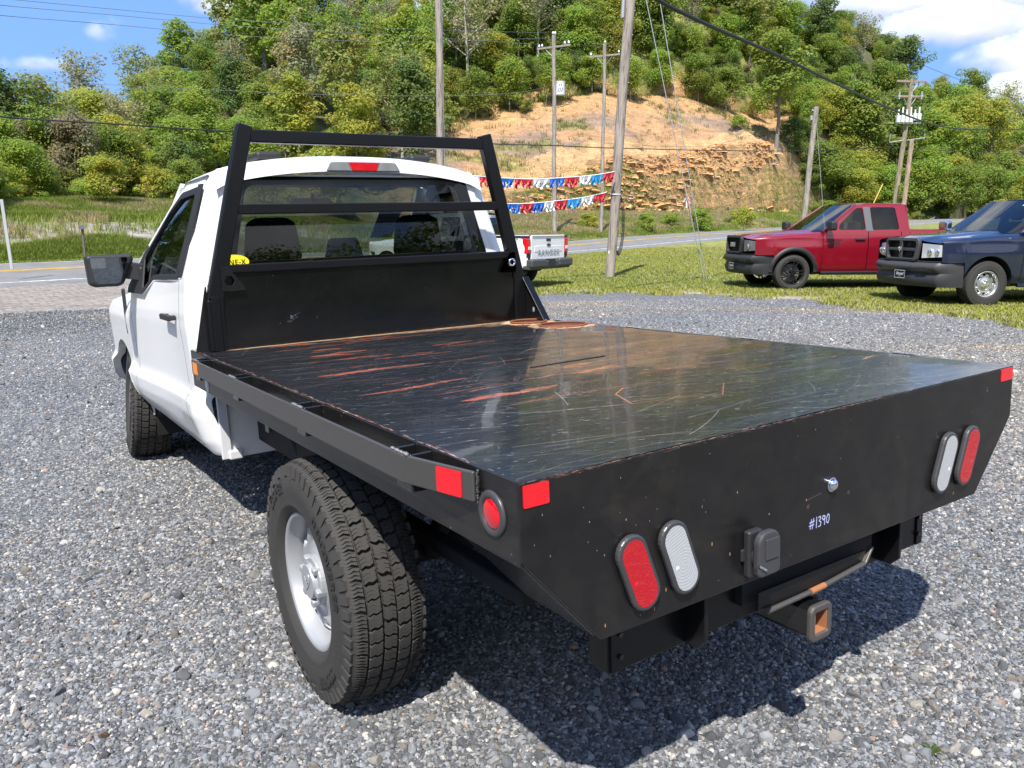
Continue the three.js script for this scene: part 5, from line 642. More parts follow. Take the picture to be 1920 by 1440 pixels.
    P('sill_trim', toSide(poly([[-1.87, 1.335], [-1.87, 1.352], [-2.44, 1.352], [-2.62, 1.264], [-2.98, 1.264], [-2.98, 1.245], [-2.60, 1.245], [-2.43, 1.332]], 0.01), 0.006), plasticBlack);
    { const A = (y) => [CX + s * (0.93 - LEAN * (y - YB) - Math.pow(Math.max(0, y - 1.79), 2) * 6), y, -1.74], B2 = (y) => [CX + s * tab([[1.3, 0.86], [1.345, 0.845], [1.842, 0.70], [1.87, 0.685]], y), y, zr(y) - 0.02 * 1.2 - 0.002];
      P('cab_pillar', patch(10, 16, (u, v) => { const y = lerp(1.33, 1.868, v), a = A(y), b = B2(y), t = u * PI / 2; return [lerp(b[0], a[0], Math.cos(t)), y, lerp(a[2], b[2], Math.sin(t))]; }), paintWhite); }
    // mirror
    const mz = -2.75, mk = (a) => (s < 0 ? a : a.map(([x, y]) => [-x, y]).reverse());
    const shell = poly(roundPoly(mk([[-1.222, 1.478], [-0.975, 1.476], [-0.968, 1.445], [-1.035, 1.305], [-1.06, 1.292], [-1.19, 1.292], [-1.215, 1.31]]), 0.028, 4), 0.13, 0.022, 4); shell.translate(far ? 0.06 : 0, 0, mz - 0.13);
    const mir = P('door_mirror', [shell, beam(V(s * 1.07 + CX, 1.39, mz - 0.06), V(s * 0.95 + CX, 1.365, mz - 0.03), 0.07, 0.1), box(0.05, 0.12, 0.09, s * 0.955 + CX, 1.34, mz - 0.03, 0.015)], plasticBlack);
    const tilt = (g) => { g.translate(1.1 * (far ? -1 : 1), -1.385, -mz).rotateX(0.07).rotateY(far ? 0.06 : -0.06).translate(-1.1 * (far ? -1 : 1), 1.385, mz + 0.006); return g; }; const face = poly(roundPoly(mk([[-1.203, 1.461], [-1.0, 1.459], [-1.055, 1.316], [-1.072, 1.309], [-1.185, 1.309]]), 0.016, 4), 0.002); face.translate(far ? 0.06 : 0, 0, mz + 0.001);
    tilt(face); const mg = obj('mirror_glass', face, std([0.22, 0.26, 0.31], 0.02, { metalness: 1 }), mir);
    const spot = poly(roundRect(0.075, 0.058, 0.004), 0.002).translate(-1.16 * (far ? -1 : 1), 1.43, mz + 0.0035); obj('spot_mirror', tilt(spot), std([0.4, 0.44, 0.48], 0.03, { metalness: 1 }), mir);
  }
  // roof with its ditch and crown
  const roof = patch(40, 24, (u, v) => { const k = lerp(-1, 1, u), z = lerp(RZ1, RZ0, v), fr = smooth(-2.2, -2.4, z), a = Math.abs(k), rnd = a > 0.86 ? (a - 0.86) / 0.14 : 0; const w = lerp(0.762, 0.768, v); const re = smooth(-1.78, -1.70, z); return [CX + k * w, 1.862 + 0.082 * (1 - Math.pow(a, 2.4)) - 0.02 * rnd * rnd - 0.045 * fr * fr - 0.02 * re * re, z]; });
  const rf = P('roof', [roof, patch(40, 5, (u, v) => { const k = lerp(-1, 1, u), a = Math.abs(k); const y0 = 1.842 + 0.082 * (1 - Math.pow(a, 2.4)) - 0.02 * (a > 0.86 ? Math.pow((a - 0.86) / 0.14, 2) : 0); return [CX + k * 0.762, y0 - 0.065 * v, RZ1 + 0.018 * Math.sin(v * 1.2)]; })], paintWhite);
  for (const [x] of [[-0.41], [0.47]]) P('roof_fin', box(0.13, 0.045, 0.2, x, 1.945, -1.9, 0.02), plasticBlack);
  // third brake light
  { const z = RZ1 + 0.012, y = 1.882; const b = P('third_brake_light', poly(roundPoly([[-0.215, -0.024], [0.215, -0.024], [0.185, 0.026], [-0.185, 0.026]], 0.014), 0.014, 0.004).translate(CX + 0.03, y, z), std([0.5, 0.5, 0.52], 0.2, { metalness: 0.8 })); obj('red_lens', poly(roundPoly([[-0.07, -0.021], [0.07, -0.021], [0.088, 0.023], [-0.088, 0.023]], 0.006), 0.008, 0.002).translate(CX + 0.03, y, z + 0.0085), lensRed, b); for (const q of [-1, 1]) obj('clear_lens', poly(roundPoly([[q * 0.078, -0.021], [q * 0.205, -0.021], [q * 0.178, 0.023], [q * 0.096, 0.023]].sort(() => 0), 0.006), 0.007, 0.002).translate(CX + 0.03, y, z + 0.008), phy([0.34, 0.35, 0.37], 0.05, { clearcoat: 1, metalness: 0.3, bumpMap: dataTex(64, (u) => { const k = 0.5 + 0.5 * Math.sin(u * 2 * PI * 12); return [k, k, k]; }, false), bumpScale: 0.004 }), b); }
  // rear wall with its window
  const wo = [[-0.86, 1.30], [0.86, 1.30], [0.845, 1.345], [0.70, 1.842], [-0.70, 1.842], [-0.845, 1.345]], wi = roundPoly([[-0.79, 1.36], [0.79, 1.36], [0.665, 1.832], [-0.665, 1.832]], 0.05, 5);
  const toRear = (g, lift) => mapPos(g, (x, y, dpt) => [CX + x, y, zr(y) + lift + dpt - 0.02 * Math.pow(Math.abs(x) / 0.8, 3)]);
  P('rear_wall', [toRear(poly(wo, 0.01, 0, 1, [wi.slice().reverse()]), -0.01), box(1.7, 0.88, 0.02, CX, 0.87, ZB - 0.012, 0.004)], paintWhite);
  P('rear_window', toRear(new THREE.ShapeGeometry(new THREE.Shape(wi.map((p) => new THREE.Vector2(p[0], p[1])))), -0.004), phy([0.25, 0.275, 0.27], 0.0, { transmission: 1, thickness: 0, ior: 1.5 }));
  const inr = roundPoly([[-0.69, 1.415], [0.69, 1.415], [0.60, 1.79], [-0.60, 1.79]], 0.05, 5); P('window_band', toRear(poly(wi.map(([x, y]) => [x * 1.004, y]), 0.002, 0, 1, [inr.slice().reverse()]), -0.008), std([0.004, 0.004, 0.005], 0.3));
  P('rear_flange', [box(0.05, 0.34, 0.02, CX - 0.842, 0.60, ZB + 0.006, 0.006), box(0.07, 0.05, 0.1, CX - 0.80, 0.45, ZB - 0.02, 0.01)], std([0.62, 0.63, 0.65], 0.4));
  { const st = canvasTex(256, 128, (c, w, h) => { c.fillStyle = '#e8d820'; c.fillRect(0, 0, w, h); c.fillStyle = '#15140c'; c.font = 'bold 62px sans-serif'; c.textAlign = 'center'; c.textBaseline = 'middle'; c.save(); c.translate(w / 2, h / 2); c.scale(1.0, 1); c.fillText('LINE-X', 0, 4, 226); c.restore(); }); const e = poly(ring(1, 30).map(([a, b]) => [a * 0.075, b * 0.036]), 0.0016); { const p = e.attributes.position, uv = e.attributes.uv; for (let i = 0; i < p.count; i++) uv.setXY(i, p.getX(i) / 0.15 + 0.5, p.getY(i) / 0.072 + 0.5); } P('window_sticker', toRear(e.translate(-0.705, 1.412, 0), 0.004), std([1, 1, 1], 0.5, { map: st }), truck, 'yellow oval sticker low in the corner of the rear window'); }
  // windscreen, bonnet, front
  const ws = patch(20, 8, (u, v) => { const k = lerp(-1, 1, u), w = lerp(0.83, 0.71, v); return [CX + k * w, lerp(1.25, 1.845, v), lerp(-3.11, -2.37, v) - 0.12 * (1 - k * k) * (1 - v * 0.6) + 0.0]; }); P('windscreen', ws, glassClear);
  for (const s of [-1, 1]) P('windscreen_pillar', beam(V(CX + s * 0.90, 1.25, -3.09), V(CX + s * 0.735, 1.835, -2.38), 0.07, 0.03, V(0, 0.7, -0.7)), paintWhite);
  P('bonnet', patch(24, 16, (u, v) => { const k = lerp(-1, 1, u), z = lerp(-3.08, -4.42, v); return [CX + k * lerp(0.91, 0.80, v), lerp(1.255, 1.14, smooth(-3.0, -4.4, z)) + 0.035 * (1 - k * k * k * k) - 0.03 * v * v, z - 0.1 * (1 - k * k) * v]; }), paintWhite);
  P('front_fascia', [box(1.7, 0.62, 0.25, CX, 0.82, -4.33, 0.06)], plasticBlack);
  // cabin: dark shell, seats, dashboard, mirror
  const trimD = std([0.02, 0.02, 0.022], 0.8), cloth = std([0.028, 0.028, 0.03], 0.9), head = std([0.34, 0.33, 0.31], 0.9);
  P('cabin_floor', [box(1.6, 0.02, 1.5, CX, 0.62, -2.4, 0), box(1.5, 0.5, 0.02, CX, 0.9, -1.69, 0)], trimD);
  P('headliner', patch(4, 4, (u, v) => [CX + lerp(-0.72, 0.72, u), 1.83, lerp(-1.74, -2.4, v)]), head);
  P('dashboard', [box(1.62, 0.3, 0.4, CX, 1.12, -2.95, 0.06), box(0.3, 0.14, 0.06, CX, 1.3, -2.86, 0.02)], trimD);
  P('steering_wheel', new THREE.TorusGeometry(0.19, 0.016, 8, 32).rotateX(-0.45).translate(CX - 0.38, 1.2, -2.62), trimD);
  const seat = (x) => { const o = P('seat', [box(0.5, 0.62, 0.16, x, 1.06, -1.98, 0.06).rotateX(0), box(0.5, 0.16, 0.5, x, 0.8, -2.22, 0.06)], cloth); obj('headrest', [poly(roundPoly([[-0.155, 0], [0.155, 0], [0.125, 0.21], [0.08, 0.235], [-0.08, 0.235], [-0.125, 0.21]], 0.04), 0.11, 0.03, 4).translate(x, 1.40, -2.0), box(0.42, 0.1, 0.13, x, 1.36, -1.97, 0.05)], cloth, o); };
  seat(CX - 0.42); seat(CX + 0.46); P('centre_rest', [poly(roundPoly([[-0.11, 0], [0.11, 0], [0.08, 0.12], [-0.08, 0.12]], 0.025), 0.08, 0.02, 3).translate(CX - 0.02, 1.395, -1.97), box(0.3, 0.6, 0.14, CX + 0.02, 1.06, -1.97, 0.05)], cloth);
  P('inside_mirror', [box(0.25, 0.06, 0.03, CX + 0.02, 1.745, -2.50, 0.012), bar(V(CX + 0.02, 1.745, -2.5), V(CX + 0.02, 1.80, -2.47), 0.01)], trimD);
  const paper = canvasTex(128, 128, (c, w, h) => { c.fillStyle = '#dfe3e2'; c.fillRect(0, 0, w, h); c.fillStyle = '#8f9a9a'; for (let i = 0; i < 7; i++) c.fillRect(14, 16 + i * 14, 60 + (i * 37) % 40, 4); }); P('window_paper', patch(1, 1, (u, v) => [CX + 0.50 + 0.16 * u, 1.52 + 0.2 * v, -2.74 + 0.22 * v]), std([1, 1, 1], 0.8, { map: paper }));
  P('seat_belt', [box(0.005, 0.3, 0.05, CX - 0.70, 1.5, -1.86, 0)], std([0.25, 0.55, 0.45], 0.7));
}
// ---------- the other pickups ----------
function pickup(o) { // local frame: x right, y up, z to the rear, origin on the ground under the front axle
  const T = thing(o.name, o.label, 'truck', null, o.pos, o.turn), W = o.W / 2, paint = o.paint, s2 = [-1, 1];
  const zF = -o.front, zR = o.L - o.front, R = o.R, aR = R + 0.075, wb = o.wb;
  const hwT = [[0.3, 0.86], [0.42, 0.93], [0.55, 0.972], [0.75, 0.985], [0.95, 1], [o.belt - 0.12, 0.985], [o.belt, 0.955]];
  const hw = (y) => W * (y <= o.belt ? tab(hwT, y) : 0.955 - (y - o.belt) * o.lean / W);
  const sx = (y, z, s) => { let h = hw(Math.min(y, o.belt)); const f = zF + 0.62 - z; if (f > 0) h -= 0.17 * Math.pow(f / 0.62, 2.2); if (y > o.belt) h -= (y - o.belt) * o.lean; const b = z - (zR - 0.2); if (b > 0) h -= 0.05 * Math.pow(b / 0.2, 2); const fl = Math.min(Math.abs(z), Math.abs(z - wb)); h += 0.018 * smooth(0.75, 0.45, fl) * smooth(0.35, 0.6, y) * smooth(1.15, 0.9, y); return s * h; };
  const arch = (z, low) => { let b = low; for (const c of [0, wb]) { const q = z - c; if (Math.abs(q) < aR) b = Math.max(b, R + Math.sqrt(aR * aR - q * q)); } return b; };
  const side = (z0, z1, low, top, s, n = 30, m = 16) => { const g = patch(n, m, (u, v) => { const z = lerp(z0, z1, u), y0 = z < -aR + 0.02 && z1 < 1 ? 0.79 : arch(z, low), y1 = typeof top === 'function' ? top(z) : top, y = lerp(y0, Math.max(y1, y0 + 0.01), v); return [sx(y, z, s), y, z]; }); return s < 0 ? g : flip(g); };
  const hoodY = (z) => lerp(o.cowlY, o.hoodY, smooth(o.cowl, zF + 0.1, z)), bedZ = o.doors[o.doors.length - 1] + 0.2;
  for (const s of s2) {
    obj('wing', mapPos(side(zF + 0.13, o.doors[0] - 0.012, 0.42, (z) => hoodY(z) + 0.012, s, 50, 30), (x, y, z) => { const t = clamp((y - hoodY(z) + 0.085) / 0.097), fr = smooth(zF + 0.35, zF + 0.13, z); return [x - s * 0.075 * t * t, y - 0.02 * t * t - 0.025 * fr * t, z]; }), paint, T);
    for (let i = 0; i + 1 < o.doors.length; i++) { const d = obj('door', side(o.doors[i], o.doors[i + 1] - 0.016, 0.42, o.belt, s), paint, T); const hz = o.doors[i + 1] - 0.2; obj('handle', box(0.03, 0.04, 0.22, sx(o.belt - 0.16, hz, s) + s * 0.025, o.belt - 0.16, hz, 0.01), o.handle || plasticBlack, d); }
    obj('cab_corner', side(bedZ - 0.2, bedZ - 0.012, 0.42, o.belt, s, 8), paint, T);
    obj('bed_side', side(bedZ, zR, 0.5, o.bed, s, 60), paint, T);
    obj('rocker', box(0.06, 0.1, o.doors[o.doors.length - 1] - o.doors[0], s * W * 0.9, 0.4, (o.doors[o.doors.length - 1] + o.doors[0]) / 2, 0.02), o.rocker || paint, T);
    for (const c of [0, wb]) { // wheel arch: liner and lip or flare
      const f = (w, dx, ar) => patch(24, 1, (u, v) => { const a = lerp(-0.1, PI + 0.1, u), y = R + ar * Math.sin(a), z = c + ar * Math.cos(a); return [sx(Math.max(y, 0.5), z, s) + s * (dx - v * w), y, z]; });
      obj('arch_liner', f(0.45, -0.01, aR - 0.004), darkUnder, T);
      if (o.flare) { const gA = patch(30, 3, (u, v) => { const a = lerp(-0.05, PI + 0.05, u), ar = aR + lerp(-0.01, 0.085, v), y = R + ar * Math.sin(a), z = c + ar * Math.cos(a); return [sx(Math.max(y, 0.5), z, s) + s * 0.035 * Math.sin(PI * clamp(v * 0.9 + 0.12)), Math.max(y, 0.42), z]; }); obj('arch_flare', gA, plasticBlack, T); }
    }
    // greenhouse side
    const wtop = o.roof - 0.10, roofE = (z) => tab([[o.cowl + 0.02, o.cowlY + 0.01], [lerp(o.cowl, o.wsTop, 0.5), lerp(o.cowlY, o.roof - 0.05, 0.52)], [o.wsTop, o.roof - 0.06], [o.wsTop + 0.3, o.roof - 0.02], [bedZ - 0.15, o.roof - 0.03], [bedZ, o.roof - 0.05]], z);
    const out = [[bedZ, o.belt], [bedZ - 0.06, o.roof - 0.05]]; for (let z = bedZ - 0.15; z > o.cowl + 0.02; z -= 0.1) out.push([z, roofE(z)]); out.push([o.cowl, o.cowlY], [o.cowl + 0.1, o.belt]);
    const wins = o.windows.map((w) => roundPoly(w, 0.05, 3));
    const up = (g, lift) => mapPos(g, (a, y, d) => [s * (W * 0.955 - (y - o.belt) * o.lean - d + lift), y, a]);
    obj('window_surround', up(poly(out, 0.03, 0, 1, wins.map((w) => w.slice().reverse())), 0), paint, T);
    wins.forEach((w) => obj('side_window', up(new THREE.ShapeGeometry(new THREE.Shape(w.map((p) => new THREE.Vector2(p[0], p[1])))), -0.012), glassSide, T));
    if (o.bpillar) obj('pillar_trim', up(poly(o.bpillar, 0.006), 0.005), std([0.12, 0.12, 0.125], 0.4), T);
    const mz = o.doors[0] + 0.12, my = o.belt + 0.13; const mir = obj('door_mirror', [poly(roundRect(0.24, 0.2, 0.05), 0.14, 0.03, 3).translate(s * (W + 0.16), my, mz - 0.1), box(0.18, 0.05, 0.08, s * (W + 0.02), my - 0.08, mz - 0.04, 0.02)], o.mirror || plasticBlack, T); obj('mirror_glass', poly(roundRect(0.19, 0.15, 0.035), 0.002).translate(s * (W + 0.16), my, mz + 0.041), std([0.6, 0.64, 0.68], 0.03, { metalness: 1 }), mir);
  }
  const cr = (k) => 0.03 * (1 - k * k);
  obj('roof', patch(20, 14, (u, v) => { const k = lerp(-1, 1, u), z = lerp(bedZ - 0.03, o.wsTop - 0.02, v), w = W * 0.955 - (o.roof - 0.05 - o.belt) * o.lean; return [k * (w + 0.005), o.roof - 0.05 + 0.05 * (1 - Math.pow(Math.abs(k), 3)) - 0.03 * smooth(o.wsTop + 0.25, o.wsTop, z), z]; }), paint, T);
  obj('bonnet', patch(24, 16, (u, v) => { const k = lerp(-1, 1, u), z = lerp(o.cowl, zF + 0.14, v), w = Math.abs(sx(hoodY(z), z, 1)), a = Math.abs(k), bulge = 0.035 * smooth(0.62, 0.5, a) + 0.03 * (1 - a * a); return [k * (w - 0.07), hoodY(z) - 0.02 + bulge * (1 - 0.3 * v) - 0.05 * smooth(0.75, 1, v) * smooth(0.75, 1, v) - 0.02 * smooth(0.7, 1, v) * smooth(0.5, 1, a), z - 0.14 * (1 - k * k) * v]; }), paint, T);
  const wsw0 = W * 0.955 - 0.02, wsw1 = W * 0.955 - (o.roof - 0.08 - o.belt) * o.lean - 0.03;
  obj('windscreen', patch(14, 8, (u, v) => { const k = lerp(-1, 1, u); return [k * lerp(wsw0, wsw1, v), lerp(o.cowlY, o.roof - 0.045, v), lerp(o.cowl, o.wsTop, v) - 0.14 * (1 - k * k) * (1 - 0.5 * v)]; }), o.wsGlass || glassTint, T);
  for (const s of s2) obj('windscreen_pillar', beam(V(s * wsw0, o.cowlY, o.cowl + 0.01), V(s * (wsw1 + 0.01), o.roof - 0.05, o.wsTop + 0.01), 0.07, 0.04, V(0, 0.6, -0.8)), paint, T);
  obj('rear_wall', [poly([[-W * 0.94, 0.5], [W * 0.94, 0.5], [W * 0.955, o.belt], [wsw1, o.roof - 0.05], [-wsw1, o.roof - 0.05], [-W * 0.955, o.belt]], 0.02, 0, 1, [[[-W * 0.7, o.belt + 0.06], [W * 0.7, o.belt + 0.06], [W * 0.62, o.roof - 0.12], [-W * 0.62, o.roof - 0.12]].reverse()]).translate(0, 0, bedZ - 0.03)], paint, T);
  obj('rear_window', poly([[-W * 0.7, o.belt + 0.06], [W * 0.7, o.belt + 0.06], [W * 0.62, o.roof - 0.12], [-W * 0.62, o.roof - 0.12]], 0.004).translate(0, 0, bedZ - 0.02), glassDark, T);
  obj('bed_floor', [box(W * 1.7, 0.05, zR - bedZ - 0.1, 0, 0.75, (zR + bedZ) / 2, 0), box(0.09, 0.5, zR - bedZ, -W * 0.9, o.bed - 0.26, (zR + bedZ) / 2, 0), box(0.09, 0.5, zR - bedZ, W * 0.9, o.bed - 0.26, (zR + bedZ) / 2, 0)], plasticBlack, T);
  obj('underbody', [box(W * 1.5, 0.25, o.L - 1.2, 0, 0.48, o.L / 2 - o.front, 0.05), box(W * 1.1, 0.5, 1.2, 0, 0.7, 0, 0.1)], darkUnder, T);
  const cl = std([0.1, 0.095, 0.09], 0.9); for (const [x, z] of [[-0.42, o.doors[0] + 1.0], [0.42, o.doors[0] + 1.0], ...(o.doors.length > 2 ? [[-0.42, o.doors[1] + 0.8], [0.42, o.doors[1] + 0.8]] : [])]) { const st = obj('seat', box(0.48, 0.7, 0.16, x, 1.15, z, 0.06), cl, T); obj('headrest', box(0.26, 0.2, 0.1, x, 1.62, z + 0.02, 0.05), cl, st); }
  obj('dashboard', box(W * 1.6, 0.2, 0.5, 0, o.cowlY - 0.1, o.cowl + 0.35, 0.05), plasticBlack, T);
  const A = { R: o.R, w: o.tw, rim: o.rim, seed: 21, detail: o.tread || 1, rimMat: o.rimMat, spokes: o.spokes };
  for (const z of [0, wb]) for (const s of s2) makeWheel(T, o.wheel, s * (W - o.tw / 2 - 0.015), o.R, z, { ...A, spin: 0.3 + z });
  return { T, W, zF, zR, sx, hoodY, bedZ };
}
const glassSide = phy([0.3, 0.34, 0.34], 0.0, { transmission: 1, thickness: 0, ior: 1.52 });
const redPaint = phy([0.24, 0.004, 0.016], 0.32, { metalness: 0.2, clearcoat: 1, clearcoatRoughness: 0.03 }), bluePaint = phy([0.003, 0.009, 0.036], 0.4, { metalness: 0.0, clearcoat: 1, clearcoatRoughness: 0.03 });
const greyPlastic = std([0.05, 0.05, 0.052], 0.5), lampGlass = phy([0.75, 0.77, 0.8], 0.06, { metalness: 0.45, clearcoat: 1 });
const RAM = { W: 2.02, L: 5.82, front: 0.98, wb: 3.57, belt: 1.29, lean: 0.36, roof: 1.93, bed: 1.33, cowl: 0.62, cowlY: 1.29, hoodY: 1.21, wsTop: 1.42, R: 0.405, tw: 0.275, rim: 0.262 };
const frontZ = (zF, x) => zF + 0.2 * Math.pow(Math.abs(x) / 0.95, 2.2);
const onFront = (g, zF, lift = 0) => mapPos(g, (x, y, d) => [x, y, frontZ(zF, x) - d - lift]);
function ramFront(B, style) {
  const { T, zF } = B, dk = style === 'red' ? plasticBlack : greyPlastic;
  // bumper in three courses, wrapping to the wheel arches
  const wrap = (y0, y1, out, mat, name, n = 30) => obj(name, patch(n, 5, (u, v) => { const k = lerp(-1, 1, u), a = Math.abs(k), x = k * 1.0, b = Math.sin(PI * clamp(v * 0.86 + 0.07)); const z = a < 0.88 ? frontZ(zF, x) - out * b : lerp(frontZ(zF, 0.88) - out * b, zF + 0.52, (a - 0.88) / 0.12); return [Math.sign(x) * (a < 0.88 ? a : lerp(0.88, 0.975, Math.sqrt((a - 0.88) / 0.12))), lerp(y0, y1, v), z]; }), mat, T);
  wrap(0.60, 0.80, 0.10, dk, 'bumper'); wrap(0.36, 0.605, 0.06, style === 'red' ? plasticBlack : std([0.03, 0.03, 0.032], 0.6), 'lower_valance');
  obj('bumper_shelf', patch(20, 1, (u, v) => { const x = lerp(-0.9, 0.9, u); return [x, 0.80 + 0.01 * v, frontZ(zF, x) - 0.05 + 0.12 * v]; }), dk, T);
  // grille: surround, bars, mesh
  const gw = 0.47, y0 = 0.80, y1 = 1.205; const sur = roundPoly([[-gw * 0.9, y0], [gw * 0.9, y0], [gw, y1 - 0.1], [gw * 0.93, y1], [-gw * 0.93, y1], [-gw, y1 - 0.1]], 0.06, 4), inn = roundPoly([[-gw * 0.78, y0 + 0.05], [gw * 0.78, y0 + 0.05], [gw * 0.86, y1 - 0.1], [gw * 0.8, y1 - 0.055], [-gw * 0.8, y1 - 0.055], [-gw * 0.86, y1 - 0.1]], 0.05, 4);
  const G = obj('grille', onFront(poly(sur, 0.07, 0.015, 3, [inn.slice().reverse()]), zF, 0), dk, T);
  obj('grille_back', onFront(poly(inn, 0.01), zF, -0.04), std([0.006, 0.006, 0.006], 0.9), G);
  if (style === 'blue') {
    obj('grille_bar', [onFront(box(gw * 1.7, 0.055, 0.03, 0, (y0 + y1) / 2, 0.03, 0.01), zF, 0), onFront(box(0.075, 0.33, 0.03, 0, (y0 + y1) / 2, 0.032, 0.01), zF, 0)], dk, G);
    const m = []; for (let i = -16; i <= 16; i++) for (const s of [-1, 1]) { const x0 = i * 0.045, a = V(x0, y0 + 0.04, 0), b = V(x0 + s * 0.25, y1 - 0.05, 0); if (Math.abs(b.x) > gw * 0.82 || Math.abs(a.x) > gw * 0.82) continue; m.push(onFront(beam(a, b, 0.009, 0.009, V(0, 0, 1), 0), zF, -0.02)); } obj('grille_mesh', m, plasticBlack, G);
    const em = poly([[0, -0.05], [0.022, -0.02], [0.045, 0.0], [0.05, 0.035], [0.03, 0.05], [0.024, 0.02], [0.0, 0.042], [-0.024, 0.02], [-0.03, 0.05], [-0.05, 0.035], [-0.045, 0.0], [-0.022, -0.02]], 0.02, 0.005).translate(0, (y0 + y1) / 2, 0.045); obj('emblem', onFront(em, zF, 0), chrome, G);
  } else { const m = []; for (let i = 0; i < 7; i++) m.push(onFront(box(gw * 1.6, 0.012, 0.02, 0, y0 + 0.07 + i * 0.038, 0, 0), zF, -0.02)); obj('grille_mesh', m, plasticBlack, G); const t = text('RAM', 0.1, 0.012); t.rotateY(PI).translate(0, (y0 + y1) / 2, 0); obj('grille_lettering', mapPos(t, (x, y, d) => [x, y, frontZ(zF, x) - 0.045 + d]), std([0.35, 0.35, 0.36], 0.4, { metalness: 0.6 }), G); }
  // headlights reaching round the corner
  for (const s of [-1, 1]) {
    const hx = (u) => lerp(0.5, 0.93, u), f = (lift) => patch(10, 4, (u, v) => { const x = hx(u), y = lerp(0.86 + 0.03 * u, 1.115 - 0.03 * u, v); const z = x < 0.86 ? frontZ(zF, x) - 0.02 - lift : lerp(frontZ(zF, 0.86) - 0.02 - lift, zF + 0.42, (x - 0.86) / 0.07); return [s * (x + (x > 0.86 ? 0 : 0)), y, z]; });
    const h = obj('headlight', f(0), style === 'red' ? phy([0.12, 0.12, 0.125], 0.1, { clearcoat: 1 }) : lampGlass, T);
    const bulb = new THREE.SphereGeometry(0.06, 16, 10).scale(1, 1, 0.4).translate(s * 0.66, 0.965, frontZ(zF, 0.66) - 0.03); obj('reflector_bowl', bulb, chrome, h); if (style === 'blue') obj('reflector_bowl', new THREE.SphereGeometry(0.055, 16, 10).scale(1, 1, 0.4).translate(s * 0.79, 0.965, frontZ(zF, 0.79) - 0.03), chrome, h);
    obj('turn_signal', box(0.04, 0.07, 0.14, s * 0.905, 0.98, zF + 0.34, 0.012), amber, h);
    obj('bumper_slot', onFront(poly(roundRect(0.2, 0.05, 0.02), 0.01).translate(s * 0.62, 0.67, 0), zF, 0.098), darkUnder, T);
  }
  obj('front_panel', [onFront(box(1.78, 0.42, 0.02, 0, 0.96, 0, 0), zF, -0.07)], std([0.012, 0.012, 0.012], 0.8), T);
  const pl = canvasTex(256, 128, (c, w, h) => { c.fillStyle = '#0d0e12'; c.fillRect(0, 0, w, h); c.strokeStyle = '#e8e8ea'; c.lineWidth = 6; c.strokeRect(7, 7, w - 14, h - 14); c.fillStyle = '#f2f2f2'; c.font = 'italic bold 58px serif'; c.textAlign = 'center'; c.fillText('Doual', w / 2, 76); c.font = '18px sans-serif'; c.fillText('MOTORS', w / 2, 104); });
  const plate = new THREE.PlaneGeometry(0.3, 0.15); plate.rotateY(PI).translate(-0.12, style === 'blue' ? 0.56 : 0.53, zF - 0.105); obj('front_plate', [plate], std([1, 1, 1], 0.5, { map: pl }), T);
}
{ // red crew cab
  const rd = 17.85, rx = 6.17, turn = PI / 2 - 0.02; // nose to the left of the picture
  const t = 0.09, B = pickup({ ...RAM, name: 'red_pickup', label: 'dark red crew cab pickup with black wheels and flares parked on the grass', paint: redPaint, doors: [0.64, 1.68, 2.44], windows: [[[1.0, 1.33], [1.62, 1.33], [1.59, 1.81], [1.44, 1.80], [1.22, 1.62], [1.02, 1.44]], [[1.78, 1.33], [2.40, 1.34], [2.34, 1.82], [1.76, 1.82]]], bpillar: [[1.63, 1.31], [1.78, 1.31], [1.755, 1.83], [1.60, 1.83]], wheel: 'alloy', spokes: 5, rimMat: phy([0.012, 0.012, 0.013], 0.25, { clearcoat: 0.8 }), flare: true, rocker: plasticBlack, pos: V(0, 0, 0), turn: 0, mirror: plasticBlack, tw: 0.28 });
  ramFront(B, 'red');
  B.T.rotation.y = PI / 2 + t; const fl = V(-0.86, 0, 0).applyAxisAngle(V(0, 1, 0), PI / 2 + t); B.T.position.set(rx - fl.x, terrain(rx, rd) - 0.01, -rd - fl.z);
  for (const s of [-1, 1]) obj('side_step', bar(V(s * 1.02, 0.4, 0.6), V(s * 1.02, 0.4, 3.0), 0.045), phy([0.01, 0.01, 0.01], 0.2, { clearcoat: 1 }), B.T);
  const bd = [text('1500', 0.075, 0.006), box(0.32, 0.014, 0.006, 0, 0.07, 0.003, 0), box(0.26, 0.012, 0.006, 0, -0.065, 0.003, 0)].map((g) => g.rotateY(-PI / 2).translate(B.sx(1.06, 0.86, -1) - 0.002, 1.05, 0.9)); obj('badge', bd, std([0.03, 0.03, 0.03], 0.4), B.T);
  obj('bonnet_decal', box(0.3, 0.002, 0.5, 0, 0, 0, 0).translate(0, -5, 0), plasticBlack, B.T).visible = false; B.T.children.pop();
}
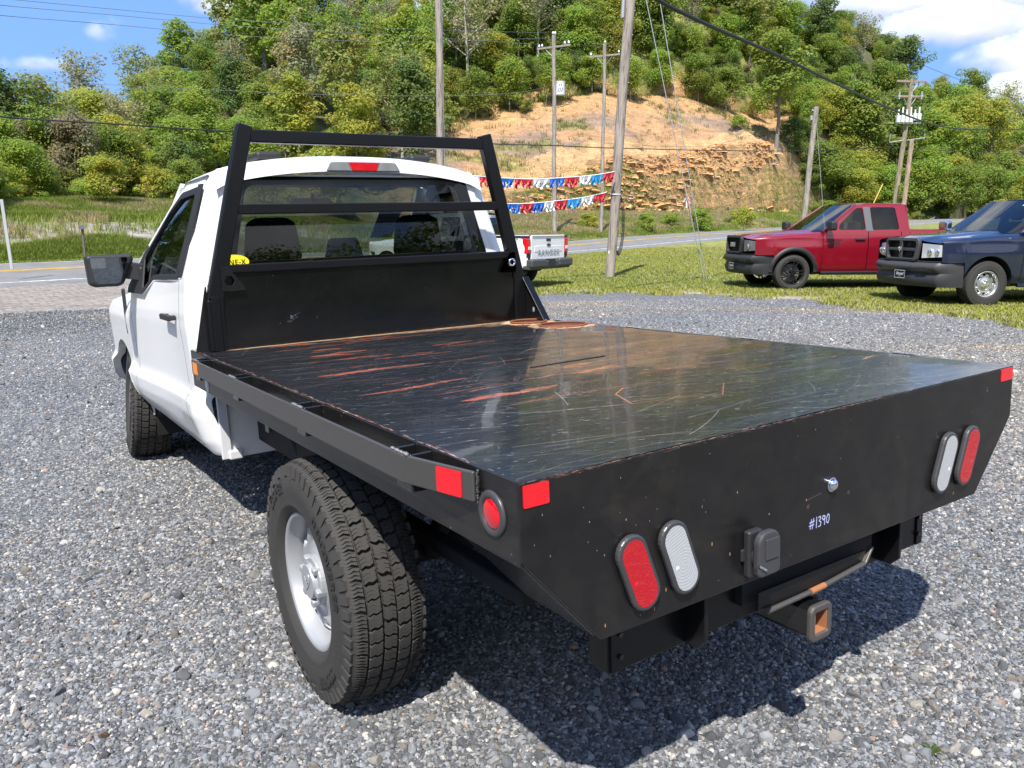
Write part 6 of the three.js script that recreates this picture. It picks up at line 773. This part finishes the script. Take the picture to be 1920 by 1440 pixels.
{ // blue regular front
  const bd = 14.15, bx = 8.27, t = 0.17; const B = pickup({ ...RAM, name: 'blue_pickup', label: 'dark blue pickup with grey bumper and steel wheels at the right edge', paint: bluePaint, doors: [0.66, 1.78, 2.62], windows: [[[1.02, 1.33], [1.73, 1.33], [1.70, 1.81], [1.48, 1.80], [1.24, 1.62], [1.04, 1.44]], [[1.9, 1.33], [2.60, 1.34], [2.53, 1.82], [1.88, 1.82]]], wheel: 'steel', rimMat: std([0.62, 0.62, 0.62], 0.3, { metalness: 0.85 }), R: 0.415, rim: 0.222, tw: 0.285, tread: 2, pos: V(0, 0, 0), turn: 0, mirror: chrome, wsGlass: glassTint });
  ramFront(B, 'blue');
  B.T.rotation.y = PI / 2 + t; const fl = V(-0.86, 0, 0).applyAxisAngle(V(0, 1, 0), PI / 2 + t); B.T.position.set(bx - fl.x, terrain(bx, bd) - 0.012, -bd - fl.z);
  const st = canvasTex(256, 64, (c, w, h) => { c.fillStyle = '#e9e335'; c.fillRect(0, 0, w, h); c.fillStyle = '#2b2b1a'; c.font = 'bold 40px sans-serif'; c.textAlign = 'center'; c.fillText('V6   4x4', w / 2, 46); });
  obj('windscreen_sticker', patch(8, 1, (u, v) => { const k = lerp(-0.80, -0.3, u), q = lerp(0.82, 0.92, v); return [k * lerp(0.94, 0.74, q), lerp(1.29, 1.885, q) + 0.004, lerp(0.62, 1.42, q) - 0.14 * (1 - k * k) * (1 - 0.5 * q) - 0.006]; }), std([1, 1, 1], 0.6, { map: st }), B.T);
}
{ // white small pickup seen from behind
  const rd = 20.3; const B = pickup({ name: 'white_pickup', label: 'white small pickup seen from the rear on the grass beside the leaning pole', paint: paintWhite, W: 1.86, L: 5.35, front: 0.88, wb: 3.22, belt: 1.16, lean: 0.4, roof: 1.79, bed: 1.25, cowl: 0.55, cowlY: 1.14, hoodY: 1.06, wsTop: 1.3, R: 0.375, tw: 0.255, rim: 0.22, doors: [0.6, 1.65, 2.4], windows: [[[0.95, 1.2], [1.6, 1.2], [1.57, 1.68], [1.36, 1.67], [0.98, 1.32]], [[1.75, 1.2], [2.4, 1.22], [2.32, 1.68], [1.73, 1.68]]], wheel: 'alloy', spokes: 6, rimMat: std([0.06, 0.06, 0.06], 0.4), pos: V(0, 0, 0), turn: 0 });
  const { T, zR } = B; T.rotation.y = PI / 2 - 0.62; const c = V(0.93, 0, zR).applyAxisAngle(V(0, 1, 0), T.rotation.y); const x = U(1064, rd); T.position.set(x - c.x, terrain(x, rd), -rd - c.z);
  obj('bonnet_front', box(1.6, 0.6, 0.1, 0, 0.75, -0.75, 0.05), paintWhite, T);
  const gate = obj('tailgate', [poly(roundRect(1.46, 0.56, 0.03), 0.05, 0.012, 3).translate(0, 0.96, zR - 0.04), box(1.4, 0.03, 0.06, 0, 1.235, zR, 0.012), box(1.2, 0.14, 0.012, 0, 0.93, zR + 0.012, 0.006)], paintWhite, T);
  obj('tailgate_handle', box(0.19, 0.06, 0.012, 0, 1.14, zR + 0.014, 0.008), plasticBlack, gate); obj('emblem', poly(ring(1, 20).map(([a, b]) => [a * 0.085, b * 0.035]), 0.008).translate(0, 1.02, zR + 0.02), std([0.05, 0.05, 0.06], 0.3), gate);
  const lt = text('RANGER', 0.1, 0.008); lt.scale(1.75, 1, 1); obj('tailgate_lettering', lt.translate(0, 0.86, zR + 0.02), std([0.42, 0.43, 0.45], 0.5), gate);
  for (const s of [-1, 1]) { const l = obj('tail_light', box(0.15, 0.36, 0.16, s * 0.83, 1.0, zR - 0.06, 0.03), lensRed, T); obj('clear_panel', box(0.1, 0.08, 0.02, s * 0.82, 0.95, zR + 0.018, 0.01), lensWhite, l); }
  const bp = obj('rear_bumper', [box(0.62, 0.2, 0.2, -0.6, 0.6, zR + 0.07, 0.05), box(0.62, 0.2, 0.2, 0.6, 0.6, zR + 0.07, 0.05), box(0.7, 0.16, 0.14, 0, 0.57, zR + 0.05, 0.03), box(1.8, 0.1, 0.2, 0, 0.5, zR - 0.02, 0.03)], std([0.06, 0.06, 0.063], 0.45), T); obj('number_plate', box(0.3, 0.15, 0.008, 0, 0.6, zR + 0.125, 0.002), std([0.02, 0.02, 0.025], 0.5), bp);
  const d4 = [text('SPORT', 0.08, 0.003)].map((g) => g.rotateY(-PI / 2).translate(B.sx(1.12, zR - 0.45, -1) - 0.003, 1.13, zR - 0.42)); obj('side_decal', d4, std([0.05, 0.05, 0.05], 0.5), T);
}
// ---------- poles, wires, bunting, small things ----------
const woodTex = dataTex(512, (u, v) => { const g = tnoise(u, v * 0.25, 64, 3), l = tnoise(u, v, 6, 4, 3), c = smooth(0.66, 0.72, tnoise(u, v * 0.25, 40, 2, 5)); const k = 0.62 + 0.5 * (g - 0.5) + 0.35 * (l - 0.5) - 0.3 * c; return [k, k, k]; }, false, [1, 3]);
const poleMat = (c) => std(c, 0.92, { map: woodTex, bumpMap: woodTex, bumpScale: 0.012 });
const woodGrey = poleMat([0.5, 0.44, 0.38]), woodBrown = poleMat([0.56, 0.42, 0.30]), steelGrey = std([0.42, 0.43, 0.44], 0.5, { metalness: 0.5 }), porcelain = std([0.75, 0.76, 0.77], 0.25), insulGlass = std([0.55, 0.58, 0.6], 0.3), cableMat = std([0.018, 0.018, 0.02], 0.6), cableGrey = std([0.16, 0.16, 0.165], 0.6);
const at = (u, v, d) => { const c = V((u - 960) / 1497, -(v - 720) / 1497, -1).applyEuler(new THREE.Euler(-PITCH, 0, 0)); return V(0, CAMY, 0).addScaledVector(c, d / -c.z); };
function pole(label, u, d, r0, r1, top, mat, lean = [0, 0]) {
  const x = U(u, d), y = terrain(x, d), T = thing('utility_pole', label, 'utility pole', null, V(x, y, -d)); const h = top - y, g = new THREE.CylinderGeometry(r1, r0, h + 0.5, 20, 24); g.translate(0, h / 2 - 0.25, 0); const n = rngOf(u); const ph = n() * 6; mapPos(g, (a, b, c) => { const t = b / h, w = 1 + 0.05 * (noise(a * 9 + ph, b * 0.6, c * 9) - 0.5); return [a * w + lean[0] * Math.max(0, b) + 0.02 * Math.sin(b * 0.9 + ph), b, c * w + lean[1] * Math.max(0, b)]; }); obj('pole', g, mat, T); T.userData.h = h; return T;
}
function crossarm(T, y, L, turn, n, o = {}) { const g = [], ins = []; const dx = Math.cos(turn), dz = -Math.sin(turn), rx = o.x || 0; g.push(beam(V(rx - dx * L / 2, y, -dz * L / 2), V(rx + dx * L / 2, y, dz * L / 2), 0.1, 0.12)); const br = []; for (const s of [-1, 1]) br.push(bar(V(rx, y - 0.7, 0), V(rx + s * dx * L * 0.27, y - 0.05, s * dz * L * 0.27), 0.018)); const a = obj('crossarm', g, woodGrey, T); obj('brace', br, steelGrey, T); for (const k of n) { const p = V(rx + dx * L * k, y + 0.06, dz * L * k); ins.push([bar(p, p.clone().add(V(0, 0.1, 0)), 0.02), new THREE.CylinderGeometry(0.05, 0.075, 0.07, 14).translate(p.x, p.y + 0.12, p.z), new THREE.CylinderGeometry(0.035, 0.055, 0.07, 14).translate(p.x, p.y + 0.19, p.z)]); } for (const q of ins) obj('insulator', q, porcelain, T); return a; }
const HOR = (v, d) => at(960, v, d).y;
// heights come from where the tops stand against the hill
const pA = pole('plain weathered pole rising behind the cab roof out of the top of the photo', 831, 27, 0.122, 0.112, 9.2, woodGrey); obj('ground_wire', bar(V(0.13, 0.2, 0.02), V(0.122, 8.5, 0.02), 0.008), steelGrey, pA);
const pB = pole('grey pole with a white transformer can and one crossarm behind the white pickup', 1038, 57, 0.16, 0.13, at(1030, 66, 57).y, woodGrey, [-0.012, 0]); { const h = pB.userData.h; crossarm(pB, h - 0.75, 2.5, -0.55, [-0.45, -0.36, 0.33, 0.45], { x: -0.012 * h }); for (const k of [-0.06, 0.08]) obj('insulator', [bar(V(-0.012 * h + k, h - 0.05, 0), V(-0.012 * h + k, h + 0.12, 0), 0.02), new THREE.CylinderGeometry(0.05, 0.08, 0.12, 14).translate(-0.012 * h + k, h + 0.16, 0)], porcelain, pB);
  const ty = at(1036, 167, 57).y - pB.position.y, tx = 0.42 - 0.012 * ty; const tf = obj('transformer', [new THREE.CylinderGeometry(0.3, 0.3, 0.82, 24).translate(tx, ty, 0.12), new THREE.CylinderGeometry(0.315, 0.315, 0.06, 24).translate(tx, ty + 0.42, 0.12), box(0.2, 0.06, 0.1, tx - 0.18, ty + 0.12, 0.06), box(0.2, 0.06, 0.1, tx - 0.18, ty - 0.15, 0.06)], std([0.62, 0.65, 0.67], 0.45), pB); obj('bushing', [bar(V(tx - 0.08, ty + 0.43, 0.1), V(tx - 0.1, ty + 0.68, 0.1), 0.025), bar(V(tx + 0.08, ty + 0.43, 0.1), V(tx + 0.1, ty + 0.64, 0.1), 0.025)], std([0.3, 0.18, 0.12], 0.3), tf);
  const mk = canvasTex(128, 256, (c, w, h2) => { c.fillStyle = '#cfd4d6'; c.fillRect(0, 0, w, h2); c.strokeStyle = '#23262a'; c.lineWidth = 12; for (const i of [0, 1]) { c.beginPath(); c.moveTo(48 + i * 34, 40); c.lineTo(48 + i * 34, 84); c.stroke(); } for (const i of [0, 1, 2]) { c.beginPath(); c.moveTo(44 + i * 34, 120); c.lineTo(16 + i * 34, 218); c.stroke(); } }); obj('markings', new THREE.CylinderGeometry(0.303, 0.303, 0.76, 16, 1, true, -0.8, 1.5).translate(tx, ty, 0.12), std([1, 1, 1], 0.6, { map: mk }), tf); obj('switch_arm', [bar(V(-0.6, h - 5.0, 0), V(0, h - 5.05, 0), 0.02), bar(V(-1.15, h - 4.7, 0), V(-1.05, h - 5.4, 0), 0.025), bar(V(-0.55, h - 3.4, 0), V(-1.0, h - 7.4, 0), 0.008)], steelGrey, pB); }
const pC = pole('thinner grey pole with a single crossarm between the transformer pole and leaning pole', 1124, 60, 0.14, 0.115, at(1125, 82, 60).y, woodGrey); { const h = pC.userData.h; crossarm(pC, h - 0.8, 2.25, -0.45, [-0.46, 0.46]); obj('insulator', [bar(V(0, h, 0), V(0, h + 0.1, 0), 0.02), new THREE.CylinderGeometry(0.05, 0.08, 0.1, 14).translate(0, h + 0.14, 0)], porcelain, pC); }
const pD = pole('big leaning bare pole on the grass with bunting tied round it', 1141, 22.6, 0.135, 0.132, 9.6, poleMat([0.5, 0.43, 0.37]), [0.052, 0]);
{ const h = pD.userData.h; const L = (y) => 0.052 * y; const yb = at(1145, 365, 22.6).y - pD.position.y; obj('pole_band', new THREE.TorusGeometry(0.14, 0.014, 6, 24).rotateX(PI / 2).translate(L(yb), yb, 0), porcelain, pD); const yi = at(1165, 8, 22.6).y - pD.position.y; obj('conduit', [bar(V(L(yi) - 0.19, yi - 0.35, 0.06), V(L(yi) - 0.12, yi + 1.8, 0.06), 0.05)], steelGrey, pD); const k = []; const ym = at(1158, 420, 22.6).y - pD.position.y; for (let i = 0; i < 3; i++) k.push(new THREE.TorusGeometry(0.34 + 0.02 * i, 0.014, 5, 40).scale(0.45, 2.1, 1).rotateY(0.5).translate(L(ym) + 0.14 + i * 0.02, ym - 0.05, -0.1)); obj('cable_coil', k, cableMat, pD); obj('tag', box(0.03, 0.08, 0.01, L(1) - 0.09, at(1138, 473, 22.6).y - pD.position.y, 0.105), std([0.7, 0.7, 0.7], 0.4), pD); const st = []; for (let i = 0; i < 12; i++) st.push(bar(V(L(1 + i * 0.6) + 0.115, 1 + i * 0.6, 0.05), V(L(1 + i * 0.6) + 0.14, 1 + i * 0.6, 0.06), 0.012)); obj('staple', st, steelGrey, pD); }
const pE = pole('short stub pole left of the red pickup with a meter box near its foot', 1493, 38, 0.135, 0.115, at(1504, 200, 38).y, woodGrey, [0.045, 0]); obj('meter_box', [box(0.22, 0.55, 0.16, -0.16, 1.0, 0.12, 0.02), box(0.2, 0.3, 0.14, -0.1, 0.45, 0.14, 0.02)], steelGrey, pE); obj('bracket', [box(0.1, 0.2, 0.08, 0.045 * pE.userData.h - 0.2, pE.userData.h - 0.5, 0, 0.02), box(0.08, 0.08, 0.08, 0.045 * pE.userData.h - 0.17, pE.userData.h - 0.15, 0)], steelGrey, pE);
const pF = pole('tall brown pole stacked with crossarms and capacitor cans behind the red pickup', 1657, 52, 0.17, 0.13, at(1672, 148, 52).y, poleMat([0.42, 0.36, 0.24]), [0.05, 0]);
{ const h = pF.userData.h, X = (y) => 0.05 * y; const y1 = h - 0.15, y2 = at(1672, 181, 52).y - pF.position.y, y3 = at(1668, 222, 52).y - pF.position.y, y4 = at(1665, 248, 52).y - pF.position.y; const g1 = crossarm(pF, y1, 2.0, 0.15, [], { x: X(y1) }); g1.material = woodBrown; const g2 = crossarm(pF, y2, 1.55, 0.1, [], { x: X(y2) }); g2.material = woodBrown; for (let i = 0; i < 5; i++) { const k = -0.45 + i * 0.22; obj('insulator', bar(V(X(y1) + k * 2.0, y1 - 0.3, 0), V(X(y1) + k * 2.0, y1, 0), 0.035), std([0.12, 0.11, 0.11], 0.4), pF); } for (const k of [-0.7, 0.05, 0.68]) obj('fuse_cutout', [bar(V(X(y2) + k, y2 - 0.18, 0.1), V(X(y2) + k, y2 + 0.28, 0.1), 0.05), box(0.16, 0.12, 0.1, X(y2) + k, y2, 0.1, 0.02)], steelGrey, pF);
  obj('rack', [box(1.5, 0.08, 0.1, X(y3), y3 - 0.3, 0.2), box(1.4, 0.06, 0.1, X(y3), y3 + 0.08, 0.2)], std([0.5, 0.52, 0.53], 0.5), pF); for (let i = 0; i < 6; i++) { const k = -0.68 + i * 0.255; const can = obj('capacitor_can', box(0.2, 0.42, 0.26, X(y3) + k, y3 - 0.08 + (i > 3 ? 0.12 : 0), 0.3, 0.03), std([0.66, 0.69, 0.7], 0.4), pF); obj('bushing', [bar(V(X(y3) + k, y3 + 0.1, 0.3), V(X(y3) + k, y3 + 0.48 + (i % 2) * 0.15, 0.3), 0.045)], porcelain, can); }
  obj('street_bracket', [bar(V(X(y4) - 0.95, y4 - 0.62, 0.1), V(X(y4) - 0.1, y4 - 0.5, 0.1), 0.03), bar(V(X(y4) + 0.1, y4 - 0.5, 0.1), V(X(y4) + 1.2, y4 - 0.35, 0.1), 0.03), bar(V(X(y4) - 0.95, y4 - 0.62, 0.1), V(X(y4) - 0.95, y4 - 0.1, 0.1), 0.02), bar(V(X(y4) + 1.2, y4 - 0.35, 0.1), V(X(y4) + 1.2, y4 - 0.1, 0.1), 0.02)], steelGrey, pF); }
const pG = pole('short reddish stub pole beside the capacitor pole behind the red pickup', 1673, 50, 0.15, 0.13, at(1681, 263, 50).y, woodBrown, [0.045, 0]);
// wires
function wire(name, label, pts, r, mat = cableMat, sag = 0) { const p = pts.map(([u, v, d]) => at(u, v, d)); const c = new THREE.CatmullRomCurve3(p, false, 'centripetal'); return tag(obj(name, new THREE.TubeGeometry(c, 90, r, 6), mat), label, 'cable'); }
wire('cable', 'thick black cable sweeping down from the top of the photo to the right edge', [[1120, -70, 14.5], [1232, 0, 16], [1330, 48, 18], [1450, 100, 21.5], [1560, 153, 27], [1660, 200, 36], [1760, 236, 50], [1850, 243, 70], [2050, 240, 100]], 0.044);
wire('cable', 'black cable running behind the headboard from the left edge past the leaning pole', [[-140, 201, 20], [0, 219, 22], [220, 233, 24], [430, 247, 27], [700, 259, 32], [930, 270, 37], [1036, 273, 37], [1124, 277, 41], [1160, 278, 43], [1330, 282, 46], [1500, 283, 48], [1660, 277, 51]], 0.022);
wire('cable', 'faint cable running right from the capacitor pole above the blue pickup', [[1662, 274, 51.8], [1800, 284, 62], [2000, 292, 80]], 0.02);
wire('power_line', 'topmost thin wire crossing the blue sky at the upper left', [[-100, -12, 26], [30, 0, 28], [230, 19, 32], [430, 37, 36], [700, 52, 40], [1026, 62, 57]], 0.009, cableGrey);
wire('power_line', 'middle thin wire crossing the blue sky at the upper left', [[-100, 0, 26], [0, 10, 27.5], [220, 29, 32], [430, 48, 36], [700, 64, 39], [1007, 83, 57.5]], 0.009, cableGrey);
wire('power_line', 'lowest of the three thin wires crossing the sky at the upper left', [[-100, 18, 26], [0, 29, 27.5], [220, 47, 32], [430, 66, 36], [700, 78, 38], [1048, 71, 56.5]], 0.009, cableGrey);
wire('power_line', 'thin pale wire sagging across the woods behind the headboard at pole transformer height', [[-100, 136, 30], [60, 150, 32], [300, 164, 35], [600, 177, 37], [830, 180, 38], [930, 177, 37], [1034, 160, 57]], 0.008, cableGrey);
wire('power_line', 'thin dark wire descending through the upper right sky', [[1380, -40, 30], [1470, 5, 32], [1600, 70, 38], [1690, 106, 44], [1800, 150, 55], [1920, 192, 70], [2060, 238, 90]], 0.012);
wire('power_line', 'upper slack wire across the cut bank between the twin crossarm poles and the right', [[1125, 268, 60], [1240, 274, 61], [1330, 273, 63], [1420, 250, 66], [1480, 228, 69]], 0.009);
wire('power_line', 'thin wire from the transformer pole sloping over the bare slope', [[1036, 214, 57], [1090, 238, 58], [1200, 255, 61], [1330, 226, 66], [1370, 235, 70]], 0.007, cableGrey);
wire('power_line', 'wire looping slack from the transformer pole back over the bare slope', [[940, 160, 74], [978, 207, 68], [1005, 224, 62], [1028, 206, 57.2]], 0.009);
wire('power_line', 'short wire between the crossarms of the transformer pole and its thinner neighbour', [[1050, 72, 57], [1088, 84, 58], [1150, 88, 60]], 0.007, cableGrey);
const gA = at(1323, 521, 21.2); gA.y = terrain(gA.x, -gA.z);
for (const [u0, l] of [[1203, 'left strand of the guy wires slanting down to the lawn'], [1230, 'right strand of the guy wires slanting down to the lawn']]) { const top = at(u0, -40, 21.6); tag(obj('guy_wire', [bar(top, gA.clone().add(V(u0 < 1210 ? -0.03 : 0.03, 0, 0)), 0.011, 0.011, 6)], steelGrey), l, 'guy wire'); }
{ const p = at(1289, 372, 21.4); const g = []; const r = rngOf(4); for (let i = 0; i < 26; i++) { const t = V((r() - 0.5) * 0.24, -0.05 - r() * 0.28, (r() - 0.5) * 0.1); g.push(beam(p.clone().add(V((r() - 0.5) * 0.06, 0.04, 0)), p.clone().add(t), 0.03, 0.004)); } const T = tag(obj('tassel', g.slice(0, 15), std([0.62, 0.03, 0.04], 0.6)), 'red and white scrap of bunting tied to the guy wire', 'bunting'); obj('white_strip', g.slice(15), std([0.8, 0.8, 0.8], 0.6), T); obj('hanging_strip', [beam(p.clone().add(V(0, -0.05, 0.01)), at(1295, 405, 21.4), 0.035, 0.005), beam(at(1294, 395, 21.42), at(1299, 436, 21.4), 0.03, 0.005)], std([0.7, 0.36, 0.34], 0.6), T); }
const gE = pE.position.clone().add(V(1.1, 0, 0.4)); gE.y = terrain(gE.x, -gE.z); { const t = thing('guy_wire', 'guy wire with a white guard pole right of the short stub pole', 'guy wire', null, gE); const top = V(0.045 * pE.userData.h, pE.userData.h - 0.4, 0).add(pE.position).sub(gE); obj('strand', bar(V(0, 0, 0), top, 0.01), steelGrey, t); obj('guard', bar(V(0, 0, 0), top.clone().multiplyScalar(0.3), 0.04), std([0.8, 0.8, 0.78], 0.5), t); }
{ const b = at(1640, 380, 51), t2 = at(1655, 345, 51.5); tag(obj('guy_guard', bar(b.clone().add(V(-0.3, -0.6, 0)), t2, 0.03), std([0.6, 0.42, 0.08], 0.5)), 'short yellow guy guard beside the foot of the capacitor pole', 'guy guard'); }
// bunting: fringed foil panels on two cords
function bunting(label, ptsUV, cols, d0, d1) {
  const T = thing('bunting', label, 'bunting', null, V(0, 0, 0)); const P3 = ptsUV.map(([u, v], i) => at(u, v, lerp(d0, d1, i / (ptsUV.length - 1)))), c = new THREE.CatmullRomCurve3(P3); obj('cord', new THREE.TubeGeometry(c, 60, 0.012, 5), std([0.75, 0.75, 0.76], 0.5), T);
  const mats = { r: phy([0.45, 0.02, 0.035], 0.35, { metalness: 0.35 }), w: phy([0.66, 0.68, 0.70], 0.3, { metalness: 0.5 }), b: phy([0.02, 0.12, 0.5], 0.3, { metalness: 0.35 }), c: phy([0.02, 0.26, 0.6], 0.3, { metalness: 0.25 }) }; const r = rngOf(ptsUV[0][1] * 10 | 0); const n = cols.length;
  for (let i = 0; i < n; i++) { const g = [], t0 = i / n, t1 = (i + 0.93) / n; for (let k = 0; k < 9; k++) { const t = lerp(t0, t1, (k + 0.5) / 9), a = c.getPoint(t), w = c.getLength() / n / 9 * 0.98, L = 0.2 + 0.06 * r(), q = (r() - 0.5) * 0.07; const st = patch(1, 4, (u, v) => [a.x + (u - 0.5) * w * (1.04 - 0.22 * v) + q * v * v + 0.025 * Math.sin(v * 5 + k), a.y - v * L, a.z + 0.06 * Math.sin(v * 3 + k * 2) * v]); g.push(st); } const a = c.getPoint(t0), b = c.getPoint(t1); g.push(patch(4, 1, (u, v) => [lerp(a.x, b.x, u), lerp(a.y, b.y, u) - v * 0.1, lerp(a.z, b.z, u) + 0.004])); obj('fringe_panel', g, mats[cols[i]], T); }
  return T;
}
bunting('upper string of red white and blue foil fringe tied to the leaning pole', [[870, 328], [930, 333], [1000, 336], [1060, 333], [1110, 329], [1152, 322]], ['w', 'r', 'b', 'r', 'w', 'b', 'r', 'w', 'c', 'r'], 20.5, 22.3);
bunting('lower string of red white and blue foil fringe tied to the leaning pole', [[860, 374], [950, 382], [1000, 381], [1040, 377], [1090, 371], [1137, 361]], ['b', 'w', 'b', 'r', 'b', 'w', 'r', 'c', 'w', 'r'], 20.5, 22.3);
// left side: marker post, mailbox
{ const d = 23.5, b = at(22, 498, d), t2 = at(3, 374, d); tag(obj('marker_post', beam(b.clone().add(V(0, -0.1, 0)), t2, 0.09, 0.03, V(0, 0, 1)), std([0.55, 0.57, 0.58], 0.4, { metalness: 0.4 })), 'leaning grey metal post at the left edge of the road', 'post'); }
{ const d = 31.5, b = at(158, 463, d); b.y = terrain(b.x, d); const T = thing('mailbox', 'small dark mailbox on a thin post in the tall grass', 'mailbox', null, b); const h = at(155, 427, d).y - b.y; obj('post', box(0.07, h + 0.2, 0.07, 0, h / 2 - 0.1, 0), std([0.12, 0.1, 0.08], 0.9), T); const s = [[-0.085, 0], [0.085, 0], [0.085, 0.1]]; for (let i = 1; i < 8; i++) s.push([0.085 * Math.cos(PI * i / 8), 0.1 + 0.07 * Math.sin(PI * i / 8)]); s.push([-0.085, 0.1]); const bx = poly(s, 0.3, 0.008); obj('box', bx.rotateY(0.5).translate(-0.07, h - 0.06, -0.1), std([0.13, 0.15, 0.18], 0.45), T); }
renderer.render(scene, camera);
